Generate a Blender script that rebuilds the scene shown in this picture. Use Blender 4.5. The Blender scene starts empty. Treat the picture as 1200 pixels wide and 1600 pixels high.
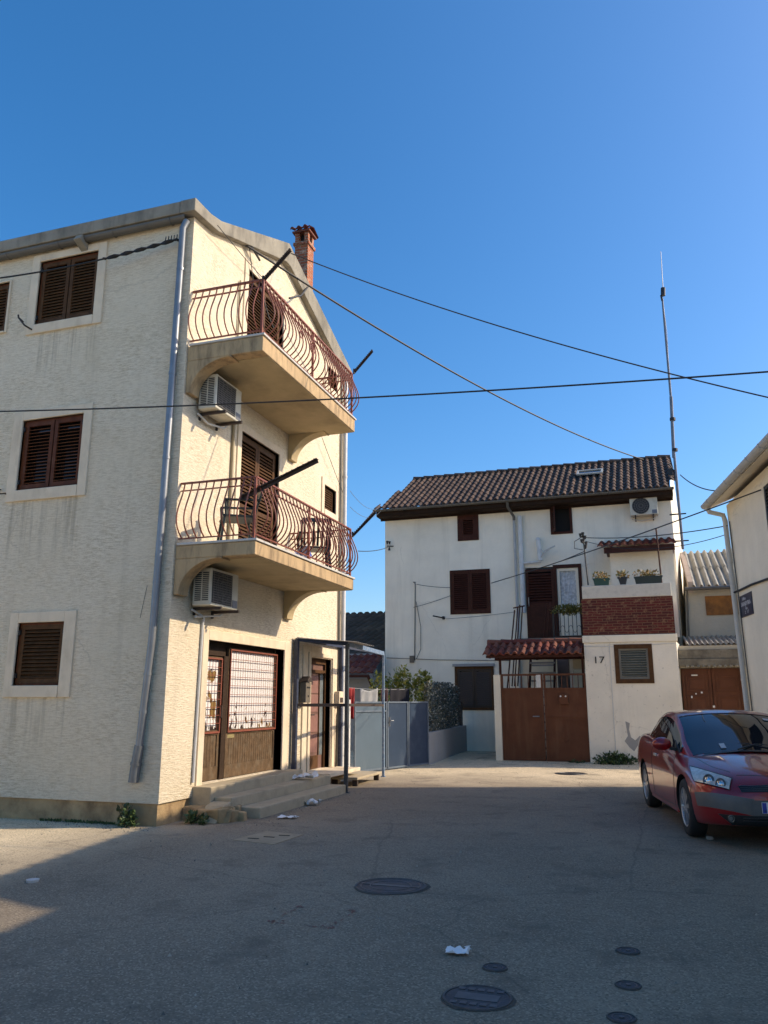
import bpy, bmesh, math, random
from mathutils import Vector, Matrix, noise
from mathutils.geometry import tessellate_polygon
from mathutils.bvhtree import BVHTree
random.seed(7)
PI = math.pi
V = Vector
scene = bpy.context.scene
COL = scene.collection

# ------------------------------------------------------------------ camera
F_PX, PITCH, YAW = 1246.07, math.radians(13.3014), math.radians(18.3864)
CAM = V((0, 0, 1.6))
FW = V((-math.sin(YAW) * math.cos(PITCH), math.cos(YAW) * math.cos(PITCH), math.sin(PITCH)))
RT = V((math.cos(YAW), math.sin(YAW), 0))
UP = RT.cross(FW)
cd = bpy.data.cameras.new('camera')
cd.sensor_fit = 'VERTICAL'
cd.sensor_height = 36.0
cd.lens = 36.0 * F_PX / 1600.0
cd.clip_start = 0.05
cd.clip_end = 3000
cam = bpy.data.objects.new('camera', cd)
COL.objects.link(cam)
M = Matrix((RT, UP, -FW)).transposed().to_4x4()
M.translation = CAM
cam.matrix_world = M
scene.camera = cam


def at(px, py, ax, val):
    """point on the plane axis=val that the photograph shows at (px, py): used to measure the place"""
    d = FW + RT * ((px - 600) / F_PX) - UP * ((py - 800) / F_PX)
    t = (val - CAM[ax]) / d[ax]
    return CAM + d * t


# ------------------------------------------------------------------ materials
MATS = {}


def nodes_of(name):
    m = bpy.data.materials.new(name)
    m.use_nodes = True
    nt = m.node_tree
    b = nt.nodes['Principled BSDF']
    return m, nt, b


def N(nt, t, **kw):
    n = nt.nodes.new(t)
    for k, v in kw.items():
        if k in ('operation', 'blend_type', 'data_type', 'feature', 'distance', 'noise_dimensions', 'use_clamp',
                 'interpolation_type', 'vector_type', 'offset', 'squash', 'bands_direction', 'wave_type'):
            setattr(n, k, v)
        else:
            n.inputs[k].default_value = v
    return n


def L(nt, a, b):
    nt.links.new(a, b)


def coords(nt, stretch=(1, 1, 1), rot=(0, 0, 0)):
    tc = nt.nodes.new('ShaderNodeTexCoord')
    mp = nt.nodes.new('ShaderNodeMapping')
    mp.inputs['Scale'].default_value = stretch
    mp.inputs['Rotation'].default_value = rot
    L(nt, tc.outputs['Object'], mp.inputs['Vector'])
    return mp.outputs['Vector']


def rgb(c):
    return (c[0], c[1], c[2], 1)


def ramp(nt, fac, lo, hi, clo=(0, 0, 0), chi=(1, 1, 1)):
    r = nt.nodes.new('ShaderNodeValToRGB')
    r.color_ramp.elements[0].position = lo
    r.color_ramp.elements[1].position = hi
    r.color_ramp.elements[0].color = rgb(clo)
    r.color_ramp.elements[1].color = rgb(chi)
    L(nt, fac, r.inputs['Fac'])
    return r.outputs['Color']


def mixc(nt, fac, a, b, blend='MIX'):
    m = nt.nodes.new('ShaderNodeMix')
    m.data_type = 'RGBA'
    m.blend_type = blend
    for sock, val in (('Factor', fac), ('A', a), ('B', b)):
        s = [i for i in m.inputs if i.name == sock and (i.type == 'RGBA' if sock != 'Factor' else i.type == 'VALUE')][0]
        if isinstance(val, (tuple, list)):
            s.default_value = rgb(val)
        elif isinstance(val, (int, float)):
            s.default_value = val
        else:
            L(nt, val, s)
    return [o for o in m.outputs if o.type == 'RGBA'][0]


def mat(name, col, rough=0.7, var=0.12, vscale=3.0, bump=0.0, bscale=60.0, stretch=(1, 1, 1), bdist=0.01, metallic=0.0,
        dirt=None, dirt_amt=0.0, dscale=2.0, dstretch=(1, 1, 1), dlo=0.5, dhi=0.75, spec=0.5, coat=0.0, detail=6.0,
        speck=None, speck_scale=200, speck_lo=.62, speck_hi=.7):
    if name in MATS:
        return MATS[name]
    m, nt, b = nodes_of(name)
    v = coords(nt)
    n1 = N(nt, 'ShaderNodeTexNoise', Scale=vscale, Detail=detail, Roughness=0.6)
    L(nt, v, n1.inputs['Vector'])
    dark = tuple(c * (1 - var) for c in col)
    light = tuple(min(1, c * (1 + var)) for c in col)
    c = ramp(nt, n1.outputs['Fac'], 0.3, 0.7, dark, light)
    if speck is not None:
        ns = N(nt, 'ShaderNodeTexNoise', Scale=speck_scale, Detail=2.0)
        L(nt, v, ns.inputs['Vector'])
        c = mixc(nt, ramp(nt, ns.outputs['Fac'], speck_lo, speck_hi), c, speck)
    if dirt is not None:
        vd = coords(nt, dstretch)
        n2 = N(nt, 'ShaderNodeTexNoise', Scale=dscale, Detail=8.0, Roughness=0.65)
        L(nt, vd, n2.inputs['Vector'])
        f = ramp(nt, n2.outputs['Fac'], dlo, dhi, (0, 0, 0), (dirt_amt,) * 3)
        c = mixc(nt, f, c, dirt)
    L(nt, c, b.inputs['Base Color'])
    b.inputs['Roughness'].default_value = rough
    b.inputs['Metallic'].default_value = metallic
    b.inputs['Specular IOR Level'].default_value = spec
    if coat:
        b.inputs['Coat Weight'].default_value = coat
        b.inputs['Coat Roughness'].default_value = 0.03
    if bump:
        vb = coords(nt, stretch)
        n3 = N(nt, 'ShaderNodeTexNoise', Scale=bscale, Detail=5.0, Roughness=0.6)
        L(nt, vb, n3.inputs['Vector'])
        bp = N(nt, 'ShaderNodeBump', Strength=bump, Distance=bdist)
        L(nt, n3.outputs['Fac'], bp.inputs['Height'])
        L(nt, bp.outputs['Normal'], b.inputs['Normal'])
    MATS[name] = m
    return m


def cracks(nt, v, c, scale, col, amt, width=.006):
    """wandering hairline cracks, broken off here and there"""
    dn = N(nt, 'ShaderNodeTexNoise', Scale=1.7, Detail=8.0, Roughness=0.65)
    L(nt, v, dn.inputs['Vector'])
    mx = mixc(nt, 0.30, v, dn.outputs['Color'])
    vo = N(nt, 'ShaderNodeTexVoronoi', Scale=scale, feature='DISTANCE_TO_EDGE')
    L(nt, mx, vo.inputs['Vector'])
    mk = N(nt, 'ShaderNodeTexNoise', Scale=0.6, Detail=3.0)
    L(nt, v, mk.inputs['Vector'])
    m = N(nt, 'ShaderNodeMath', operation='MULTIPLY')
    L(nt, ramp(nt, vo.outputs['Distance'], 0.0, width, (amt,) * 3, (0, 0, 0)), m.inputs[0])
    L(nt, ramp(nt, mk.outputs['Fac'], 0.48, 0.56), m.inputs[1])
    return mixc(nt, m.outputs[0], c, col)


def plaster_cream():
    """combed cream render: short horizontal grooves, rain streaks, patches"""
    m, nt, b = nodes_of('cream_render')
    v = coords(nt)
    n1 = N(nt, 'ShaderNodeTexNoise', Scale=0.55, Detail=7.0, Roughness=0.6)
    L(nt, v, n1.inputs['Vector'])
    c = ramp(nt, n1.outputs['Fac'], 0.3, 0.72, (0.87, 0.735, 0.55), (0.94, 0.815, 0.645))
    vs = coords(nt, (2.6, 2.6, 0.16))
    n2 = N(nt, 'ShaderNodeTexNoise', Scale=1.3, Detail=9.0, Roughness=0.7)
    L(nt, vs, n2.inputs['Vector'])
    c = mixc(nt, ramp(nt, n2.outputs['Fac'], 0.54, 0.78, (0, 0, 0), (0.5,) * 3), c, (0.55, 0.45, 0.33))
    # combed grooves: long and short scratches, deeper in some places than in others
    dn = N(nt, 'ShaderNodeTexNoise', Scale=3.0, Detail=3.0)
    L(nt, v, dn.inputs['Vector'])
    vg = coords(nt, (8, 8, 52))
    wob = mixc(nt, 0.30, vg, dn.outputs['Color'], 'ADD')
    n3 = N(nt, 'ShaderNodeTexNoise', Scale=1.0, Detail=7.0, Roughness=0.78)
    L(nt, wob, n3.inputs['Vector'])
    vg2 = coords(nt, (40, 40, 110))
    n4 = N(nt, 'ShaderNodeTexNoise', Scale=1.0, Detail=4.0, Roughness=0.7)
    L(nt, vg2, n4.inputs['Vector'])
    ad = N(nt, 'ShaderNodeMath', operation='MULTIPLY_ADD')
    L(nt, n4.outputs['Fac'], ad.inputs[0])
    ad.inputs[1].default_value = 0.45
    L(nt, n3.outputs['Fac'], ad.inputs[2])
    msk = N(nt, 'ShaderNodeTexNoise', Scale=1.1, Detail=5.0, Roughness=0.6)
    L(nt, v, msk.inputs['Vector'])
    gm = N(nt, 'ShaderNodeMath', operation='MULTIPLY')
    L(nt, ramp(nt, ad.outputs[0], 0.60, 0.80, (0.9,) * 3, (0, 0, 0)), gm.inputs[0])
    L(nt, ramp(nt, msk.outputs['Fac'], 0.32, 0.64, (0.3,) * 3, (1, 1, 1)), gm.inputs[1])
    c = mixc(nt, gm.outputs[0], c, (0.57, 0.43, 0.265))  # shade of the grooves painted into the colour
    # grey repair patches and stained areas
    n6 = N(nt, 'ShaderNodeTexNoise', Scale=0.9, Detail=8.0, Roughness=0.68)
    n6.inputs['Distortion'].default_value = 0.8
    L(nt, coords(nt, (1, 1, .7)), n6.inputs['Vector'])
    c = mixc(nt, ramp(nt, n6.outputs['Fac'], 0.54, 0.72, (0, 0, 0), (0.42,) * 3), c, (0.70, 0.565, 0.385))
    # rain streaks below the three window sills, hairline cracks
    tc = nt.nodes.new('ShaderNodeTexCoord')
    sx_ = nt.nodes.new('ShaderNodeSeparateXYZ')
    L(nt, tc.outputs['Object'], sx_.inputs[0])

    def rng(sock, a, b, f):
        m1 = N(nt, 'ShaderNodeMapRange')
        m1.interpolation_type = 'SMOOTHSTEP'
        for k_, v_ in enumerate((a - f, a)):
            m1.inputs[1 + k_].default_value = v_
        L(nt, sock, m1.inputs[0])
        m2 = N(nt, 'ShaderNodeMapRange')
        m2.interpolation_type = 'SMOOTHSTEP'
        for k_, v_ in enumerate((b, b + f)):
            m2.inputs[1 + k_].default_value = v_
        m2.inputs[3].default_value = 1
        m2.inputs[4].default_value = 0
        L(nt, sock, m2.inputs[0])
        mu = N(nt, 'ShaderNodeMath', operation='MULTIPLY')
        L(nt, m1.outputs[0], mu.inputs[0])
        L(nt, m2.outputs[0], mu.inputs[1])
        return mu.outputs[0]
    ns = N(nt, 'ShaderNodeTexNoise', Scale=1.0, Detail=7.0, Roughness=0.7)
    L(nt, coords(nt, (9, 9, .35)), ns.inputs['Vector'])
    streak_ = ramp(nt, ns.outputs['Fac'], 0.47, 0.66)
    for (x0, x1, z1, ln) in ((-2.9, -1.7, 7.37, 1.0), (-2.95, -1.7, 4.57, 1.2), (-2.6, -1.65, 1.64, .9)):
        a_ = N(nt, 'ShaderNodeMath', operation='MULTIPLY')
        L(nt, rng(sx_.outputs['X'], x0, x1, .06), a_.inputs[0])
        L(nt, rng(sx_.outputs['Z'], z1 - ln * .25, z1, ln * .75), a_.inputs[1])
        b_ = N(nt, 'ShaderNodeMath', operation='MULTIPLY')
        L(nt, a_.outputs[0], b_.inputs[0])
        L(nt, streak_, b_.inputs[1])
        c_ = N(nt, 'ShaderNodeMath', operation='MULTIPLY')
        L(nt, b_.outputs[0], c_.inputs[0])
        c_.inputs[1].default_value = .55
        c = mixc(nt, c_.outputs[0], c, (0.34, 0.255, 0.165))
    c = cracks(nt, v, c, 0.30, (0.40, 0.32, 0.23), .28, .004)
    bp = N(nt, 'ShaderNodeBump', Strength=0.85, Distance=0.03)
    L(nt, ad.outputs[0], bp.inputs['Height'])
    L(nt, bp.outputs['Normal'], b.inputs['Normal'])
    L(nt, c, b.inputs['Base Color'])
    b.inputs['Roughness'].default_value = 0.93
    b.inputs['Specular IOR Level'].default_value = 0.2
    MATS['cream_render'] = m
    return m


def plaster_white(name='white_lime_render', col=(0.935, 0.845, 0.70), streak=0.42, patch=(0.36, 0.35, 0.33), patch_lo=.66):
    m, nt, b = nodes_of(name)
    v = coords(nt)
    n1 = N(nt, 'ShaderNodeTexNoise', Scale=0.8, Detail=6.0, Roughness=0.6)
    L(nt, v, n1.inputs['Vector'])
    c = ramp(nt, n1.outputs['Fac'], 0.3, 0.72, tuple(x * .86 for x in col), tuple(min(1, x * 1.06) for x in col))
    vs = coords(nt, (1.8, 1.8, 0.13))
    n2 = N(nt, 'ShaderNodeTexNoise', Scale=1.2, Detail=9.0, Roughness=0.68)
    L(nt, vs, n2.inputs['Vector'])
    c = mixc(nt, ramp(nt, n2.outputs['Fac'], 0.52, 0.8, (0, 0, 0), (streak,) * 3), c, (0.42, 0.37, 0.29))
    n5 = N(nt, 'ShaderNodeTexNoise', Scale=9.0, Detail=9.0, Roughness=0.7)
    L(nt, v, n5.inputs['Vector'])
    c = mixc(nt, ramp(nt, n5.outputs['Fac'], patch_lo, patch_lo + .05, (0, 0, 0), (0.55,) * 3), c, patch)
    c = cracks(nt, v, c, 0.45, (0.42, 0.38, 0.31), .35, .004)
    n3 = N(nt, 'ShaderNodeTexNoise', Scale=14.0, Detail=8.0, Roughness=0.6)
    L(nt, v, n3.inputs['Vector'])
    bp = N(nt, 'ShaderNodeBump', Strength=0.45, Distance=0.02)
    L(nt, n3.outputs['Fac'], bp.inputs['Height'])
    L(nt, bp.outputs['Normal'], b.inputs['Normal'])
    L(nt, c, b.inputs['Base Color'])
    b.inputs['Roughness'].default_value = 0.9
    b.inputs['Specular IOR Level'].default_value = 0.2
    MATS[name] = m
    return m


def tile_mat(name, cols, dirtc=(0.05, 0.045, 0.04), dirt=.5):
    """clay tiles: every tile its own tone, by tile coordinates in the UV map"""
    m, nt, b = nodes_of(name)
    uv = nt.nodes.new('ShaderNodeUVMap')
    fl = N(nt, 'ShaderNodeVectorMath', operation='FLOOR')
    L(nt, uv.outputs[0], fl.inputs[0])
    wn = nt.nodes.new('ShaderNodeTexWhiteNoise')
    wn.noise_dimensions = '2D'
    L(nt, fl.outputs[0], wn.inputs['Vector'])
    r = nt.nodes.new('ShaderNodeValToRGB')
    els = r.color_ramp.elements
    while len(els) < len(cols):
        els.new(0.5)
    for i, c in enumerate(cols):
        els[i].position = i / (len(cols) - 1)
        els[i].color = rgb(c)
    L(nt, wn.outputs['Value'], r.inputs['Fac'])
    n2 = N(nt, 'ShaderNodeTexNoise', Scale=6.0, Detail=8.0, Roughness=0.7)
    L(nt, coords(nt), n2.inputs['Vector'])
    c = mixc(nt, ramp(nt, n2.outputs['Fac'], 0.45, 0.7, (0, 0, 0), (dirt,) * 3), r.outputs['Color'], dirtc)
    L(nt, c, b.inputs['Base Color'])
    b.inputs['Roughness'].default_value = 0.85
    MATS[name] = m
    return m


def brick_mat(name, c1, c2, mortar, sx=0.25, sz=0.07, axis='X', msize=.012):
    m, nt, b = nodes_of(name)
    tc = nt.nodes.new('ShaderNodeTexCoord')
    sp = nt.nodes.new('ShaderNodeSeparateXYZ')
    L(nt, tc.outputs['Object'], sp.inputs[0])
    ad = N(nt, 'ShaderNodeMath', operation='ADD')
    L(nt, sp.outputs['X'], ad.inputs[0])
    L(nt, sp.outputs['Y'], ad.inputs[1])
    nz = N(nt, 'ShaderNodeTexNoise', Scale=3.0, Detail=3.0)
    L(nt, tc.outputs['Object'], nz.inputs['Vector'])
    wob = N(nt, 'ShaderNodeMath', operation='MULTIPLY_ADD')
    L(nt, nz.outputs['Fac'], wob.inputs[0])
    wob.inputs[1].default_value = 0.05
    L(nt, sp.outputs['Z'], wob.inputs[2])
    cb = nt.nodes.new('ShaderNodeCombineXYZ')
    L(nt, ad.outputs[0], cb.inputs[0])
    L(nt, wob.outputs[0], cb.inputs[1])
    br = nt.nodes.new('ShaderNodeTexBrick')
    br.inputs['Scale'].default_value = 1.0
    br.inputs['Brick Width'].default_value = sx
    br.inputs['Row Height'].default_value = sz
    br.inputs['Mortar Size'].default_value = msize
    br.inputs['Mortar Smooth'].default_value = 0.3
    br.inputs['Color1'].default_value = rgb(c1)
    br.inputs['Color2'].default_value = rgb(c2)
    br.inputs['Mortar'].default_value = rgb(mortar)
    L(nt, cb.outputs[0], br.inputs['Vector'])
    n2 = N(nt, 'ShaderNodeTexNoise', Scale=7.0, Detail=8.0, Roughness=0.7)
    L(nt, tc.outputs['Object'], n2.inputs['Vector'])
    c = mixc(nt, ramp(nt, n2.outputs['Fac'], 0.54, 0.64, (0, 0, 0), (0.8,) * 3), br.outputs['Color'], tuple(x * 1.5 for x in mortar))
    L(nt, c, b.inputs['Base Color'])
    bp = N(nt, 'ShaderNodeBump', Strength=0.8, Distance=0.02)
    iv = N(nt, 'ShaderNodeMath', operation='SUBTRACT')
    iv.inputs[0].default_value = 1
    L(nt, br.outputs['Fac'], iv.inputs[1])
    L(nt, iv.outputs[0], bp.inputs['Height'])
    L(nt, bp.outputs['Normal'], b.inputs['Normal'])
    b.inputs['Roughness'].default_value = 0.9
    MATS[name] = m
    return m


def ground_mat():
    m, nt, b = nodes_of('worn_asphalt')
    tc = nt.nodes.new('ShaderNodeTexCoord')
    v = tc.outputs['Object']
    n1 = N(nt, 'ShaderNodeTexNoise', Scale=0.35, Detail=8.0, Roughness=0.62)
    L(nt, v, n1.inputs['Vector'])
    c = ramp(nt, n1.outputs['Fac'], 0.32, 0.7, (0.195, 0.148, 0.105), (0.305, 0.233, 0.165))
    # dusty pale apron towards the yard, its colour raised to add sunlight on the strip
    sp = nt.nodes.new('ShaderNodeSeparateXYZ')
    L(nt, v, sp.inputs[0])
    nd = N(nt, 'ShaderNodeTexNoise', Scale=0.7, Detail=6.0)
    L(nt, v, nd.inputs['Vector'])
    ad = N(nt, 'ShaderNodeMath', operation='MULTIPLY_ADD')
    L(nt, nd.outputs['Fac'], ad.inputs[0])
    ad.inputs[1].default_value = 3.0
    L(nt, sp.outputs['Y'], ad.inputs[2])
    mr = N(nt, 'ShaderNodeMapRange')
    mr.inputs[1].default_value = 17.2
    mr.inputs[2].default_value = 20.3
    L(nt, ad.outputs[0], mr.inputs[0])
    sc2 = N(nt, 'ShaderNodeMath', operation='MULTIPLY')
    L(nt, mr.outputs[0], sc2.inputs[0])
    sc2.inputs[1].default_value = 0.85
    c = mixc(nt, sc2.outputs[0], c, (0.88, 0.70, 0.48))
    # left street paled: sunlight and bounce put into the colour
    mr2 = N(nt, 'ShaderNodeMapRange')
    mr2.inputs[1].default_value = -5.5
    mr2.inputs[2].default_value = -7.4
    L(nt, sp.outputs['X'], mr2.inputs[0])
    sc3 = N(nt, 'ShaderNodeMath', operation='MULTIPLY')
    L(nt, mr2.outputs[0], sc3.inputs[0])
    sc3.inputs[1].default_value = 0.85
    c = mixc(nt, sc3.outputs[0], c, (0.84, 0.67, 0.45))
    # unseen ground behind the camera, paled to bounce light onto the walls
    mr3 = N(nt, 'ShaderNodeMapRange')
    mr3.inputs[1].default_value = -1.5
    mr3.inputs[2].default_value = -3.0
    L(nt, sp.outputs['Y'], mr3.inputs[0])
    c = mixc(nt, mr3.outputs[0], c, (0.70, 0.59, 0.44))
    # stone chips
    n2 = N(nt, 'ShaderNodeTexVoronoi', Scale=85.0)
    L(nt, v, n2.inputs['Vector'])
    wn = N(nt, 'ShaderNodeSeparateColor')
    L(nt, n2.outputs['Color'], wn.inputs[0])
    c = mixc(nt, ramp(nt, wn.outputs[0], 0.66, 1.0, (0, 0, 0), (0.8,) * 3), c, (0.42, 0.335, 0.24))
    c = mixc(nt, ramp(nt, wn.outputs[1], 0.6, 1.0, (0, 0, 0), (0.6,) * 3), c, (0.10, 0.074, 0.05))
    # oil and tar blots
    n4 = N(nt, 'ShaderNodeTexNoise', Scale=1.6, Detail=7.0, Roughness=0.65)
    L(nt, v, n4.inputs['Vector'])
    c = mixc(nt, ramp(nt, n4.outputs['Fac'], 0.53, 0.68, (0, 0, 0), (0.55,) * 3), c, (0.115, 0.088, 0.066))
    n5 = N(nt, 'ShaderNodeTexNoise', Scale=2.7, Detail=8.0, Roughness=0.7)
    n5.inputs['Distortion'].default_value = 0.6
    L(nt, v, n5.inputs['Vector'])
    c = mixc(nt, ramp(nt, n5.outputs['Fac'], 0.55, 0.72, (0, 0, 0), (0.4,) * 3), c, (0.36, 0.28, 0.20))
    # hairline cracks
    vo = N(nt, 'ShaderNodeTexVoronoi', Scale=0.28, feature='DISTANCE_TO_EDGE')
    dn = N(nt, 'ShaderNodeTexNoise', Scale=1.3, Detail=6.0)
    L(nt, v, dn.inputs['Vector'])
    mx = mixc(nt, 0.22, v, dn.outputs['Color'])
    L(nt, mx, vo.inputs['Vector'])
    cr = ramp(nt, vo.outputs['Distance'], 0.0, 0.003, (0.28,) * 3, (0, 0, 0))
    c = mixc(nt, cr, c, (0.03, 0.03, 0.03))
    L(nt, c, b.inputs['Base Color'])
    b.inputs['Roughness'].default_value = 0.86
    b.inputs['Specular IOR Level'].default_value = 0.35
    n3 = N(nt, 'ShaderNodeTexNoise', Scale=110.0, Detail=3.0)
    L(nt, v, n3.inputs['Vector'])
    bp = N(nt, 'ShaderNodeBump', Strength=0.5, Distance=0.006)
    L(nt, n3.outputs['Fac'], bp.inputs['Height'])
    L(nt, bp.outputs['Normal'], b.inputs['Normal'])
    MATS['worn_asphalt'] = m
    return m


def glass_mat(name='dark_window_glass', col=(0.012, 0.013, 0.014), rough=0.04):
    return mat(name, col, rough=rough, var=0.0, spec=0.6)


def leaf_mat(name, cols):
    m, nt, b = nodes_of(name)
    g = nt.nodes.new('ShaderNodeNewGeometry')
    r = nt.nodes.new('ShaderNodeValToRGB')
    els = r.color_ramp.elements
    while len(els) < len(cols):
        els.new(0.5)
    for i, c in enumerate(cols):
        els[i].position = i / (len(cols) - 1)
        els[i].color = rgb(c)
    L(nt, g.outputs['Random Per Island'], r.inputs['Fac'])
    L(nt, r.outputs['Color'], b.inputs['Base Color'])
    b.inputs['Roughness'].default_value = 0.55
    b.inputs['Subsurface Weight'].default_value = 0.0
    MATS[name] = m
    return m


def car_paint():
    m, nt, b = nodes_of('metallic_red_paint')
    b.inputs['Base Color'].default_value = (0.38, 0.005, 0.008, 1)
    b.inputs['Metallic'].default_value = 0.35
    b.inputs['Roughness'].default_value = 0.32
    b.inputs['Coat Weight'].default_value = 1.0
    b.inputs['Coat Roughness'].default_value = 0.025
    n = N(nt, 'ShaderNodeTexNoise', Scale=5.0, Detail=6.0, Roughness=.7)
    L(nt, coords(nt), n.inputs['Vector'])
    c = mixc(nt, ramp(nt, n.outputs['Fac'], .4, .8, (0, 0, 0), (.06,) * 3), (0.38, 0.005, 0.008), (0.25, 0.12, 0.09))
    L(nt, c, b.inputs['Base Color'])
    MATS['car'] = m
    return m


CREAM = plaster_cream()
WHITE = plaster_white()
PORCH = plaster_white('peeling_white_render', (0.89, 0.82, 0.70), 0.3, (0.42, 0.39, 0.34), .595)
WHITE2 = plaster_white('smooth_white_wall', (0.92, 0.82, 0.66), 0.12, patch_lo=.8)
OCHRE = plaster_white('old_ochre_render', (0.50, 0.44, 0.34), 0.5, patch_lo=.6)
GREYW = plaster_white('grey_cement_render', (0.34, 0.335, 0.33), 0.4, (0.2, 0.2, 0.2), .6)
STONE = mat('pale_limestone', (0.74, 0.60, 0.44), .85, .10, 2.5, .35, 45, dirt=(.36, .25, .15), dirt_amt=.45, dscale=2.2,
            dstretch=(1.5, 1.5, .5), dlo=.5, dhi=.78)
PLINTH = mat('stained_plinth', (0.42, 0.28, 0.15), .92, .25, 2.0, .5, 30, bdist=.02, dirt=(.16, .09, .045), dirt_amt=.85, dscale=2.5, dlo=.45, dhi=.7)
CONC = mat('weathered_concrete', (0.27, 0.24, 0.19), .92, .22, 2.2, .5, 50, dirt=(.09, .08, .065), dirt_amt=.7, dscale=2.0,
           dstretch=(2, 2, .6), dlo=.48, dhi=.72)
BALC = mat('tan_balcony_concrete', (0.52, 0.345, 0.19), .9, .12, 2.0, .4, 60, dirt=(.17, .11, .065), dirt_amt=.85, dscale=2.6,
           dstretch=(3, 3, .7), dlo=.46, dhi=.70)
SOFF = mat('rough_balcony_soffit', (0.52, 0.39, 0.225), .93, .14, 2.0, .6, 50, bdist=.015, dirt=(.2, .14, .08), dirt_amt=.5, dscale=1.5)
STEP = mat('worn_step_concrete', (0.45, 0.36, 0.245), .9, .2, 3.0, .5, 45, dirt=(.12, .10, .075), dirt_amt=.6, dscale=3, speck=(.42, .36, .27), speck_scale=90)
WOOD = mat('brown_painted_wood', (0.095, 0.042, 0.018), .65, .25, 9, .25, 40, stretch=(1, 1, .1), dirt=(.16, .10, .065), dirt_amt=.45, dscale=7,
           dlo=.55, dhi=.75, spec=.15)
WOODR = mat('reddish_brown_wood', (0.12, 0.034, 0.014), .5, .25, 9, .25, 40, stretch=(1, 1, .1), dirt=(.2, .10, .07), dirt_amt=.4, dscale=7, dlo=.55, spec=.15)
WOODD = mat('dark_maroon_wood', (0.066, 0.019, 0.012), .55, .2, 8, .2, 40, stretch=(1, 1, .1), spec=.15)
WOODG = mat('grey_brown_boards', (0.125, 0.075, 0.043), .7, .3, 9, .3, 30, stretch=(1, 1, .08), dirt=(.2, .165, .12), dirt_amt=.5, dscale=6, spec=.15)
DARK = mat('dark_interior', (0.008, 0.007, 0.007), .8, .1)
ZINC = mat('zinc_sheet', (0.235, 0.25, 0.265), .42, .15, 4, .05, 30, metallic=.6, dirt=(.2, .2, .19), dirt_amt=.5, dscale=4, dstretch=(2, 2, .4))
GUTG = mat('grey_brown_gutter', (0.125, 0.115, 0.10), .5, .15, 4, metallic=.3, dirt=(.07, .06, .05), dirt_amt=.5)
WPIPE = mat('white_painted_pipe', (0.62, 0.62, 0.60), .5, .08, 4, dirt=(.35, .33, .29), dirt_amt=.4, dscale=5)
RAIL = mat('rusty_red_railing', (0.27, 0.062, 0.034), .55, .25, 12, .1, 60, dirt=(.11, .04, .02), dirt_amt=.6, dscale=12)
BLACKM = mat('black_iron', (0.016, 0.014, 0.014), .5, .2, 8)
RUSTM = mat('dark_rusted_iron', (0.045, 0.028, 0.022), .7, .3, 12, .2, 60)
CABLE = mat('black_cable', (0.012, 0.012, 0.013), .6, .1)
ACW = mat('beige_plastic_casing', (0.58, 0.54, 0.44), .45, .06, 3, dirt=(.3, .25, .17), dirt_amt=.5, dscale=5, dlo=.5, dhi=.8)
ACD = mat('dark_grille', (0.025, 0.023, 0.022), .6, .2, 30)
GLASS = glass_mat()
PAPER = mat('white_paper_behind_glass', (0.78, 0.76, 0.72), .6, .05, 2)
BRICKR = mat('chimney_brick', (0.38, 0.10, 0.045), .85, .2, 6, .3, 40, dirt=(.2, .09, .05), dirt_amt=.5, dscale=6)
BRICKW = brick_mat('old_red_brickwork', (0.16, 0.022, 0.016), (0.085, 0.016, 0.013), (0.20, 0.105, 0.06), msize=.008)
CHBRICK = brick_mat('chimney_brickwork', (0.42, 0.10, 0.04), (0.33, 0.075, 0.03), (0.4, 0.27, 0.19), .24, .068, msize=.009)
TILE_B = tile_mat('brown_clay_tiles', [(0.055, 0.027, 0.018), (0.095, 0.046, 0.030), (0.068, 0.033, 0.021), (0.15, 0.082, 0.054), (0.06, 0.028, 0.019)], dirt=.65)
TILE_R = tile_mat('red_clay_tiles', [(0.13, 0.021, 0.014), (0.19, 0.034, 0.021), (0.10, 0.018, 0.012), (0.27, 0.085, 0.05), (0.12, 0.022, 0.014)], dirt=.35)
TILE_D = tile_mat('blackened_clay_tiles', [(0.05, 0.042, 0.036), (0.09, 0.075, 0.063), (0.06, 0.05, 0.044), (0.12, 0.10, 0.08)], dirt=.4)
CORR = mat('grey_corrugated_sheet', (0.32, 0.30, 0.255), .8, .2, 3, .2, 40, dirt=(.17, .16, .14), dirt_amt=.7, dscale=3, dstretch=(2, 1, 1), dlo=.45, dhi=.7)
GATEB = mat('brown_gate_paint', (0.135, 0.048, 0.026), .48, .2, 2.2, .08, 14, dirt=(.21, .10, .06), dirt_amt=.5, dscale=2.2, dstretch=(2.5, 2.5, .35), dlo=.5, dhi=.74, spec=.15)
GATEBLUE = mat('sunlit_blue_gate_paint', (0.075, 0.125, 0.165), .45, .07, 2, .05, 10, dirt=(.3, .33, .34), dirt_amt=.25, dscale=2, dstretch=(1.5, 1.5, .4))
NAVY = mat('navy_blue_frame_paint', (0.020, 0.034, 0.070), .55, .3, 14, .2, 60, dirt=(.12, .13, .16), dirt_amt=.45, dscale=16, dlo=.55, dhi=.65)
BLUE2 = mat('chipped_blue_frame_paint', (0.12, 0.21, 0.32), .55, .25, 14, .2, 60, dirt=(.38, .40, .42), dirt_amt=.6, dscale=16, dlo=.5, dhi=.65)
IRON = mat('cast_iron_cover', (0.052, 0.052, 0.058), .55, .25, 5, .3, 60, metallic=.35, dirt=(.11, .10, .095), dirt_amt=.5, dscale=6)
TISSUE = mat('white_tissue', (0.8, 0.8, 0.79), .8, .05, 8)
WEED = leaf_mat('weed_leaves', [(0.018, 0.04, 0.012), (0.035, 0.075, 0.02), (0.06, 0.11, 0.03), (0.025, 0.055, 0.015)])
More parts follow.
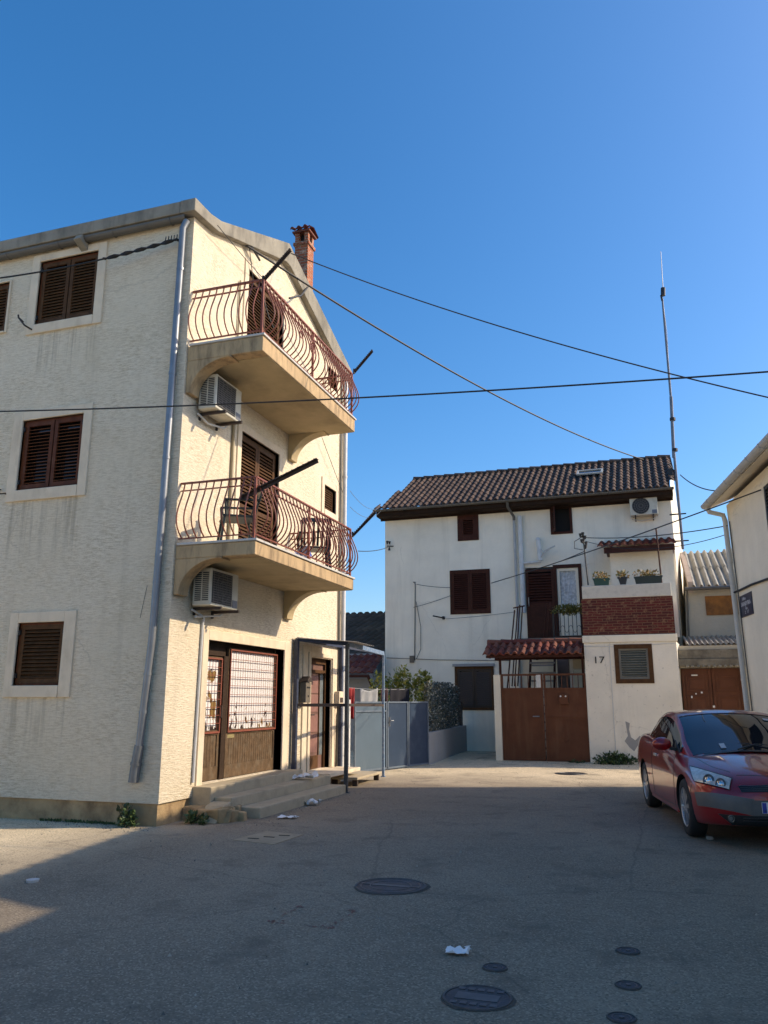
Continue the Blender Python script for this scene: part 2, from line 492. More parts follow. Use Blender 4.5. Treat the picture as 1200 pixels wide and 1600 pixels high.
SHRUB = leaf_mat('yellow_green_leaves', [(0.09, 0.13, 0.025), (0.26, 0.27, 0.045), (0.42, 0.36, 0.08), (0.13, 0.16, 0.03)])
HEDGE = leaf_mat('dull_artificial_leaves', [(0.024, 0.030, 0.022), (0.06, 0.07, 0.05), (0.13, 0.14, 0.11), (0.035, 0.044, 0.03)])
AUTUMN = leaf_mat('ochre_flowers', [(0.45, 0.22, 0.06), (0.20, 0.19, 0.04), (0.60, 0.36, 0.15), (0.34, 0.19, 0.05), (0.10, 0.13, 0.03)])
OLIVE = leaf_mat('olive_trailing_leaves', [(0.09, 0.10, 0.02), (0.20, 0.17, 0.035), (0.12, 0.13, 0.03)])
DWOOD = mat('blackened_wood', (.040, .021, .012), .7, .2, 8, spec=.2)
STEM = mat('plant_stem', (0.07, 0.06, 0.03), .8, .2)
SOIL = mat('potting_soil', (0.04, 0.03, 0.02), .95, .3, 20, .5, 60)


# ------------------------------------------------------------------ mesh helpers
ORIGIN = {}


class MB:
    def __init__(s):
        s.v, s.f, s.m, s.uv = [], [], [], {}

    def add(s, vs, fs, m=0, uv=None):
        k = len(s.v)
        s.v += [V(p) for p in vs]
        for i, f in enumerate(fs):
            if uv:
                s.uv[len(s.f)] = uv[i]
            s.f.append([a + k for a in f])
            s.m.append(m)
        return s

    def box(s, x0, x1, y0, y1, z0, z1, m=0):
        p = [(x, y, z) for z in (z0, z1) for y in (y0, y1) for x in (x0, x1)]
        return s.add(p, [(0, 2, 3, 1), (4, 5, 7, 6), (0, 1, 5, 4), (2, 6, 7, 3), (0, 4, 6, 2), (1, 3, 7, 5)], m)

    def obox(s, c, ax, ay, az, m=0):
        c, ax, ay, az = V(c), V(ax), V(ay), V(az)
        p = [c + ax * i + ay * j + az * k for k in (-1, 1) for j in (-1, 1) for i in (-1, 1)]
        return s.add(p, [(0, 2, 3, 1), (4, 5, 7, 6), (0, 1, 5, 4), (2, 6, 7, 3), (0, 4, 6, 2), (1, 3, 7, 5)], m)

    def bar(s, p, q, w, h, up=(0, 0, 1), m=0):
        p, q = V(p), V(q)
        d = q - p
        u = d.normalized()
        sd = u.cross(V(up))
        if sd.length < 1e-4:
            sd = u.cross(V((0, 1, 0)))
        sd.normalize()
        upv = sd.cross(u)
        return s.obox((p + q) / 2, d / 2, sd * w / 2, upv * h / 2, m)

    def tube(s, pts, r, n=8, m=0, caps=True):
        pts = [V(p) for p in pts]
        rs = r if isinstance(r, (list, tuple)) else [r] * len(pts)
        vs, fs = [], []
        t0 = (pts[1] - pts[0]).normalized()
        nrm = t0.orthogonal().normalized()
        for i, p in enumerate(pts):
            if i == 0:
                t = t0
            elif i == len(pts) - 1:
                t = (pts[i] - pts[i - 1]).normalized()
            else:
                t = ((pts[i + 1] - pts[i]).normalized() + (pts[i] - pts[i - 1]).normalized())
                t = t.normalized() if t.length > 1e-6 else t0
            nrm = (nrm - t * nrm.dot(t)).normalized()
            bn = t.cross(nrm)
            for k in range(n):
                a = 2 * PI * k / n
                vs.append(p + (nrm * math.cos(a) + bn * math.sin(a)) * rs[i])
        for i in range(len(pts) - 1):
            for k in range(n):
                fs.append((i * n + k, i * n + (k + 1) % n, (i + 1) * n + (k + 1) % n, (i + 1) * n + k))
        if caps:
            fs.append(tuple(reversed(range(n))))
            fs.append(tuple(range((len(pts) - 1) * n, len(pts) * n)))
        return s.add(vs, fs, m)

    def disc_prism(s, c, r, axis, h, n=24, m=0, r2=None):
        c, a = V(c), V(axis).normalized()
        return s.tube([c, c + a * h], [r, r2 if r2 is not None else r], n, m)

    def prism(s, poly, d, m=0):
        poly = [V(p) for p in poly]
        d = V(d)
        n = len(poly)
        tri = tessellate_polygon([poly])
        vs = poly + [p + d for p in poly]
        fs = [tuple(t) for t in tri] + [tuple(i + n for i in reversed(t)) for t in tri]
        fs += [(i, (i + 1) % n, (i + 1) % n + n, i + n) for i in range(n)]
        return s.add(vs, fs, m)

    def wall(s, outer, holes, depth, m=0, mrev=None):
        """flat wall with openings; reveals go in by the vector depth"""
        mrev = m if mrev is None else mrev
        loops = [[V(p) for p in outer]] + [[V(p) for p in h] for h in holes]
        flat = [p for l in loops for p in l]
        s.add(flat, [tuple(t) for t in tessellate_polygon(loops)], m)
        d = V(depth)
        for h in loops[1:]:
            n = len(h)
            s.add(h + [p + d for p in h], [(i, (i + 1) % n, (i + 1) % n + n, i + n) for i in range(n)], mrev)
        return s

    def grid(s, P, m=0, closed_u=False):
        """P[i][j] rows of points"""
        nu, nv = len(P), len(P[0])
        vs = [p for r in P for p in r]
        fs = [(i * nv + j, i * nv + j + 1, (i + 1) * nv + j + 1, (i + 1) * nv + j) for i in range(nu - 1) for j in range(nv - 1)]
        return s.add(vs, fs, m)

    def build(s, name, mats, parent=None, smooth=False, bevel=0.0, label=None, cat=None, group=None, kind=None, origin=None, fix=True, segs=2):
        me = bpy.data.meshes.new(name)
        if parent is not None:
            o0 = ORIGIN[parent.name]
        elif origin is not None:
            o0 = V(origin)
        else:
            o0 = V(((min(p.x for p in s.v) + max(p.x for p in s.v)) / 2, (min(p.y for p in s.v) + max(p.y for p in s.v)) / 2,
                    min(p.z for p in s.v)))
        me.from_pydata([p - o0 for p in s.v], [], s.f)
        if not isinstance(mats, (list, tuple)):
            mats = [mats]
        for mm in mats:
            me.materials.append(mm)
        me.polygons.foreach_set('material_index', s.m)
        if s.uv:
            ul = me.uv_layers.new(name='UVMap')
            for i, p in enumerate(me.polygons):
                if i in s.uv:
                    for li, u in zip(p.loop_indices, s.uv[i]):
                        ul.data[li].uv = u
        if fix and not s.uv:
            bm = bmesh.new()
            bm.from_mesh(me)
            bmesh.ops.recalc_face_normals(bm, faces=bm.faces)
            bm.to_mesh(me)
            bm.free()
        if smooth:
            me.polygons.foreach_set('use_smooth', [True] * len(me.polygons))
            try:
                me.set_sharp_from_angle(angle=math.radians(smooth if smooth > 1 else 40))
            except Exception:
                pass
        me.update()
        o = bpy.data.objects.new(name, me)
        COL.objects.link(o)
        if parent is not None:
            o.parent = parent
        else:
            o.location = o0
        ORIGIN[o.name] = o0
        if bevel:
            md = o.modifiers.new('bevel', 'BEVEL')
            md.width = bevel
            md.segments = segs
            md.limit_method = 'ANGLE'
            md.angle_limit = math.radians(40)
        tag(o, label, cat, group, kind)
        return o


def tag(o, label=None, cat=None, group=None, kind=None):
    if label:
        o['label'] = label
    if cat:
        o['category'] = cat
    if group:
        o['group'] = group
    if kind:
        o['kind'] = kind


def thing(name, label, cat, loc, group=None):
    o = bpy.data.objects.new(name, None)
    o.empty_display_size = 0.2
    COL.objects.link(o)
    o.location = loc
    ORIGIN[o.name] = V(loc)
    tag(o, label, cat, group)
    return o


def copy_part(o, parent, off=(0, 0, 0)):
    c = o.copy()
    COL.objects.link(c)
    c.parent = parent
    c.location = V(o.location) + V(off)
    ORIGIN[c.name] = ORIGIN[o.name]
    return c


def copy_thing(o, loc, label=None, rotz=None):
    c = o.copy()
    COL.objects.link(c)
    c.location = loc
    if rotz is not None:
        c.rotation_euler = (0, 0, rotz)
    if label:
        c['label'] = label
    ORIGIN[c.name] = V(loc)
    for ch in list(o.children):
        d = ch.copy()
        COL.objects.link(d)
        d.parent = c
        for g in list(ch.children):
            e = g.copy()
            COL.objects.link(e)
            e.parent = d
    return c


def mitred(o, *a):
    return o


def frame_box(mb, u, v, d, o, w, h, t, dep, m=0):
    """rectangular frame: o lower-left corner, u/v unit axes, d depth axis; outer w x h, member t, depth dep"""
    o, u, v, d = V(o), V(u), V(v), V(d)

    def bx(a, b, c, e):
        mb.obox(o + u * (a + b) / 2 + v * (c + e) / 2 + d * dep / 2, u * (b - a) / 2, v * (e - c) / 2, d * dep / 2, m)
    bx(0, t, 0, h)
    bx(w - t, w, 0, h)
    bx(t, w - t, 0, t)
    bx(t, w - t, h - t, h)


def shutter_mb(u, v, d, o, w, h, t=.07, dep=.035, slat=.055, panel_below=0.0, tilt=.6, m=0, midrail=None):
    """louvred shutter leaf (one mesh)"""
    mb = MB()
    o, u, v, d = V(o), V(u), V(v), V(d)
    frame_box(mb, u, v, d, o, w, h, t, dep, m)
    z0 = t
    if panel_below:
        mb.obox(o + u * w / 2 + v * (panel_below / 2) + d * dep * .4, u * (w / 2 - t), v * (panel_below / 2), d * dep * .25, m)
        mb.obox(o + u * w / 2 + v * panel_below + d * dep / 2, u * (w / 2 - t), v * (t / 2), d * dep / 2, m)
        z0 = panel_below + t / 2
    if midrail:
        mb.obox(o + u * w / 2 + v * midrail + d * dep / 2, u * (w / 2 - t), v * (t / 2), d * dep / 2, m)
    z = z0 + slat / 2
    while z < h - t - slat * .3:
        if not midrail or abs(z - midrail) > t / 2 + slat * .4:
            tl = (v * math.cos(tilt) - d * math.sin(tilt))
            mb.obox(o + u * w / 2 + v * z + d * dep * .5, u * (w / 2 - t), tl * slat * .5, (d * math.cos(tilt) + v * math.sin(tilt)) * .005, m)
        z += slat
    return mb


def tile_roof(mb, o, u, v, n, w, h, per=.22, row=.36, amp=.045, m=0, uoff=0.0, clip=None):
    """barrel tiles: rounded covers along v, stepped at each row. clip(u,v)->bool keeps a tile"""
    o, u, v, n = V(o), V(u).normalized(), V(v).normalized(), V(n).normalized()
    nc, nr = int(round(w / per)), int(math.ceil(h / row))
    per = w / nc
    S = 8
    prof = []
    for k in range(S + 1):
        a = k / S
        hgt = math.sin(PI * min(1, a / .62)) ** .8 * amp if a < .62 else -math.sin(PI * (a - .62) / .38) * amp * .35
        prof.append((a, hgt))
    for r in range(nr):
        v0, v1 = r * row, min(h, (r + 1) * row + .03)
        for c in range(nc):
            if clip and not clip((c + .5) * per, (r + .5) * row):
                continue
            jit = random.uniform(-.012, .012)
            pts, fs, uvs = [], [], []
            for (vv, lift) in ((v0 + jit, .030), (v1 + jit, .004)):
                for (a, hg) in prof:
                    pts.append(o + u * ((c + a) * per) + v * vv + n * (hg + lift))
            for (a, hg) in prof:
                pts.append(o + u * ((c + a) * per) + v * (v0 + jit) + n * (hg * .6 - .004))
            k = S + 1
            for i in range(S):
                fs.append((i, i + 1, k + i + 1, k + i))
                fs.append((2 * k + i, 2 * k + i + 1, i + 1, i))
                uvs.append([(c + .5, r + .5)] * 4)
                uvs.append([(c + .5, r + .5)] * 4)
            mb.add(pts, fs, m, uvs)
    return mb


def corrugated(mb, o, u, v, n, w, h, per=.18, amp=.03, m=0, th=.008):
    o, u, v, n = V(o), V(u).normalized(), V(v).normalized(), V(n).normalized()
    cols = int(w / per * 8)
    for sgn in (0, 1):
        P = []
        for i in range(cols + 1):
            a = i / cols * w
            hgt = math.sin(a / per * 2 * PI) * amp - sgn * th
            P.append([o + u * a + n * hgt, o + u * a + v * h + n * hgt])
        mb.grid(P, m)
    return mb


def leaves(mb, centre, rad, count, size, m=0, flat=False, seed=1, shell=.35, long=1.6):
    rnd = random.Random(seed)
    cx, cy, cz = centre
    rx, ry, rz = rad
    for i in range(count):
        while True:
            p = V((rnd.uniform(-1, 1), rnd.uniform(-1, 1), rnd.uniform(-1, 1)))
            if p.length <= 1 and rnd.random() < shell + p.length:
                break
        lump = .75 + .5 * noise.noise(V((p.x * 2 + seed, p.y * 2, p.z * 2)))
        q = V((cx + p.x * rx * lump, cy + p.y * ry * lump, cz + p.z * rz * lump))
        d = V((rnd.gauss(0, 1), rnd.gauss(0, 1), rnd.gauss(.4, .8)))
        d = (d + p * .8).normalized()
        sd = d.orthogonal().normalized()
        sd = (sd * math.cos(i) + d.cross(sd) * math.sin(i)).normalized()
        s = size * rnd.uniform(.6, 1.3)
        up = d.cross(sd)
        mb.add([q - sd * s * .5 * 0, q + d * s * long * .5 + sd * s * .42 + up * s * .08, q + d * s * long, q + d * s * long * .5 - sd * s * .42 + up * s * .08],
               [(0, 1, 2, 3)], m)
    return mb


def catmull(pts, n):
    """pts: list of Vectors/tuples -> n samples per span"""
    P = [V(p) for p in pts]
    P = [P[0] * 2 - P[1]] + P + [P[-1] * 2 - P[-2]]
    out = []
    for i in range(1, len(P) - 2):
        for k in range(n):
            t = k / n
            a, b, c, d = P[i - 1], P[i], P[i + 1], P[i + 2]
            out.append(.5 * ((2 * b) + (c - a) * t + (2 * a - 5 * b + 4 * c - d) * t * t + (-a + 3 * b - 3 * c + d) * t ** 3))
    out.append(P[-2])
    return out


def sag(p, q, s, n=24):
    p, q = V(p), V(q)
    return [p.lerp(q, i / n) + V((0, 0, -4 * s * (i / n) * (1 - i / n))) for i in range(n + 1)]


def wire(name, pts, r, label, cat='cable', m=None, group=None, extra=None):
    mb = MB()
    mb.tube(pts, r, 6)
    if extra:
        extra(mb)
    return mb.build(name, m or CABLE, smooth=True, label=label, cat=cat, group=group)


def text_mesh(body, size, extrude=.003):
    cu = bpy.data.curves.new('lettering', 'FONT')
    cu.body = body
    cu.size = size
    cu.extrude = extrude
    cu.align_x = 'CENTER'
    cu.align_y = 'CENTER'
    ob = bpy.data.objects.new('lettering_tmp', cu)
    COL.objects.link(ob)
    dg = bpy.context.evaluated_depsgraph_get()
    me = bpy.data.meshes.new_from_object(ob.evaluated_get(dg))
    vs = [v.co.copy() for v in me.vertices]
    fs = [tuple(p.vertices) for p in me.polygons]
    bpy.data.objects.remove(ob)
    bpy.data.curves.remove(cu)
    bpy.data.meshes.remove(me)
    return vs, fs


def put_text(mb, body, size, c, u, v, n, m=0, extrude=.003, squeeze=1.0):
    vs, fs = text_mesh(body, size, extrude)
    c, u, v, n = V(c), V(u), V(v), V(n)
    mb.add([c + u * p.x * squeeze + v * p.y + n * (p.z + extrude) for p in vs], fs, m)

# ================================================================== SETTING: ground
g = MB()
GX = [-300, -60, -20] + [-12 + i * 1.0 for i in range(21)] + [14, 30, 60, 300]
GY = [-300, -60, -20, -6] + [-2 + i * 1.0 for i in range(33)] + [36, 60, 300]


def gz(x, y):
    t = max(0.0, min(1.0, (y - 19.5) / 5.0))
    return 0.10 * t * t * (3 - 2 * t)


g.grid([[(x, y, gz(x, y)) for y in GY] for x in GX])
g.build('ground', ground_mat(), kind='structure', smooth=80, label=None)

# ================================================================== LEFT: cream apartment house
XC, YC, YE = -6.27, 9.52, 16.02      # right facade plane, front facade plane, far end
HX0 = -15.0
house = thing('apartment_house', 'three storey cream rendered house with two balconies and a gable over the corner', 'house', (XC, YC, 0))
# --- long facade (towards the street)
W1 = [(-9.15, -8.0, 7.53, 8.67), (-9.15, -8.0, 4.75, 5.89), (-8.83, -8.01, 1.81, 2.71)]
W0 = [(-10.70, -9.745, 7.52, 8.42)]
LEFTW = [(-13.0, -12.0, 4.75, 5.89), (-13.0, -12.0, 1.81, 2.71)]


def rectY(a, y):
    return [(a[0], y, a[2]), (a[1], y, a[2]), (a[1], y, a[3]), (a[0], y, a[3])]


def rectX(a, x):
    return [(x, a[0], a[2]), (x, a[1], a[2]), (x, a[1], a[3]), (x, a[0], a[3])]


wl = MB()
ZB = .285
wl.wall([(HX0, YC, ZB), (XC, YC, ZB), (XC, YC, 8.95), (HX0, YC, 8.95)], [rectY(a, YC) for a in W1 + W0 + LEFTW], (0, .16, 0))
SHOP = (10.55, 13.17, .43, 2.48)
DOOR = (14.33, 15.38, .31, 2.41)
BD1 = (11.29, 12.72, 3.76, 6.0)
BD2 = (11.29, 12.72, 6.80, 9.0)
SW1 = (14.88, 15.52, 5.48, 6.0)
SW2 = (14.95, 15.50, 8.25, 8.70)
RIDGE_Y, RIDGE_Z = 12.65, 9.95
holes = [rectX(a, XC) for a in (SHOP, DOOR, BD1, BD2, SW1, SW2)]
gable = [(XC, YC, ZB), (XC, YE, ZB), (XC, YE, 8.80), (XC, RIDGE_Y, RIDGE_Z), (XC, 10.1, 9.05), (XC, YC, 8.95)]
wl.wall(gable, holes, (-.17, 0, 0))
wl.wall([(XC, YE, ZB), (HX0, YE, ZB), (HX0, YE, 8.80), (XC, YE, 8.80)], [], (0, 0, 0))
wl.wall([(HX0, YE, ZB), (HX0, YC, ZB), (HX0, YC, 8.95), (HX0, RIDGE_Y, RIDGE_Z), (HX0, YE, 8.80)], [], (0, 0, 0))
# soffit of the render where it stands proud of the plinth
wl.box(HX0 + .002, XC - .002, YC + .002, YC + .05, ZB - .004, ZB + .02)
wl.box(XC - .05, XC - .002, YC + .05, 10.3, ZB - .004, ZB + .02)
wl.build('wall', CREAM, house)
pl = MB()
pl.box(HX0, XC - .03, YC + .03, YC + .3, -.4, ZB)
pl.box(XC - .3, XC - .031, YC + .3, YE - .03, -.4, ZB)
pl.build('plinth', PLINTH, house)
ins = MB()
ins.box(HX0 + .4, XC - .45, YC + .45, YE - .3, .3, 8.7)
ins.build('interior', DARK, house)

# --- roof: eave slab, verge, roof sheets
ef = MB()
ef.box(HX0 - .1, XC - .153, YC - .18, YC + .25, 8.905, 9.11)
o = ef.build('eave_slab', CONC, house, bevel=.012)
vg = MB()
prof = [(YC - .185, 8.90), (10.05, 8.965), (RIDGE_Y - .1, 9.84), (RIDGE_Y + .1, 9.84), (YE + .10, 8.62)]
top = [(YC - .185, 9.115), (9.80, 9.13), (10.12, 9.20), (RIDGE_Y, 10.29), (YE + .14, 9.02)]
poly = [(XC - .15, y, z) for y, z in prof] + [(XC - .15, y, z) for y, z in reversed(top)]
vg.prism(poly, (.27, 0, 0))
vg.build('verge', CONC, house, bevel=.012)
rf = MB()
for (ya, za, yb, zb) in ((YC + .25, 9.10, RIDGE_Y, 10.17), (YE + .10, 8.92, RIDGE_Y, 10.17)):
    v = V((0, yb - ya, zb - za))
    ln = v.length
    nrm = V((1, 0, 0)).cross(v).normalized()
    if nrm.z < 0:
        nrm = -nrm
    tile_roof(rf, (HX0, ya, za), (1, 0, 0), v, nrm, -HX0 + XC - .17, ln, .3, .5)
rf.build('roof', TILE_B, house)
# --- stone surrounds, windows, shutters
U_, V_, D_ = V((1, 0, 0)), V((0, 0, 1)), V((0, -1, 0))


def front_window(a, fr, leafs, tilt=.6, lbl=None, open_slats=False):
    w = MB()                                         # the glazed sash behind the shutters
    w.box(a[0], a[1], YC + .14, YC + .15, a[2], a[3])
    wo = w.build('window', GLASS, house, label=lbl)
    s = MB()
    x0, x1, z0, z1 = fr
    d = .03
    s.box(x0, a[0], YC - d, YC + .158, z0, z1)
    s.box(a[1], x1, YC - d, YC + .158, z0, z1)
    s.box(a[0], a[1], YC - d, YC + .158, a[3], z1)
    s.box(a[0], a[1], YC - d - .012, YC + .158, z0, a[2])
    s.build('stone_surround', STONE, wo, bevel=.008)
    lw = (a[1] - a[0] - .05) / leafs
    f = MB()
    frame_box(f, U_, V_, V((0, 1, 0)), (a[0] + .002, YC + .03, a[2] + .002), a[1] - a[0] - .004, a[3] - a[2] - .004, .03, .06)
    f.build('frame', WOODR, wo)
    for k in range(leafs):
        m = shutter_mb(U_, V_, D_, (a[0] + .034 + k * lw + .006 * k, YC + .062, a[2] + .036), lw - .016, a[3] - a[2] - .07, .062, .035,
                       .054, 0, tilt)
        m.build('shutter', WOOD if not open_slats else WOODR, wo)
    for zz in (a[2] + .14, a[3] - .14):
        for xx in (a[0] + .012, a[1] - .012):
            hm = MB()
            hm.box(xx - .02, xx + .02, YC - .002, YC + .035, zz - .035, zz + .035)
            hm.build('hinge', BLACKM, wo)
    return wo


front_window(W1[0], (-9.30, -7.84, 7.37, 8.80), 2)
front_window(W1[1], (-9.33, -7.845, 4.575, 6.04), 2, 1.15, 'window with gappy louvred shutters', True)
front_window(W1[2], (-8.98, -7.81, 1.645, 2.865), 1, .8, 'small ground floor window with one shutter')
front_window(W0[0], (-10.85, -9.705, 7.49, 8.45), 2)
front_window(LEFTW[0], (-13.15, -11.85, 4.58, 6.04), 2)
front_window(LEFTW[1], (-13.15, -11.85, 1.65, 2.86), 2)

# --- openings of the gable facade
UY, DX = V((0, 1, 0)), V((1, 0, 0))


def surroundX(a, fr, parent, d=.025, sill=True, m=STONE):
    s = MB()
    y0, y1, z0, z1 = fr
    s.box(XC - .165, XC + d, y0, a[0], z0, z1)
    s.box(XC - .165, XC + d, a[1], y1, z0, z1)
    s.box(XC - .165, XC + d, a[0], a[1], a[3], z1)
    if sill:
        s.box(XC - .165, XC + d + .012, a[0], a[1], z0, a[2])
    return s.build('stone_surround', m, parent, bevel=.008)


# balcony doors with louvred shutters
for a, lbl in ((BD1, None), (BD2, None)):
    w = MB()
    w.box(XC - .165, XC - .155, a[0], a[1], a[2], a[3])
    wo = w.build('balcony_door', GLASS, house)
    surroundX(a, (a[0] - .14, a[1] + .14, a[2] - .02, a[3] + .14), wo, sill=False)
    f = MB()
    frame_box(f, UY, V_, DX, (XC - .12, a[0] + .002, a[2] + .002), a[1] - a[0] - .004, a[3] - a[2] - .004, .04, .06)
    f.build('frame', WOOD, wo)
    lw = (a[1] - a[0] - .09) / 2
    for k in range(2):
        shutter_mb(UY, V_, DX, (XC - .085, a[0] + .045 + k * lw, a[2] + .045), lw - .008, a[3] - a[2] - .09, .075, .035, .06, .0, .6,
                   midrail=.95).build('shutter', WOOD, wo)
for a in (SW1, SW2):
    w = MB()
    w.box(XC - .165, XC - .155, a[0], a[1], a[2], a[3])
    wo = w.build('small_window', GLASS, house)
    surroundX(a, (a[0] - .14, a[1] + .14, a[2] - .14, a[3] + .14), wo)
    shutter_mb(UY, V_, DX, (XC - .09, a[0] + .01, a[2] + .01), a[1] - a[0] - .02, a[3] - a[2] - .02, .05, .035, .05).build('shutter', WOOD, wo)

# --- shop front
a = SHOP
sh = MB()
sh.box(XC - .30, XC - .29, a[0] - .05, a[1] + .05, a[2] - .05, a[3] + .05)
shop = sh.build('shopfront', DARK, house)
surroundX(a, (a[0] - .16, a[1] + .22, a[2] - .02, a[3] + .15), shop, sill=False)
st = MB()
st.box(XC - .29, XC - .17, a[0], a[1], a[3] - .2, a[3] - .005)             # dark lintel box
st.box(XC - .24, XC - .12, 11.28, 11.41, a[2], a[3] - .2)                 # post between door and window
st.box(XC - .24, XC - .15, a[1] - .03, a[1] - .003, a[2], a[3] - .2)
st.build('timber_frame', DWOOD, shop)


def shop_leaf(name, y0, y1, ztop, xf, holes_spec, plate=False):
    z0, zk, zg = a[2] + .01, a[2] + .20, a[2] + .70
    b = MB()
    # stile-and-rail leaf
    b.box(xf - .04, xf, y0, y0 + .06, z0, ztop)
    b.box(xf - .04, xf, y1 - .06, y1, z0, ztop)
    b.box(xf - .04, xf, y0 + .06, y1 - .06, z0, zk)
    b.box(xf - .04, xf, y0 + .06, y1 - .06, zg - .04, zg + .03)
    b.box(xf - .04, xf, y0 + .06, y1 - .06, ztop - .05, ztop)
    nb = max(3, int((y1 - y0 - .12) / .075))
    for k in range(nb):
        ya = y0 + .06 + (y1 - y0 - .12) * k / nb
        yb = y0 + .06 + (y1 - y0 - .12) * (k + 1) / nb
        b.box(xf - .034, xf - .014, ya + .004, yb - .004, zk, zg - .04)
    ob = b.build(name, WOODG, shop)
    p = MB()                                                             # glass with paper behind
    p.box(xf - .034, xf - .030, y0 + .06, y1 - .06, zg + .03, ztop - .05)
    p.build('papered_pane', shop_paper_mat(holes_spec), shop)
    gr = MB()
    yy = y0 + .03
    n = int((y1 - y0 - .08) / .082)
    for k in range(n + 1):
        y = y0 + .04 + (y1 - y0 - .08) * k / n
        gr.tube([(xf + .02, y, zg), (xf + .02, y, ztop - .03)], .0035, 5)
    nz = 9
    for k in range(nz + 1):
        z = zg + .01 + (ztop - .04 - zg - .01) * k / nz
        gr.box(xf + .012, xf + .022, y0 + .03, y1 - .03, z - .004, z + .004)
    frame_box(gr, UY, V_, DX, (xf + .006, y0 + .025, zg - .015), y1 - y0 - .05, ztop - zg - .005, .022, .02)
    gr.build('window_grille', RAIL, shop)
    return ob


def shop_paper_mat(spec):
    m, nt, b = nodes_of('torn_white_paper')
    n = N(nt, 'ShaderNodeTexNoise', Scale=spec[0], Detail=5.0, Roughness=.6)
    v = coords(nt, (1, 1.0, .75))
    L(nt, v, n.inputs['Vector'])
    tc = nt.nodes.new('ShaderNodeTexCoord')
    sp = nt.nodes.new('ShaderNodeSeparateXYZ')
    L(nt, tc.outputs['Object'], sp.inputs[0])
    mr = N(nt, 'ShaderNodeMapRange')                      # torn more towards the bottom edge
    mr.inputs[1].default_value = spec[1]
    mr.inputs[2].default_value = spec[2]
    mr.inputs[3].default_value = .17
    mr.inputs[4].default_value = -.10
    L(nt, sp.outputs['Z'], mr.inputs[0])
    ad = N(nt, 'ShaderNodeMath', operation='ADD')
    L(nt, n.outputs['Fac'], ad.inputs[0])
    L(nt, mr.outputs[0], ad.inputs[1])
    f = ramp(nt, ad.outputs[0], .60, .63)
    n2 = N(nt, 'ShaderNodeTexNoise', Scale=4.0, Detail=2.0)
    L(nt, v, n2.inputs['Vector'])
    under = mixc(nt, ramp(nt, n2.outputs['Fac'], .5, .54), (0.035, 0.024, 0.02), (0.26, 0.15, 0.05))
    c = mixc(nt, f, (0.80, 0.78, 0.75), under)
    L(nt, c, b.inputs['Base Color'])
    b.inputs['Roughness'].default_value = .35
    return m


shop_leaf('shop_door', a[0] + .005, 11.27, a[3] - .22, XC - .15, (5.0, .8, 3.0))
shop_leaf('shop_window', 11.42, a[1] - .02, a[3] - .06, XC - .12, (6.5, .95, 1.75))
ls = MB()
ls.box(XC - .139, XC - .132, 11.47, 11.72, 1.03, 1.13)
ls.build('letter_slot', mat('brass_plate', (.45, .36, .18), .4, .15, 10, metallic=.5), shop)
hd = MB()
hd.tube([(XC - .145, 11.235, 1.35), (XC - .10, 11.235, 1.35), (XC - .10, 11.235, 1.52), (XC - .145, 11.235, 1.52)], .011, 6)
hd.build('handle', RUSTM, shop)

# --- house door
a = DOOR
dm = MB()
dm.box(XC - .17, XC - .125, a[0] + .002, a[1] - .002, a[2], a[3])
door = dm.build('front_door', mat('brown_door_wood', (0.19, .095, .075), .45, .2, 9, .2, 40, stretch=(1, 1, .1), dirt=(.09, .05, .04), dirt_amt=.4), house)
fr = MB()
for (y0, y1, z0, z1) in ((a[0] + .002, a[0] + .07, a[2], a[3]), (a[1] - .07, a[1] - .002, a[2], a[3]), (a[0] + .07, a[1] - .07, a[3] - .1, a[3]),
                         (a[0] + .07, a[1] - .07, 2.13, 2.19)):
    fr.box(XC - .125, XC - .08, y0, y1, z0, z1)
for y in (14.585, 15.08):
    fr.box(XC - .125, XC - .105, y, y + .03, a[2] + .25, 2.13)
fr.box(XC - .125, XC - .105, 14.62, 15.07, a[2] + .01, a[2] + .25)
fr.build('frame', WOOD, door)
gp = MB()
for (y0, y1) in ((14.41, 14.58), (15.115, 15.30)):
    gp.box(XC - .125, XC - .118, y0, y1, a[2] + .25, 2.12)
gp.build('glass_strip', mat('frosted_door_glass', (.16, .19, .20), .25, .2, 6), door)
dp = MB()
for z in (.62, 1.0, 1.38, 1.74):
    dp.box(XC - .125, XC - .112, 14.64, 15.05, z, z + .33)
dp.build('panel', mat('reddish_door_panel', (0.26, .12, .10), .5, .18, 9, .2, 40, stretch=(1, 1, .1)), door, bevel=.008)
dh = MB()
dh.tube([(XC - .12, 14.60, 1.33), (XC - .06, 14.60, 1.33), (XC - .06, 14.74, 1.33)], .012, 6)
dh.box(XC - .118, XC - .110, 14.575, 14.625, 1.2, 1.42)
dh.build('handle', BLACKM, door)
surroundX(a, (a[0] - .34, a[1] + .32, a[2] - .05, a[3] + .22), door, .03, sill=False)
tr = MB()
tr.box(XC + .03, XC + .055, a[0] - .13, a[0] - .02, a[2], a[3] + .10)
tr.box(XC + .03, XC + .055, a[1] + .02, a[1] + .13, a[2], a[3] + .10)
tr.box(XC + .03, XC + .055, a[0] - .02, a[1] + .02, a[3] + .02, a[3] + .10)
tr.build('architrave', STONE, door, bevel=.008)

# --- balconies: slab > brackets, railing, balusters
XB = -5.02
YB0, YB1 = YC + .035, 13.36


def bulge(t):
    """outward offset of a belly baluster, t from 0 (bottom) to 1 (top)"""
    return .17 * math.sin(PI * min(1, max(0, t)) ** .62) ** 1.5 if 0 < t < 1 else 0


bal_mesh = {}


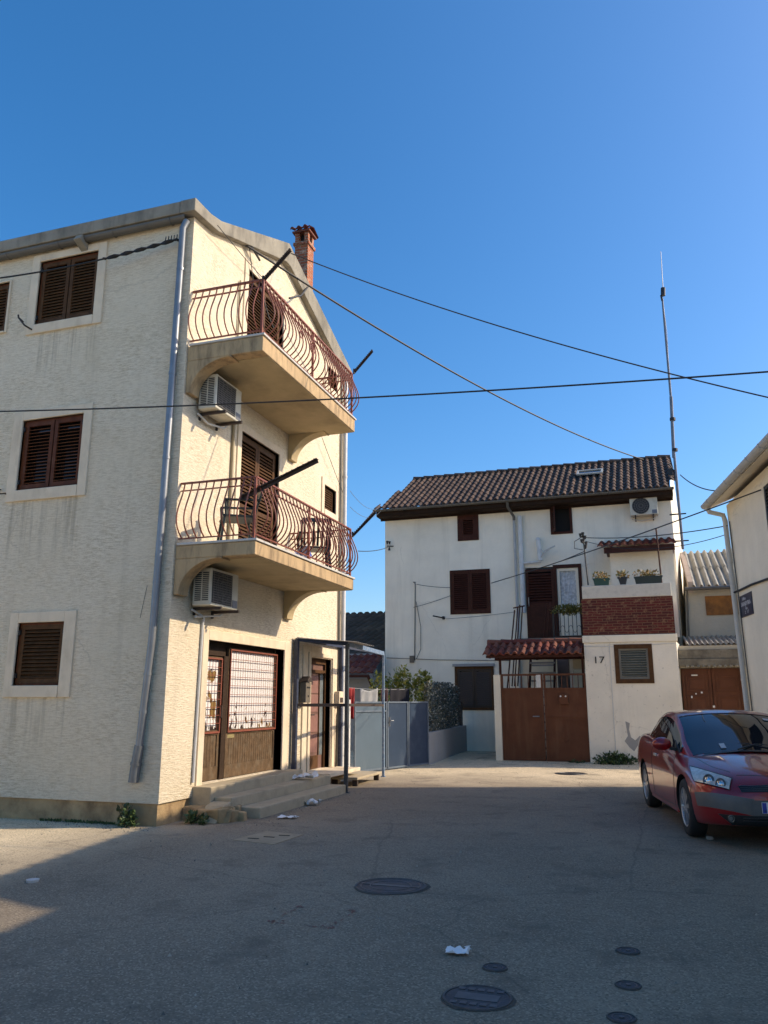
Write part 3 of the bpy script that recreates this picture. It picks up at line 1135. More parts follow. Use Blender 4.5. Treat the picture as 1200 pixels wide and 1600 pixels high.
def balcony(z0, z1, ornament, label):
    s = MB()
    s.box(XC + .002, XB, YB0, YB1, z0, z1)
    bo = s.build('balcony', BALC, house, bevel=.012, label=label)
    so = MB()
    so.box(XC + .004, XB - .02, YB0 + .21, YB1 - .02, z0 - .008, z0 - .002)
    so.build('soffit', SOFF, bo)
    t = MB()
    t.box(XC + .03, XB + .025, YB0 - .02, YB1 + .02, z1 + .002, z1 + .035)
    t.build('tile_edge', mat('pale_floor_tiles', (.55, .52, .47), .6, .1, 6, dirt=(.25, .2, .15), dirt_amt=.5, dscale=6), bo, bevel=.006)
    for yb in (YB0, YB1 - .26):
        arc = []
        R_, n = .62, 14
        for i in range(n + 1):
            an = PI / 2 * i / n
            arc.append((XC + .70 - R_ * math.cos(an) * 1.0 + 0.0, yb, z0 - R_ * (1 - math.sin(an)) * .78 - .015))
        pts = [(XC + .002, yb, z0 - .001), (XC + .74, yb, z0 - .001), (XC + .74, yb, z0 - .03)] + list(reversed(arc)) + [(XC + .002, yb, z0 - .50)]
        b = MB()
        b.prism(pts, (0, .25, 0))
        b.build('bracket', BALC if yb == YB0 else SOFF, bo, bevel=.01)
    zt = z1 + .035
    ztop = zt + .88
    r = MB()
    c0, c1 = (XB - .05, YB0 + .04), (XB - .05, YB1 - .05)
    w0, w1 = (XC + .01, YB0 + .04), (XC + .01, YB1 - .05)
    for (p, q) in ((w0, c0), (c0, c1), (c1, w1)):
        r.bar((p[0], p[1], ztop), (q[0], q[1], ztop), .045, .022)
        r.bar((p[0], p[1], ztop - .11), (q[0], q[1], ztop - .11), .028, .014)
        r.bar((p[0], p[1], zt + .07), (q[0], q[1], zt + .07), .032, .014)
    for p in (c0, c1, ((c0[0] + c1[0]) / 2, (c0[1] + c1[1]) / 2)):
        r.box(p[0] - .016, p[0] + .016, p[1] - .016, p[1] + .016, zt - .005, ztop)
    r.build('railing', RAIL, bo)
    H = .89 - .07
    base = None

    def bar_at(p, out, first):
        key = (round(out[0]), round(out[1]))
        off = V((p[0], p[1], zt + .07))
        if key not in bal_mesh:
            mb = MB()
            pts = []
            for k in range(13):
                t_ = k / 12
                pts.append(off + V((out[0], out[1], 0)) * bulge(t_) + V((0, 0, H * t_)))
            mb.tube(pts, .0105, 6)
            ob = mb.build('baluster', RAIL, bo, smooth=True)
            bal_mesh[key] = (ob.data, off.copy())
            return ob
        me, o0 = bal_mesh[key]
        ob = bpy.data.objects.new('baluster', me)
        COL.objects.link(ob)
        ob.parent = bo
        ob.location = off - o0
        ORIGIN[ob.name] = ORIGIN[bo.name]
        return ob
    n = 10
    for k in range(n):
        f = (k + .5) / n
        bar_at((w0[0] + (c0[0] - w0[0]) * f, w0[1]), (0, -1), k == 0)
    n = 29
    for k in range(n):
        f = (k + .5) / n
        if k != n // 2:
            bar_at((c0[0], c0[1] + (c1[1] - c0[1]) * f), (1, 0), False)
    n = 9
    for k in range(n):
        f = (k + .5) / n
        bar_at((c1[0] + (w1[0] - c1[0]) * f, c1[1]), (0, 1), False)
    if ornament:
        om = MB()
        for yy, rr, zz in ((11.07, .10, zt + .42), (11.07, .05, zt + .42), (10.62, .06, zt + .45)):
            om.tube([(XB + .115, yy + rr * math.cos(i * PI / 10), zz + rr * math.sin(i * PI / 10)) for i in range(21)], .009, 6)
        om.build('railing_ornament', RAIL, bo, smooth=True)
    return bo


bal1 = balcony(3.53, 3.72, False, 'lower balcony with a plastic chair')
bal2 = balcony(6.515, 6.75, True, 'upper balcony with a ring ornament in its railing')

# --- gutter, downpipes, conduits
gt = MB()
gpts = []
for i in range(9):
    an = PI + PI * i / 8
    gpts.append((math.cos(an) * .075, math.sin(an) * .075))
for sg in (1, .9):
    gt.grid([[(x, YC - .085 + p * sg, 8.885 + q * sg) for (p, q) in gpts] for x in (HX0, -6.6, XC - .08)])
for k in range(8):
    x = XC - .35 - k * 1.05
    gt.tube([(x, YC - .085 + p * 1.06, 8.885 + q * 1.06) for (p, q) in gpts], .010, 5)
gt.build('gutter', GUTG, house)
dpz = MB()
dx, dy = XC - .14, YC - .075
dpz.tube([(dx + .06, dy + .0, 8.83), (dx, dy - .005, 8.70), (dx - .015, dy, 6.8), (dx - .04, dy, 4.2), (dx - .07, dy, 2.4), (dx - .16, dy, 1.0)], .052, 12)
for z, x in ((8.0, dx - .003), (6.3, dx - .02), (5.0, dx - .03), (3.2, dx - .055), (1.95, dx - .1), (1.45, dx - .13)):
    dpz.tube([(x, dy, z - .02), (x, dy, z + .02)], .058, 12)
    dpz.box(x - .012, x + .012, dy + .04, YC - .003, z - .012, z + .012)
o = dpz.build('downpipe', ZINC, house, smooth=True)
sp_ = MB()
sp_.tube([(dx - .158, dy, 1.02), (dx - .19, dy, .78), (dx - .205, dy - .01, .55)], [.064, .068, .07], 12)
sp_.tube([(dx - .187, dy, .80), (dx - .191, dy, .765)], .077, 12)
sp_.build('downpipe_shoe', mat('dull_lead_pipe', (.16, .165, .165), .5, .2, 6, metallic=.4, dirt=(.3, .3, .29), dirt_amt=.5), house, smooth=True)
dp2 = MB()
dp2.tube([(XC + .07, YE - .12, 8.85), (XC + .07, YE - .12, .2)], .05, 10)
for z in (8.0, 6.4, 5.0, 3.4, 2.0):
    dp2.tube([(XC + .07, YE - .12, z), (XC + .07, YE - .12, z + .05)], .057, 10)
dp2.build('downpipe', WPIPE, house, smooth=True)
dp3 = MB()
dp3.tube([(XC + .03, YE - .27, 8.9), (XC + .03, YE - .27, .25)], .022, 8)
dp3.build('conduit', GUTG, house, smooth=True)
cn = MB()
cn.tube([(XC + .045, 10.10, 2.78), (XC + .05, 10.33, 2.80), (XC + .025, 10.34, 2.70), (XC + .025, 10.30, .48)], .02, 8)
cn.build('conduit', WPIPE, house, smooth=True)
cn = MB()
cn.tube([(XC + .03, 10.98, 6.5), (XC + .03, 10.98, 3.77)], .028, 8)
cn.tube([(XC + .03, 10.98, 8.6), (XC + .03, 10.98, 6.77)], .018, 8)
cn.build('conduit', mat('tan_painted_pipe', (.36, .28, .17), .6, .1), house, smooth=True)
# beam stub under the eave
bs = MB()
bs.prism([(-8.34, YC - .002, 8.90), (-8.34, YC - .18, 8.90), (-8.34, YC - .24, 8.80), (-8.34, YC - .002, 8.68)], (.13, 0, 0))
bs.build('corbel', CONC, house, bevel=.01)
# chimney
ch = MB()
cy0, cx0, CS, CZ = 14.22, -6.78, .31, 11.27
ch.box(cx0, cx0 + CS, cy0, cy0 + CS, 9.4, CZ)
ch.box(cx0 - .03, cx0 + CS + .03, cy0 - .03, cy0 + CS + .03, CZ, CZ + .07)
for (i, j) in ((0, 0), (1, 0), (0, 1), (1, 1)):
    ch.box(cx0 + (CS - .09) * i, cx0 + (CS - .09) * i + .09, cy0 + (CS - .09) * j, cy0 + (CS - .09) * j + .09, CZ + .07, CZ + .30)
cho = ch.build('chimney', CHBRICK, house)
cc = MB()
cc.box(cx0 - .05, cx0 + CS + .05, cy0 - .05, cy0 + CS + .05, CZ + .30, CZ + .335)
for fi in range(6):
    cc.uv[fi] = [(.5, .5)] * 4
for sg in (-1, 1):
    tile_roof(cc, (cx0 - .07, cy0 + CS / 2 + sg * .25, CZ + .35), (1, 0, 0), (0, -sg * .25, .12), (0, sg * .12, .25), CS + .14, .28, .15, .28, .035)
cc.build('chimney_cap', TILE_R, house)
ci = MB()
ci.box(cx0 + .10, cx0 + CS - .10, cy0 + .10, cy0 + CS - .10, CZ + .07, CZ + .295)
ci.build('flue', DARK, house)
# steps to the shop and the door
sm = MB()
sm.box(XC - .16, XC + .30, 10.33, 13.45, -.05, .425)
sm.box(XC + .30, XC + .58, 10.42, 14.08, -.05, .285)
sm.box(XC + .58, XC + .92, 10.62, 13.95, -.05, .145)
sm.prism([(XC + .302, 10.0, 0), (XC + .30, 10.41, 0), (XC + .30, 10.41, .24), (XC + .30, 10.2, .20)], (.28, 0, 0))
sm.build('doorstep', STEP, house, bevel=.015)
rb = MB()
rnd = random.Random(5)
for i in range(26):
    x = XC + rnd.uniform(.0, .75)
    y = 10.30 + rnd.uniform(-.28, .15) * (1 if x > XC + .2 else .3) + (x - XC) * .22
    s = rnd.uniform(.05, .13)
    rb.obox((x, y, s * .55), V((s, rnd.uniform(-.4, .4) * s, rnd.uniform(-.3, .3) * s)), V((rnd.uniform(-.4, .4) * s, s * .8, 0)), V((0, rnd.uniform(-.3, .3) * s, s * .8)))
rb.build('rubble_base', PLINTH, house, bevel=.02)
sd = MB()
sd.box(XC - .12, XC + .55, 14.10, 15.72, .235, .305)
sd.box(XC + .02, XC + .46, 14.12, 14.34, -.02, .235)
sd.box(XC + .02, XC + .14, 15.5, 15.7, -.02, .235)
sd.build('door_slab', STONE, house, bevel=.012)
# wall clutter: bolt, holes, name plate
hk = MB()
hk.tube([(-9.34, YC - .05, 7.60), (-9.36, YC - .14, 7.64), (-9.2, YC - .16, 7.47)], .014, 6)
hk.tube([(-9.2, YC - .16, 7.47), (-9.17, YC - .01, 7.45)], .014, 6)
hk.tube([(-9.36, YC - .14, 7.64), (-9.37, YC - .14, 7.69)], .014, 6)
hk.build('clothesline_hook', RUSTM, house, smooth=True)
hk = MB()
hk.tube([(-9.44, YC - .02, 4.79), (-9.40, YC - .10, 4.77), (-9.37, YC - .10, 4.70), (-9.33, YC - .03, 4.72), (-9.3, YC - .005, 4.68)], .013, 6)
hk.build('clothesline_hook', RUSTM, house, smooth=True)
sn = MB()
sn.tube([(-6.66, YC - .012, 3.17), (-6.74, YC - .012, 2.72)], .003, 5)
sn.build('wall_wire', RUSTM, house)

# ================================================================== things on and around the cream house
def rotz(v, a):
    c, s = math.cos(a), math.sin(a)
    return V((v[0] * c - v[1] * s, v[0] * s + v[1] * c, v[2]))


class LMB(MB):
    """mesh builder in a local frame placed at loc with heading rot"""

    def __init__(s, loc, rot):
        super().__init__()
        s.loc, s.rot = V(loc), rot

    def done(s, mir=False):
        s.v = [s.loc + rotz((-p.x if mir else p.x, p.y, p.z), s.rot) for p in s.v]
        return s


def aircon(loc, rot, label, w=.78, h=.56, d=.30, dark_front=True, legs=True):
    """loc: centre of the back bottom edge; local +y is out of the wall"""
    t = thing('air_conditioner', label, 'air conditioner', loc, 'outdoor air conditioning units on the house walls')
    b = LMB(loc, rot)
    b.box(-w / 2, w / 2, .06, .06 + d, .02, h)
    ob = b.done(True).build('casing', ACW, t, bevel=.018, segs=3)
    f = LMB(loc, rot)
    fx = -w * .10
    n = 40
    R = h * .43
    if dark_front:
        f.box(-w / 2 + .03, w / 2 - .20, .06 + d - .002, .06 + d + .006, .06, h - .04)
    else:
        f.disc_prism((fx, .06 + d - .002, h * .52), R, (0, 1, 0), .008, 32)
    f.done(True).build('fan_grille', ACD, t)
    g_ = LMB(loc, rot)
    if dark_front:
        for k in range(13):
            z = .08 + (h - .14) * k / 12
            g_.box(-w / 2 + .035, w / 2 - .205, .06 + d + .008, .06 + d + .014, z - .003, z + .003)
        for k in range(5):
            x = -w / 2 + .06 + (w - .3) * k / 4
            g_.box(x - .003, x + .003, .06 + d + .007, .06 + d + .012, .07, h - .05)
    for rr in ([.25, .5, .75, 1.0] if not dark_front else [.4, .8]):
        g_.tube([(fx + math.cos(i * PI / 12) * R * rr, .06 + d + .014, h * .52 + math.sin(i * PI / 12) * R * rr) for i in range(25)], .004, 5)
    if not dark_front:
        for i in range(16):
            a_ = i * PI / 8
            g_.bar((fx + math.cos(a_) * .03, .06 + d + .012, h * .52 + math.sin(a_) * .03), (fx + math.cos(a_) * R, .06 + d + .012, h * .52 + math.sin(a_) * R), .004, .004, (0, 1, 0))
    g_.done(True).build('guard_wires', mat('grey_guard_wire', (.16, .15, .14), .5, .1), t)
    s = LMB(loc, rot)
    for k in range(15):
        z = .09 + k * .028
        for sx in (-1,):
            s.box(sx * w / 2 - .004, sx * w / 2 + .002, .10, .20, z, z + .016)
            s.box(sx * w / 2 - .004, sx * w / 2 + .002, .22, .32, z, z + .016)
    s.done(True).build('side_louvre', ACD, t)
    p = LMB(loc, rot)
    p.box(w / 2 - .17, w / 2 - .03, .06 + d - .002, .06 + d + .006, .05, .16)
    p.done(True).build('rating_plate', mat('grey_rating_plate', (.14, .15, .17), .4, .1), t)
    if legs:
        for sx in (-1, 1):
            q = LMB(loc, rot)
            q.box(sx * w * .32 - .018, sx * w * .32 + .018, .003, .46, -.03, .012)
            q.box(sx * w * .32 - .018, sx * w * .32 + .018, .003, .03, -.10, -.03)
            q.done(True).build('wall_bracket', RUSTM, t)
    h_ = LMB(loc, rot)
    h_.tube([(w / 2 - .06, .16, .0), (w / 2 - .1, .12, -.06), (-w * .1, .06, -.10), (-w * .45, .04, -.03)], .016, 6)
    h_.done(True).build('hose', WPIPE, t, smooth=True)
    return t


aircon((XC, 10.36, 2.90), -PI / 2, 'boxy beige air conditioner under the lower balcony beside the shop door', w=.80)
aircon((XC, 10.22, 5.83), -PI / 2, 'boxy beige air conditioner under the upper balcony', w=.78)


def arm(p, q, label, w=.045, holes_=True):
    mb = MB()
    mb.bar(p, q, w, .012)
    mb.bar(V(p) + V((0, .016, -.018)), V(q) + V((0, .016, -.018)), .010, w * .9)
    if holes_:
        n = 14
        for k in range(n):
            c = V(p).lerp(V(q), (k + .5) / n)
            mb.obox(c + V((0, -w * .1, .012)), (.014, 0, 0), (0, .008, 0), (0, 0, .010))
    mb.tube([V(p) + V((0, 0, -.04)), V(p) + V((0, 0, .06))], .018, 8)
    return mb.build('clothesline_arm', RUSTM, label=label, cat='clothesline arm', group='clothesline arms on the balconies')


arm(at(377, 776, 1, YB0 + .1), at(496, 717, 1, YB0 + .1), 'long perforated iron clothesline arm at the near corner of the lower balcony', .075)
arm(at(411, 437, 1, YB0 + .04), at(454, 389, 1, YB0 + .04), 'black iron clothesline arm at the near corner of the upper balcony')
arm(at(551, 836, 1, YB1 - .05), at(587, 799, 1, YB1 - .05), 'thin iron clothesline arm at the far corner of the lower balcony', .035)
arm(at(553, 581, 1, YB1 - .05), at(582, 547, 1, YB1 - .05), 'black iron clothesline arm at the far corner of the upper balcony', .04)


def plastic_chair(loc, rot, label, matl):
    t = thing('plastic_chair', label, 'chair', loc, 'plastic chairs on the lower balcony')

    def part(name, fn):
        b = LMB(loc, rot)
        fn(b)
        b.done().build(name, matl, t, bevel=.006)
    part('seat', lambda b: b.obox((0, 0, .42), (.24, 0, 0), (0, .23, 0), (0, 0, .016)))

    def back(b):
        for k in range(6):
            x = -.19 + k * .076
            b.bar((x, -.22, .44), (x * 1.05, -.34, .86), .04, .016, (0, 1, 0))
        b.bar((-.25, -.345, .87), (.25, -.345, .87), .03, .07)
        b.bar((-.235, -.21, .42), (-.25, -.34, .87), .04, .03, (0, 1, 0))
        b.bar((.235, -.21, .42), (.25, -.34, .87), .04, .03, (0, 1, 0))
    part('backrest', back)
    for sx in (-1, 1):
        part('armrest', lambda b: (b.bar((sx * .27, -.30, .66), (sx * .27, .22, .64), .06, .025), b.bar((sx * .27, .20, .64), (sx * .25, .18, .40), .03, .05)))
        for sy in (-1, 1):
            part('leg', lambda b: b.bar((sx * .23, sy * .20, .42), (sx * .27, sy * .25, 0), .05, .035, (0, 1, 0)))
    return t


plastic_chair((-5.62, 10.10, 3.757), 2.2, 'dark green plastic armchair at the near end of the lower balcony', mat('dark_green_plastic', (.016, .026, .022), .45, .1))
plastic_chair((-5.50, 12.66, 3.757), .5, 'black plastic armchair at the far end of the lower balcony', mat('black_plastic', (.012, .012, .014), .4, .1))
# crumpled blue sheet near the far end
mb = MB()
leaves(mb, (-5.35, 11.95, 3.86), (.17, .30, .09), 26, .16, 0, seed=8)
mb.build('plastic_bag', leaf_mat('blue_and_white_plastic', [(.03, .06, .30), (.05, .10, .42), (.5, .5, .52), (.03, .04, .16)]),
         label='crumpled blue plastic bag on the lower balcony floor', cat='bag')

# ------------------------------------------------------------------ blue canopy frame round the house door
P1, P2, P3, P4 = V((-6.2, 13.57, 0)), V((-5.39, 14.05, 0)), V((-5.70, 17.1, 0)), V((-6.2, 15.80, 0))
fr = thing('canopy_frame', 'blue iron canopy frame standing round the house door', 'canopy frame', (-5.9, 15.0, 0))
Z1, Z2, Z3 = 2.70, 2.63, 2.62


def post(p, z0, z1, w, m):
    b = MB()
    b.box(p.x - w / 2, p.x + w / 2, p.y - w / 2, p.y + w / 2, z0, z1)
    if z0 < .1:
        b.box(p.x - w, p.x + w, p.y - w, p.y + w, z0 + .002, z0 + .014)
    b.build('post', m, fr)


post(P1, .30, Z1, .075, NAVY)
post(P2, 0, Z2, .062, mat('dark_green_blue_paint', (.03, .045, .055), .55, .3, 12, dirt=(.14, .15, .15), dirt_amt=.5, dscale=14, dlo=.52))
post(P3, 0, Z3, .045, BLUE2)
post(P4, .05, Z1, .075, NAVY)
for (a_, za, b_, zb, w, h, m) in ((P1, Z1, P2, Z2, .05, .07, NAVY), (P2, Z2, P3, Z3, .05, .085, BLUE2), (P1, Z1, P4, Z1, .05, .05, NAVY),
                                  (P4, Z1, P3, Z3, .04, .05, NAVY), (P1, 1.52, P2, 1.52, .04, .055, RUSTM), (P2, 1.52, P3, 1.50, .04, .05, RUSTM)):
    b = MB()
    b.bar((a_.x, a_.y, za), (b_.x, b_.y, zb), w, h)
    b.build('rail', m, fr)
b = MB()
v0 = V((-6.24, 13.50, Z1 + .06))
P = []
for i in range(81):
    f = i / 80
    y = 13.50 + f * 1.40
    wv = .018 * math.sin(f * 60)
    P.append([(-6.24, y, Z1 + .02 + wv * .3), (-5.16 - .10 * f, y + .42 - .1 * f, Z2 + .025 + wv * .3)])
b.grid(P)
b.build('roof_sheet', mat('smoky_roof_sheet', (.42, .40, .36), .6, .2), fr)
# plank bridge beside the door
t = thing('stone_bench', 'low pale slab on short legs beside the house door', 'bench', (-5.75, 15.9, 0))
b = MB()
b.box(-6.12, -5.52, 15.0, 16.45, .12, .17)
b.build('slab', STEP, t, bevel=.01)
for y in (15.1, 16.35):
    for x in (-5.6, -6.02):
        b = MB()
        b.box(x - .05, x + .05, y - .03, y + .03, -.01, .12)
        b.build('leg', RUSTM, t)
# mailbox, wall lamp
t = thing('mailbox', 'grey mailbox on the wall left of the house door', 'mailbox', (XC + .12, 13.92, 1.55))
b = MB()
b.box(XC + .05, XC + .17, 13.80, 14.03, 1.56, 1.93)
b.build('body', mat('grey_brown_metal', (.16, .13, .10), .5, .2, 8), t, bevel=.01)
b = MB()
b.prism([(XC + .04, 13.77, 1.935), (XC + .04, 14.06, 1.935), (XC + .04, 13.915, 2.04)], (.16, 0, 0))
b.build('lid', RUSTM, t, bevel=.006)
b = MB()
b.box(XC + .168, XC + .174, 13.84, 13.99, 1.82, 1.85)
b.disc_prism((XC + .166, 13.915, 1.68), .02, (1, 0, 0), .012, 10)
b.build('slot', BLACKM, t)
t = thing('meter_box', 'small pale meter box on the wall right of the house door', 'meter box', (XC + .1, 15.62, 1.5))
b = MB()
b.box(XC + .035, XC + .16, 15.50, 15.74, 1.52, 1.78)
b.build('body', STONE, t, bevel=.012)
b = MB()
b.box(XC + .158, XC + .166, 15.54, 15.70, 1.56, 1.66)
b.tube([(XC + .1, 15.62, 1.52), (XC + .06, 15.62, 1.3), (XC + .05, 15.62, .3)], .014, 6)
b.build('cover', RUSTM, t)

# ------------------------------------------------------------------ blue sheet metal yard gate
A, B = V((-6.52, 17.45, 0)), V((-5.60, 20.42, 0))
du = (B - A).normalized()
dn = V((du.y, -du.x, 0))
Lg = (B - A).length
gt_ = thing('yard_gate', 'blue grey sheet metal yard gate beside the cream house', 'gate', (A + B) / 2)


def gp(s, z, o=0):
    return A + du * s + dn * o + V((0, 0, z))


cuts = [0, Lg * .41, Lg * .70, Lg]
for i in range(3):
    s0, s1 = cuts[i] + .012, cuts[i + 1] - .012
    b = MB()
    b.obox(gp((s0 + s1) / 2, .80), du * (s1 - s0) / 2, dn * .006, V((0, 0, .75)))
    lf = b.build('gate_leaf', GATEBLUE if i == 0 else mat('shaded_blue_gate_paint', (.020, .046, .085), .4, .1, 2, .05, 10, dirt=(.12, .15, .18), dirt_amt=.3), gt_)  # first leaf coloured as sunlit, the other two as shaded
    f = MB()
    for zz in (.055, 1.56) + ((1.36,) if i == 0 else ()):
        f.bar(gp(s0, zz, .012), gp(s1, zz, .012), .034, .036)
    for ss in (s0 + .018, s1 - .018):
        f.bar(gp(ss, .05, .012), gp(ss, 1.57, .012), .034, .034, du)
    f.build('frame', mat('grey_blue_frame', (.11, .15, .19), .5, .15, 6), lf)
h = MB()
h.box(*(sum(([gp(cuts[1] + .07, 0, .03)[k] - .02, gp(cuts[1] + .07, 0, .03)[k] + .02] for k in (0, 1)), [])), 1.0, 1.22)
h.tube([gp(cuts[1] + .07, 1.13, .03), gp(cuts[1] + .07, 1.13, .09), gp(cuts[1] + .17, 1.13, .09)], .011, 6)
h.build('handle', ZINC, gt_)
b = MB()
b.box(A.x - .13, A.x - .05, A.y - .16, A.y - .07, 0, 1.62)
b.build('gate_post', WPIPE, gt_, bevel=.008)
b = MB()
b.tube([(A.x - .22, A.y - .25, 0), (A.x - .22, A.y - .25, 1.55)], .04, 8)
b.build('gate_post', GUTG, gt_)
# low yard wall with artificial hedge
Cc = V((-5.62, 24.9, 0))
wv = MB()
wn_ = (Cc - B).normalized()
wp = V((wn_.y, -wn_.x, 0))
a0, a1 = B + wn_ * .04, Cc
wv.prism([a0 + wp * .02 + V((0, 0, -.2)), a1 + wp * .02 + V((0, 0, -.2)), a1 + wp * .02 + V((0, 0, .86)), a0 + wp * .02 + V((0, 0, .80))], wp * -.22)
wv.build('yard_wall', GREYW, label='low grey cement wall running back from the blue gate', cat='wall', bevel=.015)
t = thing('hedge_screen', 'dull artificial leaf hedge screen on the low grey wall', 'hedge screen', a0 + V((0, 0, .8)))
hb = MB()
rnd = random.Random(3)
Lw = (a1 - a0).length
for i in range(2600):
    f = rnd.random() * .68
    base_z = .82 + f * .05
    z = base_z + rnd.random() * 1.24
    q = a0 + wn_ * (f * Lw) + wp * (rnd.gauss(-.08, .035)) + V((0, 0, z))
    d = (wp * rnd.uniform(.1, 1) + wn_ * rnd.gauss(0, .7) + V((0, 0, rnd.gauss(0, .7)))).normalized()
    sd = d.orthogonal().normalized()
    s = rnd.uniform(.04, .075)
    hb.add([q, q + d * s * .5 + sd * s * .5, q + d * s, q + d * s * .5 - sd * s * .5], [(0, 1, 2, 3)])
for i in range(420):
    f = .68 + rnd.random() * .17
    z = .86 + rnd.random() * 1.15
    q = a0 + wn_ * (f * Lw) + wp * (rnd.gauss(-.08, .03)) + V((0, 0, z))
    d = (wp * rnd.uniform(.1, 1) + wn_ * rnd.gauss(0, .7) + V((0, 0, rnd.gauss(0, .7)))).normalized()
    sd = d.orthogonal().normalized()
    s = rnd.uniform(.04, .07)
    hb.add([q, q + d * s * .5 + sd * s * .5, q + d * s, q + d * s * .5 - sd * s * .5], [(0, 1, 2, 3)])
hb.build('leaves', HEDGE, t)
b = MB()
for k in range(34):
    f = k / 39
    q = a0 + wn_ * (f * Lw * 1.0) + wp * -.10
    b.tube([q + V((0, 0, .78)), q + V((0, 0, 2.0))], .007, 4)
for z in (.95, 1.95):
    b.tube([a0 + wp * -.1 + V((0, 0, z)), a0 + wn_ * Lw * .9 + wp * -.1 + V((0, 0, z))], .012, 5)
b.build('wire_fence', BLACKM, t)
b = MB()
q = a0 + wn_ * Lw * .93 + wp * -.1
b.box(q.x - .06, q.x + .06, q.y - .06, q.y + .06, .80, 1.55)
b.build('post', BLACKM, t)

# shrub behind the gate
t = thing('shrub', 'yellow green shrub showing above the blue gate', 'shrub', (-6.75, 21.9, 0))
b = MB()
for i, (x, y, z, rx, rz) in enumerate(((-7.30, 21.5, 2.0, .32, .45), (-7.0, 21.9, 1.95, .28, .4), (-6.72, 21.8, 2.2, .24, .45), (-6.45, 22.0, 2.0, .28, .4),
                                       (-6.15, 22.1, 2.12, .24, .38), (-6.05, 21.5, 1.7, .24, .4), (-6.8, 21.7, 1.4, .6, .5))):
    leaves(b, (x, y, z), (rx, rx, rz), 190, .08, seed=20 + i)
b.build('foliage', SHRUB, t)
b = MB()
for (x, z) in ((-7.3, 2.1), (-6.75, 2.2), (-6.2, 2.2), (-6.5, 1.9)):
    b.tube([(-6.75, 21.9, 0), ((-6.75 + x) / 2, 21.85, z * .5), (x, 21.8, z)], [.035, .022, .008], 6)
b.build('stem', STEM, t)

# washing on a line behind the gate
LP, LQ = at(538, 1074, 1, 18.7), at(655, 1076, 1, 21.4)
wire('washing_line', sag(LP, LQ, .04, 16), .005, 'thin washing line strung behind the blue gate', 'washing line', ZINC)


def cloth(f0, f1, drop, m, label, name='garment', wob=.03, seed=0, notch=0):
    mb = MB()
    nu, nv = 14, 12
    rnd_ = random.Random(seed)
    ph = rnd_.random() * 6
    P = []
    for i in range(nu + 1):
        f = f0 + (f1 - f0) * i / nu
        p = LP.lerp(LQ, f)
        row = []
        for j in range(nv + 1):
            g_ = j / nv
            o_ = V((.75, -.64, 0)) * (wob * math.sin(i * 1.1 + ph + g_ * 2) * (.3 + g_))
            z = p.z - .004 - drop * g_ - (notch * math.sin(PI * i / nu) * (1 - g_))
            row.append(V((p.x, p.y, z)) + o_)
        P.append(row)
    mb.grid(P)
    o_ = mb.build(name, m, smooth=80, label=label, cat='garment')
    md = o_.modifiers.new('thickness', 'SOLIDIFY')
    md.thickness = .006
    return o_


cloth(.04, .13, .75, mat('red_cloth', (.32, .02, .02), .85, .15), 'red garment hanging on the washing line by the cream house', seed=1)
cloth(.19, .42, .60, mat('grey_cloth', (.34, .34, .34), .85, .2), 'grey shirt with a white neckline on the washing line', seed=2, notch=.07)
tr_ = MB()
pts = [LP.lerp(LQ, .21 + .20 * i / 12) + V((.03, -.03, -.02 - .09 * math.sin(PI * i / 12))) for i in range(13)]
cloth(.46, .56, .62, mat('dark_checked_cloth', (.05, .018, .02), .85, .4, 30), 'dark checked garment between the grey shirt and the black cloth', seed=3)
cloth(.58, .86, .66, mat('black_cloth', (.010, .010, .018), .9, .2), 'wide black cloth hanging on the washing line', seed=4)

# ================================================================== HOUSE 17 at the end of the yard
Y17 = 25.0
XL, XR = -8.27, .85
YP = 22.0


def side_x(y):
    return .62 + .077 * (y - YP)


h17 = thing('end_house', 'white house number 17 with a brown tiled roof closing the yard', 'house', ((XL + XR) / 2, Y17, .1))
AT1 = (-5.74, -5.10, 6.69, 7.50)
AT2 = (-2.74, -2.12, 6.71, 7.56)
MW = (-6.03, -4.78, 4.31, 5.67)
LW_ = (-5.93, -4.75, 1.34, 2.61)
DR = (-3.62, -1.90, 3.42, 5.66)
w = MB()
w.wall([(XL, Y17, -.3), (XR, Y17, -.3), (XR, Y17, 7.66), (XL, Y17, 7.66)], [rectY(a, Y17) for a in (AT1, AT2, MW, LW_, DR)], (0, .16, 0))
YB_ = 31.0
w.wall([(XR, Y17, -.3), (side_x(YB_), YB_, -.3), (side_x(YB_), YB_, 7.66), (side_x(27.8), 27.8, 9.5), (XR, Y17, 7.66)], [], (0, 0, 0))
w.wall([(XL, Y17, -.3), (XL, YB_, -.3), (XL, YB_, 7.66), (XL, 27.8, 9.5), (XL, Y17, 7.66)], [], (0, 0, 0))
w.wall([(XL, YB_, -.3), (side_x(YB_), YB_, -.3), (side_x(YB_), YB_, 7.66), (XL, YB_, 7.66)], [], (0, 0, 0))
w.build('wall', WHITE, h17)
b = MB()
b.box(XL + .3, XR - .3, Y17 + .4, YB_ - .4, .2, 7.3)
b.build('interior', DARK, h17)
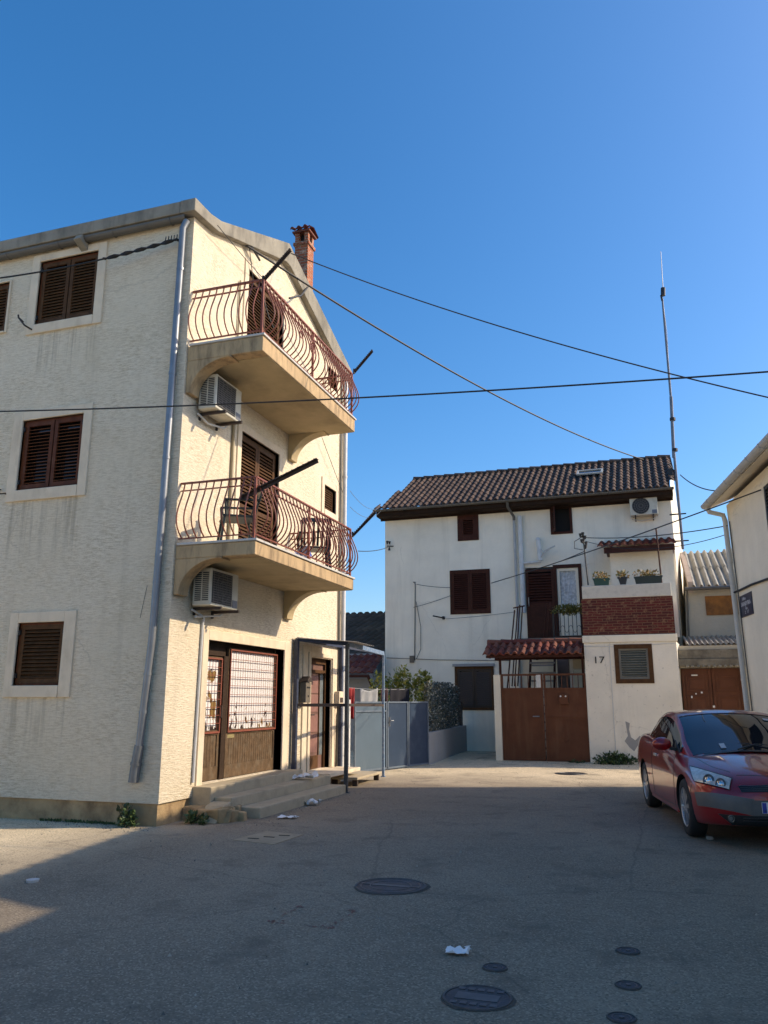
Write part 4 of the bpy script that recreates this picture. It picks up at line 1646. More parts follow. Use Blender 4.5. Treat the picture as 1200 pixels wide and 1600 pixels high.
# porch block: lower wall, ledge, brick parapet, coping
PX0 = -1.72
PW = (-.94, -.03, 2.05, 3.01)
b = MB()
b.wall([(PX0, YP, -.3), (side_x(YP), YP, -.3), (side_x(YP) - .03, YP, 3.08), (PX0, YP, 3.08)], [rectY(PW, YP)], (0, .14, 0))
b.wall([(side_x(YP), YP, -.3), (side_x(Y17), Y17, -.3), (side_x(Y17), Y17, 3.08), (side_x(YP) - .03, YP, 3.08)], [], (0, 0, 0))
b.wall([(PX0, YP, -.3), (PX0, Y17, -.3), (PX0, Y17, 3.08), (PX0, YP, 3.08)], [], (0, 0, 0))
b.wall([(PX0, YP, 3.08), (side_x(YP) - .03, YP, 3.08), (side_x(Y17), Y17, 3.08), (PX0, Y17, 3.08)], [], (0, 0, 0))
b.build('porch_wall', PORCH, h17)
b = MB()
sx = .595
b.box(PX0 - .03, sx + .03, YP - .035, YP + .22, 3.085, 3.275)
b.build('ledge', WHITE2, h17, bevel=.012)
b = MB()
b.box(PX0, sx, YP - .01, YP + .20, 3.28, 4.25)
b.box(sx - .20, sx, YP + .20, Y17 - .02, 3.28, 4.25)
b.build('brick_parapet', BRICKW, h17)
b = MB()
b.box(PX0 + .03, sx - .02, YP - .02, YP + .19, 4.255, 4.60)
b.box(sx - .21, sx - .015, YP + .19, Y17 - .02, 4.255, 4.55)
b.build('coping', mat('pale_coping_cement', (.66, .61, .52), .9, .15, 4, .4, 30, dirt=(.22, .2, .17), dirt_amt=.6, dscale=4), h17, bevel=.015)
b = MB()
b.box(PX0 + .01, sx - .22, YP + .22, Y17 - .01, 3.10, 3.30)
b.build('terrace_floor', CONC, h17)
# little tiled lean-to on the terrace
b = MB()
b.box(-.98, side_x(24) - .02, 23.8, Y17 - .004, 3.31, 5.86)
b.build('terrace_closet', WHITE2, h17)
b = MB()
b.box(-1.12, side_x(23.6) + .06, 23.42, 23.50, 5.72, 5.88)
b.box(-1.10, side_x(24) + .03, 23.50, Y17 - .01, 5.87, 5.90)
b.build('closet_fascia', WOODD, h17)
b = MB()
tile_roof(b, (-1.30, 23.36, 5.90), (1, 0, 0), (0, 1.62, .42), (0, -.42, 1.62), 2.15, 1.70, .21, .36, .05)
b.build('closet_roof', TILE_R, h17)
# main roof
b = MB()
vr = V((0, 27.8 - 24.5, 9.66 - 7.78))
nr_ = V((0, -vr.z, vr.y)).normalized()
slope = vr.length


def clip17(u, v):
    x = -8.50 + u
    return x > -8.44 + .42 * v / slope and x < .94 + .08 * v / slope


tile_roof(b, (-8.50, 24.5, 7.80), (1, 0, 0), vr, nr_, 9.56, slope, .213, .36, .055, clip=clip17)
vb = V((0, 31.4 - 27.8, 7.78 - 9.66))
tile_roof(b, (-8.1, 31.4, 7.78), (1, 0, 0), -vb, V((0, vr.z, vr.y)).normalized(), 9.1, vb.length, .3, .5, .055)
for k in range(23):
    x0 = -8.06 + k * .395
    b.tube([(x0, 27.8, 9.70), (x0 + .42, 27.8, 9.68)], [.105, .085], 8, 0)
    for fi in range(len(b.f) - 10, len(b.f)):
        b.uv[fi] = [(k * 3.5 + .5, 40.5)] * len(b.f[fi])
b.build('roof', TILE_B, h17)
sk = MB()
c = V((-1.55, 24.5, 7.8)) + vr * .58 + nr_ * .10
vu = vr.normalized()
frame_box(sk, V((1, 0, 0)), vu, nr_, c - V((.42, 0, 0)) - vu * .25, .84, .5, .06, .05)
so = sk.build('skylight', mat('pale_metal_frame', (.42, .42, .38), .5, .1), h17)
sk = MB()
sk.obox(c + nr_ * .01, (.36, 0, 0), vu * .19, nr_ * .008)
sk.build('skylight_pane', GLASS, so)
b = MB()
b.box(-8.42, .92, 24.52, 24.56, 7.58, 7.76)
b.box(-8.42, .92, 24.562, Y17 - .004, 7.56, 7.60)
b.box(-8.42, .92, Y17 - .03, Y17 - .006, 7.50, 7.558)
b.build('eave_boards', mat('tarred_eave_boards', (.034, .018, .012), .8, .25, 6, spec=.15), h17)
b = MB()
gpt = [(math.cos(PI + PI * i / 8) * .07, math.sin(PI + PI * i / 8) * .07) for i in range(9)]
b.grid([[(x, 24.44 + p, 7.77 + q) for (p, q) in gpt] for x in (-8.5, .95)])
b.grid([[(x, 24.44 + p * .9, 7.775 + q * .9) for (p, q) in gpt] for x in (-8.5, .95)])
for k in range(12):
    x = -8.3 + k * .82
    b.tube([(x, 24.44 + p * 1.08, 7.77 + q * 1.08) for (p, q) in gpt], .009, 5)
b.build('gutter', GUTG, h17)
b = MB()
b.tube([(-4.02, 24.44, 7.70), (-4.02, 24.5, 7.56), (-3.90, 24.88, 7.32), (-3.90, 24.90, 7.2)], .045, 8)
b.build('downpipe', GUTG, h17, smooth=True)
b = MB()
b.tube([(-3.905, 24.90, 7.22), (-3.905, 24.90, .2)], .04, 8)
b.build('downpipe', mat('dull_grey_pipe', (.42, .42, .41), .5, .1, 5), h17, smooth=True)
b = MB()
b.tube([(-3.715, 24.90, 4.25), (-3.715, 24.90, 7.33)], .075, 10)
b.tube([(-3.715, 24.90, 5.80), (-3.715, 24.90, 5.86)], .085, 10)
b.build('vent_pipe', WPIPE, h17, smooth=True)
b = MB()
b.tube([(-3.65, 24.88, 5.80), (-3.10, 24.86, 5.82)], .035, 8)
b.tube([(-3.12, 24.85, 5.85), (-3.16, 24.85, 6.5)], .075, 10)
b.tube([(-3.16, 24.85, 6.5), (-3.16, 24.85, 6.58)], [.09, .06], 10)
b.build('flue_pipe', WPIPE, h17, smooth=True)
b = MB()
b.tube([(-3.08, 24.80, 5.95), (-2.95, 24.7, 6.12), (-2.62, 24.6, 6.24)], .022, 6)
b.tube([(-3.08, 24.80, 6.2), (-2.95, 24.7, 6.05), (-2.75, 24.62, 6.2)], .016, 6)
b.build('wall_bracket', mat('pale_grey_metal', (.45, .45, .44), .5, .15), h17)

UX, DYm = V((1, 0, 0)), V((0, -1, 0))


def window17(a, y, leafs, matl, frame=.05, slat=.06, lbl=None, back=.1, pane=GLASS, tilt=.6, frm=None):
    b = MB()
    b.box(a[0], a[1], y + back + .04, y + back + .05, a[2], a[3])
    wo = b.build('window', pane, h17, label=lbl)
    f = MB()
    frame_box(f, UX, V_, V((0, 1, 0)), (a[0] - .03, y - .025, a[2] - .03), a[1] - a[0] + .06, a[3] - a[2] + .06, frame + .03, .10)
    f.build('frame', frm or matl, wo)
    lw = (a[1] - a[0] - 2 * frame) / leafs
    for k in range(leafs):
        shutter_mb(UX, V_, DYm, (a[0] + frame + k * lw + .004, y + .02, a[2] + frame), lw - .008, a[3] - a[2] - 2 * frame, .065, .035, slat, 0, tilt).build('shutter', matl, wo)
    return wo


window17(AT1, Y17, 1, WOODD, .09)
window17(MW, Y17, 2, WOODD, .03, .065)
window17(LW_, Y17, 2, mat('dark_brown_shutter', (.022, .012, .010), .5, .2), .05, .06, 'dark ground floor window beside the gate pillar', frm=WOOD, tilt=.25)
b = MB()
b.box(LW_[0] - .08, LW_[1] + .06, Y17 - .10, Y17 - .002, LW_[3] + .03, LW_[3] + .11)
b.build('window_hood', GREYW, h17)
# open attic window
b = MB()
b.box(AT2[0], AT2[1], Y17 + .15, Y17 + .16, AT2[2], AT2[3])
wo = b.build('window', DARK, h17, label='open attic window with its shutter swung out')
b = MB()
frame_box(b, UX, V_, V((0, 1, 0)), (AT2[0] - .03, Y17 - .025, AT2[2] - .03), AT2[1] - AT2[0] + .06, AT2[3] - AT2[2] + .06, .08, .1)
b.build('frame', WOODD, wo)
shutter_mb(V((.35, -.94, 0)), V_, V((-.94, -.35, 0)), (AT2[0] + .04, Y17 - .01, AT2[2] + .03), .33, AT2[3] - AT2[2] - .06, .06, .03, .06).build('shutter', WOODD, wo)
# porch window with pale blind
pane = mat('grey_blind', (.20, .195, .17), .6, .1)
b = MB()
b.box(PW[0], PW[1], YP + .12, YP + .13, PW[2], PW[3])
wo = b.build('window', GLASS, h17)
b = MB()
frame_box(b, UX, V_, V((0, 1, 0)), (PW[0] - .02, YP - .02, PW[2] - .02), PW[1] - PW[0] + .04, PW[3] - PW[2] + .04, .11, .10)
b.build('frame', WOOD, wo)
shutter_mb(UX, V_, DYm, (PW[0] + .09, YP + .06, PW[2] + .09), PW[1] - PW[0] - .18, PW[3] - PW[2] - .18, .05, .03, .062, 0, 1.1).build('shutter', pane, wo)
# balcony door: closed shutter leaf, glazed leaf with lace curtain
b = MB()
b.box(DR[0], DR[1], Y17 + .12, Y17 + .13, DR[2], DR[3])
wo = b.build('balcony_door', GLASS, h17)
b = MB()
frame_box(b, UX, V_, V((0, 1, 0)), (-2.76, Y17 - .03, DR[2]), DR[1] + 2.76, DR[3] - DR[2] + .05, .10, .12)
b.build('frame', WOODD, wo)
shutter_mb(UX, V_, DYm, (DR[0], Y17 - .01, DR[2] + .02), .88, DR[3] - DR[2] - .08, .09, .04, .085, 1.05, .6).build('shutter', WOODD, wo)
b = MB()
frame_box(b, UX, V_, V((0, 1, 0)), (-2.655, Y17 + .02, DR[2] + .1), .655, DR[3] - DR[2] - .16, .085, .05)
b.box(-2.57, -2.085, Y17 + .02, Y17 + .06, DR[2] + .18, DR[2] + .85)
b.build('glazed_leaf', WHITE2, wo)
b = MB()
P = []
for i in range(61):
    x = -2.57 + .485 * i / 60
    yy = Y17 + .085 + .012 * math.sin(i * 1.15) + .006 * math.sin(i * 2.7)
    P.append([(x, yy, DR[2] + .87), (x, yy, DR[3] - .14)])
b.grid(P)
b.build('curtain', mat('lace_curtain', (.62, .64, .65), .8, .35, 14, .2, 30), wo, smooth=80)
b = MB()
b.tube([(DR[0] + .08, Y17 - .06, 4.45), (DR[0] + .08, Y17 - .10, 4.5), (DR[0] + .08, Y17 - .10, 4.72)], .018, 6)
b.build('handle', ZINC, wo)
# landing, railing
b = MB()
b.box(-3.80, PX0 - .005, 23.5, Y17 - .004, 3.20, 3.36)
b.build('landing', CONC, h17)
b = MB()
for k in range(8):
    x = -2.58 + k * .115
    b.tube([(x, 23.55, 3.42), (x, 23.55, 4.1)], .010, 5)
    b.tube([(x + .057 * (1 - math.cos(j * PI / 5)) , 23.55, 3.60 + (.1 * math.sin(j * PI / 5)) * (1 if k % 2 else -1)) for j in range(6)], .008, 4)
for z in (3.40, 4.1):
    b.bar((-2.66, 23.55, z), (PX0 - .01, 23.55, z), .03, .025)
b.box(-2.69, -2.64, 23.52, 23.58, 3.36, 4.15)
b.build('railing', BLACKM, h17)
# stair from the yard
b = MB()
for k in range(14):
    z = .1 + k * .225
    y = 22.35 + k * .115
    b.box(-3.35, -2.72, y, y + .25, z, z + .04)
b.build('stair_tread', GREYW, h17)
b = MB()
for x in (-3.38, -2.69):
    b.bar((x, 22.30, .1), (x, 23.95, 3.3), .04, .18)
b.build('stringer', WOODD, h17)
b = MB()
for (x, y0, y1, z0, z1, r) in ((-3.70, 23.5, 23.7, 2.0, 4.3, .02), (-3.62, 23.45, 23.6, 2.0, 4.35, .02), (-3.52, 23.4, 23.45, 2.0, 4.3, .02), (-3.78, 22.9, 23.6, 1.6, 4.2, .022)):
    b.tube([(x - .22, y0, z0), (x, y1, z1)], r, 6)
b.tube([(-3.80, 23.5, 4.25), (-3.45, 23.45, 4.3)], .02, 6)
for x in (-2.95, -2.85):
    b.tube([(x, 23.5, 3.36), (x + .12, 23.6, 4.4)], .018, 6)
b.build('stair_rail', WOODD, h17)
b = MB()
b.box(-2.62, -2.30, 23.6, 23.9, .0, 3.2)
b.build('pier', mat('brown_grey_pier', (.16, .12, .11), .8, .2), h17)
b = MB()
b.box(-2.24, -2.14, 23.2, 23.3, .0, 3.2)
b.build('pier', WPIPE, h17)
b = MB()
b.box(-2.13, PX0 - .01, 23.1, 23.3, 2.45, 3.2)
b.build('beam', OCHRE, h17)
b = MB()
for z in (2.34, 2.62):
    b.box(-3.38, -2.65, 23.30, 23.36, z, z + .05)
b.build('stair_beam', GREYW, h17)
# house number, plaster patch, wall crack, conduit
b = MB()
put_text(b, '17', .25, (-1.36, YP - .004, 2.63), (1, 0, 0), (0, 0, 1), (0, -1, 0), extrude=.006, squeeze=1.25)
b.build('house_number', BLACKM, h17)
b = MB()
pts = [(977, 1127), (984, 1130), (983, 1140), (986, 1152), (993, 1157), (999, 1150), (1008, 1152), (1003, 1158), (996, 1166), (991, 1174), (984, 1168), (976, 1158), (981, 1150)]
b.prism([at(p[0], p[1], 1, YP - .004) for p in pts], (0, .008, 0))
b.build('cement_patch', GREYW, h17)
b = MB()
b.tube([(-1.07, YP - .008, 3.05), (-1.08, YP - .008, .3)], .009, 5)
b.tube([(PX0, YP - .01, 3.0), (-.9, YP - .012, 2.97), (.55, YP - .01, 3.03)], .008, 5)
b.build('conduit', WPIPE, h17)
b = MB()
zc = at(649, 912, 1, Y17).z
xc_ = at(649, 912, 1, Y17).x
b.tube([(xc_, Y17 - .02, zc), (xc_ - .04, Y17 - .02, 2.85)], .016, 6)
b.tube([(xc_, Y17 - .02, zc), (xc_, Y17 - .25, zc + .02), (xc_ + .1, Y17 - .3, zc)], .014, 6)
b.tube([(xc_ + .03, Y17 - .03, zc - .6), (xc_ + .18, Y17 - .05, zc - 1.4), (xc_ + .17, Y17 - .04, 3.2), (xc_ + .02, Y17 - .03, 2.9)], .010, 5)
b.box(xc_ - .20, xc_ - .06, Y17 - .06, Y17 - .003, 2.78, 3.0)
b.tube([(XL + .05, Y17 - .015, 2.95), (-6.5, Y17 - .015, 2.86), (-4.2, Y17 - .015, 2.80)], .010, 5)
b.build('facade_conduit', GUTG, h17)
b = MB()
p = at(608, 853, 1, Y17 - .1)
b.bar(p + V((-.08, 0, 0)), p + V((.12, .1, 0)), .03, .03)
for (dx_, dz_) in ((-.05, .16), (.03, .14), (.02, -.16)):
    b.tube([p + V((dx_, -.05, dz_ * .3)), p + V((dx_, -.05, dz_))], [.02, .045], 8)
b.build('insulator', BLACKM, h17)
p = at(690, 966, 1, Y17 - .05)
b = MB()
b.tube([p + V((-.22, -.25, .06)), p + V((.1, .04, 0))], .022, 6)
b.tube([p + V((.06, 0, -.04)), p + V((.06, 0, .06))], .04, 8)
b.build('clothesline_hook', RUSTM, h17)

aircon((.06, Y17, 7.02), PI, 'white air conditioner high under the eaves of the white house', w=.80, h=.58, d=.30, dark_front=False)

# gate, pillar, canopy of number 17
gy = YP + .0
t = thing('courtyard_gate', 'brown double leaf metal gate beside house number 17', 'gate', (-2.85, gy, .03))


def leaf17(x0, x1, bars, lock):
    zt = 2.30
    b = MB()
    frame_box(b, UX, V_, V((0, 1, 0)), (x0, gy + .02, .06), x1 - x0, zt - .06, .05, .045)
    b.box(x0 + .05, x1 - .05, gy + .035, gy + .05, .11, 1.88)
    b.box(x0 + .05, x1 - .05, gy + .02, gy + .065, 1.88, 1.93)
    lf = b.build('gate_leaf', GATEB, t)
    s = MB()
    for k in range(1, bars):
        x = x0 + .05 + (x1 - x0 - .1) * k / bars
        s.box(x - .010, x + .010, gy + .03, gy + .05, 1.93, zt - .05)
    s.build('bars', GATEB, lf)
    return lf


leaf17(-3.97, -2.85, 6, False)
lf = leaf17(-2.83, PX0 - .01, 7, True)
b = MB()
b.box(-3.02, -2.90, gy + .006, gy + .02, 1.94, 2.27)
b.build('name_plate', WPIPE, t)
b = MB()
b.box(-2.44, -2.20, gy - .04, gy + .03, 1.50, 1.76)
b.build('letter_box', GATEB, t, bevel=.008)
b = MB()
for x in (-2.39, -2.26):
    b.disc_prism((x, gy - .041, 1.71), .022, (0, -1, 0), .006, 10)
b.build('bell_button', mat('pale_plate', (.6, .6, .58), .4, .1), t)
b = MB()
b.tube([(-2.98, gy + .03, 1.19), (-2.98, gy - .04, 1.19), (-3.14, gy - .04, 1.19)], .016, 6)
b.build('handle', ZINC, t)
b = MB()
b.box(-2.80, PX0 - .06, gy + .015, gy + .03, 1.17, 1.19)
b.box(-2.42, PX0 - .06, gy + .012, gy + .03, 1.08, 1.11)
b.prism([(-2.8, gy + .03, .1), (-2.74, gy + .03, .1), (-2.2, gy + .03, 1.12), (-2.26, gy + .03, 1.12)], (0, -.006, 0))
b.tube([(-2.3 + .07 * math.cos(i * PI / 8), gy + .028, .62 + .07 * math.sin(i * PI / 8)) for i in range(17)], .006, 4)
b.build('gate_trim', GATEB, t)
b = MB()
b.box(-4.17, -3.985, gy - .02, gy + .2, -.1, 2.28)
b.build('gate_pillar', WHITE2, label='slim white pillar at the hinge side of the brown gate', cat='pillar', bevel=.012)
t = thing('gate_canopy', 'small red tiled canopy over the brown gate', 'canopy', (-3.0, gy, 2.75))
b = MB()
tile_roof(b, (-4.38, gy - .35, 2.79), (1, 0, 0), (0, .75, .36), (0, -.36, .75), 2.62, .84, .205, .42, .06)
tile_roof(b, (-4.38, gy + 1.15, 2.79), (1, 0, 0), (0, -.75, .36), (0, .36, .75), 2.62, .84, .205, .42, .06)
for k in range(7):
    x0 = -4.38 + k * .375
    b.tube([(x0, gy + .40, 3.17), (x0 + .40, gy + .40, 3.16)], [.10, .085], 8, 0)
    for fi in range(len(b.f) - 10, len(b.f)):
        b.uv[fi] = [(k * 2.3 + .5, 33.5)] * len(b.f[fi])
b.build('tiles', TILE_R, t)
b = MB()
b.box(-4.30, PX0 - .02, gy - .30, gy - .22, 2.72, 2.79)
b.box(-4.30, PX0 - .02, gy + .95, gy + 1.02, 2.72, 2.79)
for x in (-4.2, -3.1, -1.9):
    b.bar((x, gy - .28, 2.74), (x, gy + .40, 3.07), .06, .07)
    b.bar((x, gy + 1.0, 2.74), (x, gy + .40, 3.07), .06, .07)
b.build('rafters', WOODD, t)
for x in (-4.02, -1.80):
    b = MB()
    b.box(x - .03, x + .03, gy + .22, gy + .28, 0.0, 2.80)
    b.build('post', WOODD, t)


# flower boxes on the coping, poles
def flowerbox(x0, x1, label, m, seed, taper=.03, name='flower_box', h=.19, n=130):
    t = thing(name, label, 'flower box', ((x0 + x1) / 2, YP + .08, 4.60), 'flower boxes on the coping')
    b = MB()
    z0, z1 = 4.602, 4.60 + h
    lo = [(x0 + taper, YP + .0, z0), (x1 - taper, YP + .0, z0), (x1 - taper, YP + .16, z0), (x0 + taper, YP + .16, z0)]
    hi = [(x0, YP - .02, z1), (x1, YP - .02, z1), (x1, YP + .18, z1), (x0, YP + .18, z1)]
    b.add(lo + hi, [(0, 1, 2, 3), (0, 1, 5, 4), (1, 2, 6, 5), (2, 3, 7, 6), (3, 0, 4, 7)])
    frame_box(b, UX, V((0, 1, 0)), V_, (x0 - .012, YP - .032, z1 - .02), x1 - x0 + .024, .224, .02, .025)
    b.build('box', m, t)
    b = MB()
    b.box(x0 + .01, x1 - .01, YP - .01, YP + .17, z1 - .03, z1 - .012)
    b.build('soil', SOIL, t)
    b = MB()
    leaves(b, ((x0 + x1) / 2, YP + .07, z1 + .07), ((x1 - x0) / 2 + .06, .16, .12), n, .05, seed=seed, shell=.8)
    b.build('plants', AUTUMN, t)


flowerbox(-1.38, -.96, 'green flower box with ochre flowers beside the insulator pole', mat('green_plastic', (.012, .07, .055), .5, .1), 31)
flowerbox(-.74, -.50, 'small dark flower pot between the two long flower boxes', mat('black_pot_plastic', (.02, .025, .03), .5, .1), 32, .05, 'flower_pot', .20, 120)
flowerbox(-.32, .38, 'long dark flower box at the maroon pole', mat('dark_green_pot', (.018, .035, .032), .5, .1), 33, .03, n=190)
b = MB()
leaves(b, (-2.18, 23.45, 4.14), (.58, .14, .20), 620, .055, seed=41, shell=.9)
b.build('trailing_plant', OLIVE, label='olive trailing plant on the balcony rail beside the brick parapet', cat='plant')
b = MB()
p0, p1 = at(919, 914, 1, YP + .1), at(911, 838, 1, YP + .1)
b.tube([p0, p1], .020, 6)
for k, (dx_, zf) in enumerate(((-.07, .98), (.05, .93), (-.05, .86), (.06, .80), (0, 1.0), (.04, .74))):
    q = p0.lerp(p1, zf)
    b.tube([q, q + V((dx_, -.04, .02)), q + V((dx_, -.04, .10))], [.018, .03, .045], 7)
b.tube([p0.lerp(p1, .98) + V((-.05, 0, 0)), p0.lerp(p1, .9) + V((-.24, -.02, 0)), p0.lerp(p1, .8) + V((-.26, -.02, -.06)), p0.lerp(p1, .72) + V((-.04, 0, 0))], .011, 5)
b.build('insulator_pole', BLACKM, label='black pole with insulators at the end of the coping', cat='pole')
b = MB()
b.tube([at(1034, 912, 1, YP + .1), at(1025, 826, 1, YP + .1)], .022, 6)
b.build('clothes_pole', WOODD, label='plain maroon pole standing on the coping beside the lean-to', cat='pole')

# antenna mast on the side wall
t = thing('antenna_mast', 'very tall thin antenna mast fixed to the side of the white house', 'antenna mast', (1.05, 24.6, 5.6))
ym = 24.4
pz = lambda px, py: at(px, py, 1, ym)
b = MB()
b.tube([pz(1067, 858), pz(1052.5, 700)], .040, 8)
b.tube([pz(1052.8, 715), pz(1048.5, 620)], .048, 8)
b.tube([pz(1049, 630), pz(1035, 468)], [.036, .028], 8)
b.build('pole', mat('galvanised_mast', (.17, .17, .18), .45, .2, 6, metallic=.5), t, smooth=True)
b = MB()
b.tube([pz(1035, 470), pz(1033, 462), pz(1038, 458), pz(1036, 450)], .035, 8)
b.tube([pz(1036, 462), pz(1036, 450)], .07, 8)
for (x, y) in ((1051, 655), (1054.5, 703)):
    b.tube([pz(x, y + 2), pz(x, y - 2)], .085, 10)
b.build('coupler', BLACKM, t)
b = MB()
b.tube([pz(1036, 452), pz(1032.5, 393)], [.013, .009], 6)
b.tube([pz(1036, 470), pz(1042, 520), pz(1049, 640)], .007, 5)
b.build('whip_aerial', ZINC, t)
for (x, y) in ((1062, 803), (1066, 845)):
    b = MB()
    q = pz(x, y)
    b.bar(q + V((.12, 0, 0)), (side_x(ym) - .02, ym + .05, q.z), .03, .03)
    b.bar(q + V((-.28, 0, 0)), q + V((.18, 0, 0)), .03, .035)
    b.build('wall_bracket', BLACKM, t)
b = MB()
q = pz(1052, 738)
b.tube([q + V((-.1, .1, .3)), q + V((.02, 0, .05)), q + V((.05, 0, -.3))], .02, 6)
b.box(q.x - .14, q.x - .02, q.y - .05, q.y + .05, q.z - .1, q.z + .12)
b.build('cable_joint', BLACKM, t)

# ================================================================== low building between the white house and the right house
lb = thing('outbuilding', 'low outbuilding with a brown double door and corrugated roofs', 'outbuilding', (1.6, 22.3, 0))
YLo = 22.3
XR2 = 5.2
LD = (.62, 2.10, .05, 2.42)
b = MB()
b.box(.62, 2.1, YLo + .21, YLo + .25, -.1, 2.44)
b.wall([(.56, YLo, -.3), (XR2, YLo, -.3), (XR2, YLo, 2.98), (.66, YLo, 2.98)], [rectY(LD, YLo)], (0, .2, 0))
b.build('wall', OCHRE, lb)
b = MB()
b.box(.46, 2.35, YLo - .10, YLo - .003, 2.46, 2.64)
b.box(.60, XR2, YLo - .06, YLo - .003, 2.643, 2.88)
b.build('lintel', mat('dark_stained_lintel', (0.20, 0.175, 0.135), .92, .3, 3, .6, 40, dirt=(.07, .06, .045), dirt_amt=.8, dscale=5, dlo=.42, dhi=.7), lb, bevel=.015)
b = MB()
for k in range(14):
    x = .80 + k * .13
    b.tube([(x, YLo - .13, 2.452), (x + .08, YLo - .02, 2.448)], .030, 7)
b.build('tile_edge', CONC, lb, smooth=True)
for k in range(2):
    x0, x1 = LD[0] + .03 + k * .725, LD[0] + .03 + (k + 1) * .725
    b = MB()
    b.box(x0 + .004, x1 - .004, YLo + .10, YLo + .14, LD[2] + .01, LD[3] - .02)
    lf = b.build('door', GATEB, lb)
    f = MB()
    yy = YLo + .085
    for (za, zb) in ((.25, .78), (.88, 1.18), (1.28, 1.72), (1.82, 2.22)):
        frame_box(f, UX, V_, V((0, 1, 0)), (x0 + .10, yy, za), x1 - x0 - .2, zb - za, .045, .02)
        f.box(x0 + .19, x1 - .19, yy + .004, yy + .016, za + .09, zb - .09)
    f.box(x0 + .01, x0 + .07, yy - .006, yy + .016, LD[2] + .02, LD[3] - .03)
    f.box(x1 - .07, x1 - .01, yy - .006, yy + .016, LD[2] + .02, LD[3] - .03)
    f.build('moulding', GATEB, lf, bevel=.008)
for (px, py, w_, h_) in ((1085, 1055, .075, .016), (1081, 1089, .018, .028), (1087.5, 1084, .018, .018), (1096.5, 1082, .022, .022), (1115.5, 1104, .026, .026)):
    q = at(px, py, 1, YLo + .07)
    b = MB()
    b.box(q.x - w_, q.x + w_, YLo + .064, YLo + .078, q.z - h_, q.z + h_)
    b.build('door_fitting', mat('white_fittings', (.75, .74, .7), .4, .05), lb)
b = MB()
corrugated(b, (.84, YLo + .12, 3.02), (1, 0, 0), (0, 2.15, .36), (0, -.36, 2.15), XR2 - .84, 2.18, .125, .028)
b.build('lower_roof', CORR, lb)
b = MB()
b.box(.80, XR2, YLo + .14, YLo + .24, 2.90, 2.98)
b.build('roof_beam', WOODD, lb)
YU = 24.5
b = MB()
b.wall([(.90, YU, 2.5), (XR2, YU, 2.5), (XR2, YU, 4.74), (1.02, YU, 4.74)], [], (0, 0, 0))
b.wall([(.90, YU, 2.5), (1.25, 28.2, 2.5), (1.25, 28.2, 6.3), (1.02, YU, 4.74)], [], (0, 0, 0))
b.wall([(XR2, YLo, -.3), (XR2, 28.2, -.3), (XR2, 28.2, 6.2), (XR2, YU, 4.74), (XR2, YLo, 2.98)], [], (0, 0, 0))
b.wall([(.9, 28.2, 2.5), (XR2, 28.2, 2.5), (XR2, 28.2, 6.3), (1.2, 28.2, 6.3)], [], (0, 0, 0))
b.build('upper_wall', OCHRE, lb)
b = MB()
b.box(1.53, 2.75, YU - .03, YU - .003, 3.96, 4.50)
b.build('rusty_board', mat('rusty_sheet', (.30, .105, .022), .8, .4, 4, .2, 20, dirt=(.09, .035, .015), dirt_amt=.8, dscale=3), lb)
b = MB()
vv = V((0, 3.75, 1.62))
corrugated(b, (1.20, 24.28, 4.76), (1, 0, 0), vv, (0, -1.62, 3.75), XR2 + .1 - 1.20, vv.length * .50, .205, .055)
corrugated(b, V((1.20, 24.28, 4.79)) + vv * .48, (1, 0, 0), vv, (0, -1.62, 3.75), XR2 + .1 - 1.20, vv.length * .52, .205, .055)
b.build('upper_roof', CORR, lb)
b = MB()
b.prism([(1.10, 24.35, 4.60), (1.10, 28.05, 6.20), (1.10, 28.05, 6.42), (1.10, 26.3, 5.78), (1.10, 24.35, 4.92)], (.13, 0, 0))
b.build('parapet', mat('pink_stained_render', (.42, .32, .26), .9, .2, 4, .5, 40, dirt=(.2, .17, .14), dirt_amt=.6, dscale=4), lb)
b = MB()
b.tube([(1.0, 24.22, 4.70), (XR2, 24.22, 4.70)], .05, 8)
b.tube([(1.06, YU - .05, 4.7), (1.0, YU - .06, 3.2)], .028, 8)
b.build('gutter', GUTG, lb)

# ================================================================== older house behind on the left
oh = thing('tiled_cottage', 'low dark tiled cottage behind the blue gate', 'house', (-11, 27, 0))
b = MB()
b.box(-16, -8.6, 24.9, 32, -.2, 3.1)
b.build('wall', GREYW, oh)
b = MB()
sd_ = V((.50, .80, .52)).normalized()
ud = V((.85, -.53, 0)).normalized()
nn = ud.cross(sd_)
if nn.z < 0:
    nn = -nn
co_ = V((-14.6, 25.3, 3.02))
sd_ = V((.50, .80, .50)).normalized()
ud = V((1, 0, 0))
tile_roof(b, co_, ud, sd_, (-.2, -.5, .84), 8.0, 3.7, .26, .40, .085, clip=lambda u, v: (co_ + ud * u + sd_ * v).x < -8.40)
b.build('roof', TILE_D, oh)
b = MB()
tile_roof(b, (-11.4, 23.5, 2.42), (1, 0, 0), (0, 1.1, .62), (0, -.62, 1.1), 3.25, 1.26, .21, .36, .04)
b.build('lean_to_roof', TILE_R, oh)
b = MB()
b.box(-11.3, -8.22, 23.55, 23.62, 2.26, 2.40)
b.box(-11.0, -8.35, 24.0, 24.88, 0, 2.30)
b.build('lean_to_wall', GREYW, oh)
b = MB()
b.tube([(-11.4, 23.42, 2.36), (-8.3, 23.42, 2.33), (-8.2, 23.55, 2.0), (-8.05, 23.9, 1.75)], .055, 7)
b.build('gutter', WOODD, oh)

# ================================================================== RIGHT: white house leaning into the frame
RP = V((1.72, 17.75, 0))
RD = V((-.154, .988, 0)).normalized()       # along the wall, away from the street
RN = V((-RD.y, RD.x, 0))                    # out of the wall towards the yard
UPZ = V((0, 0, 1))


def rp(al, z, off=0.0):
    return RP + RD * al + RN * off + UPZ * z


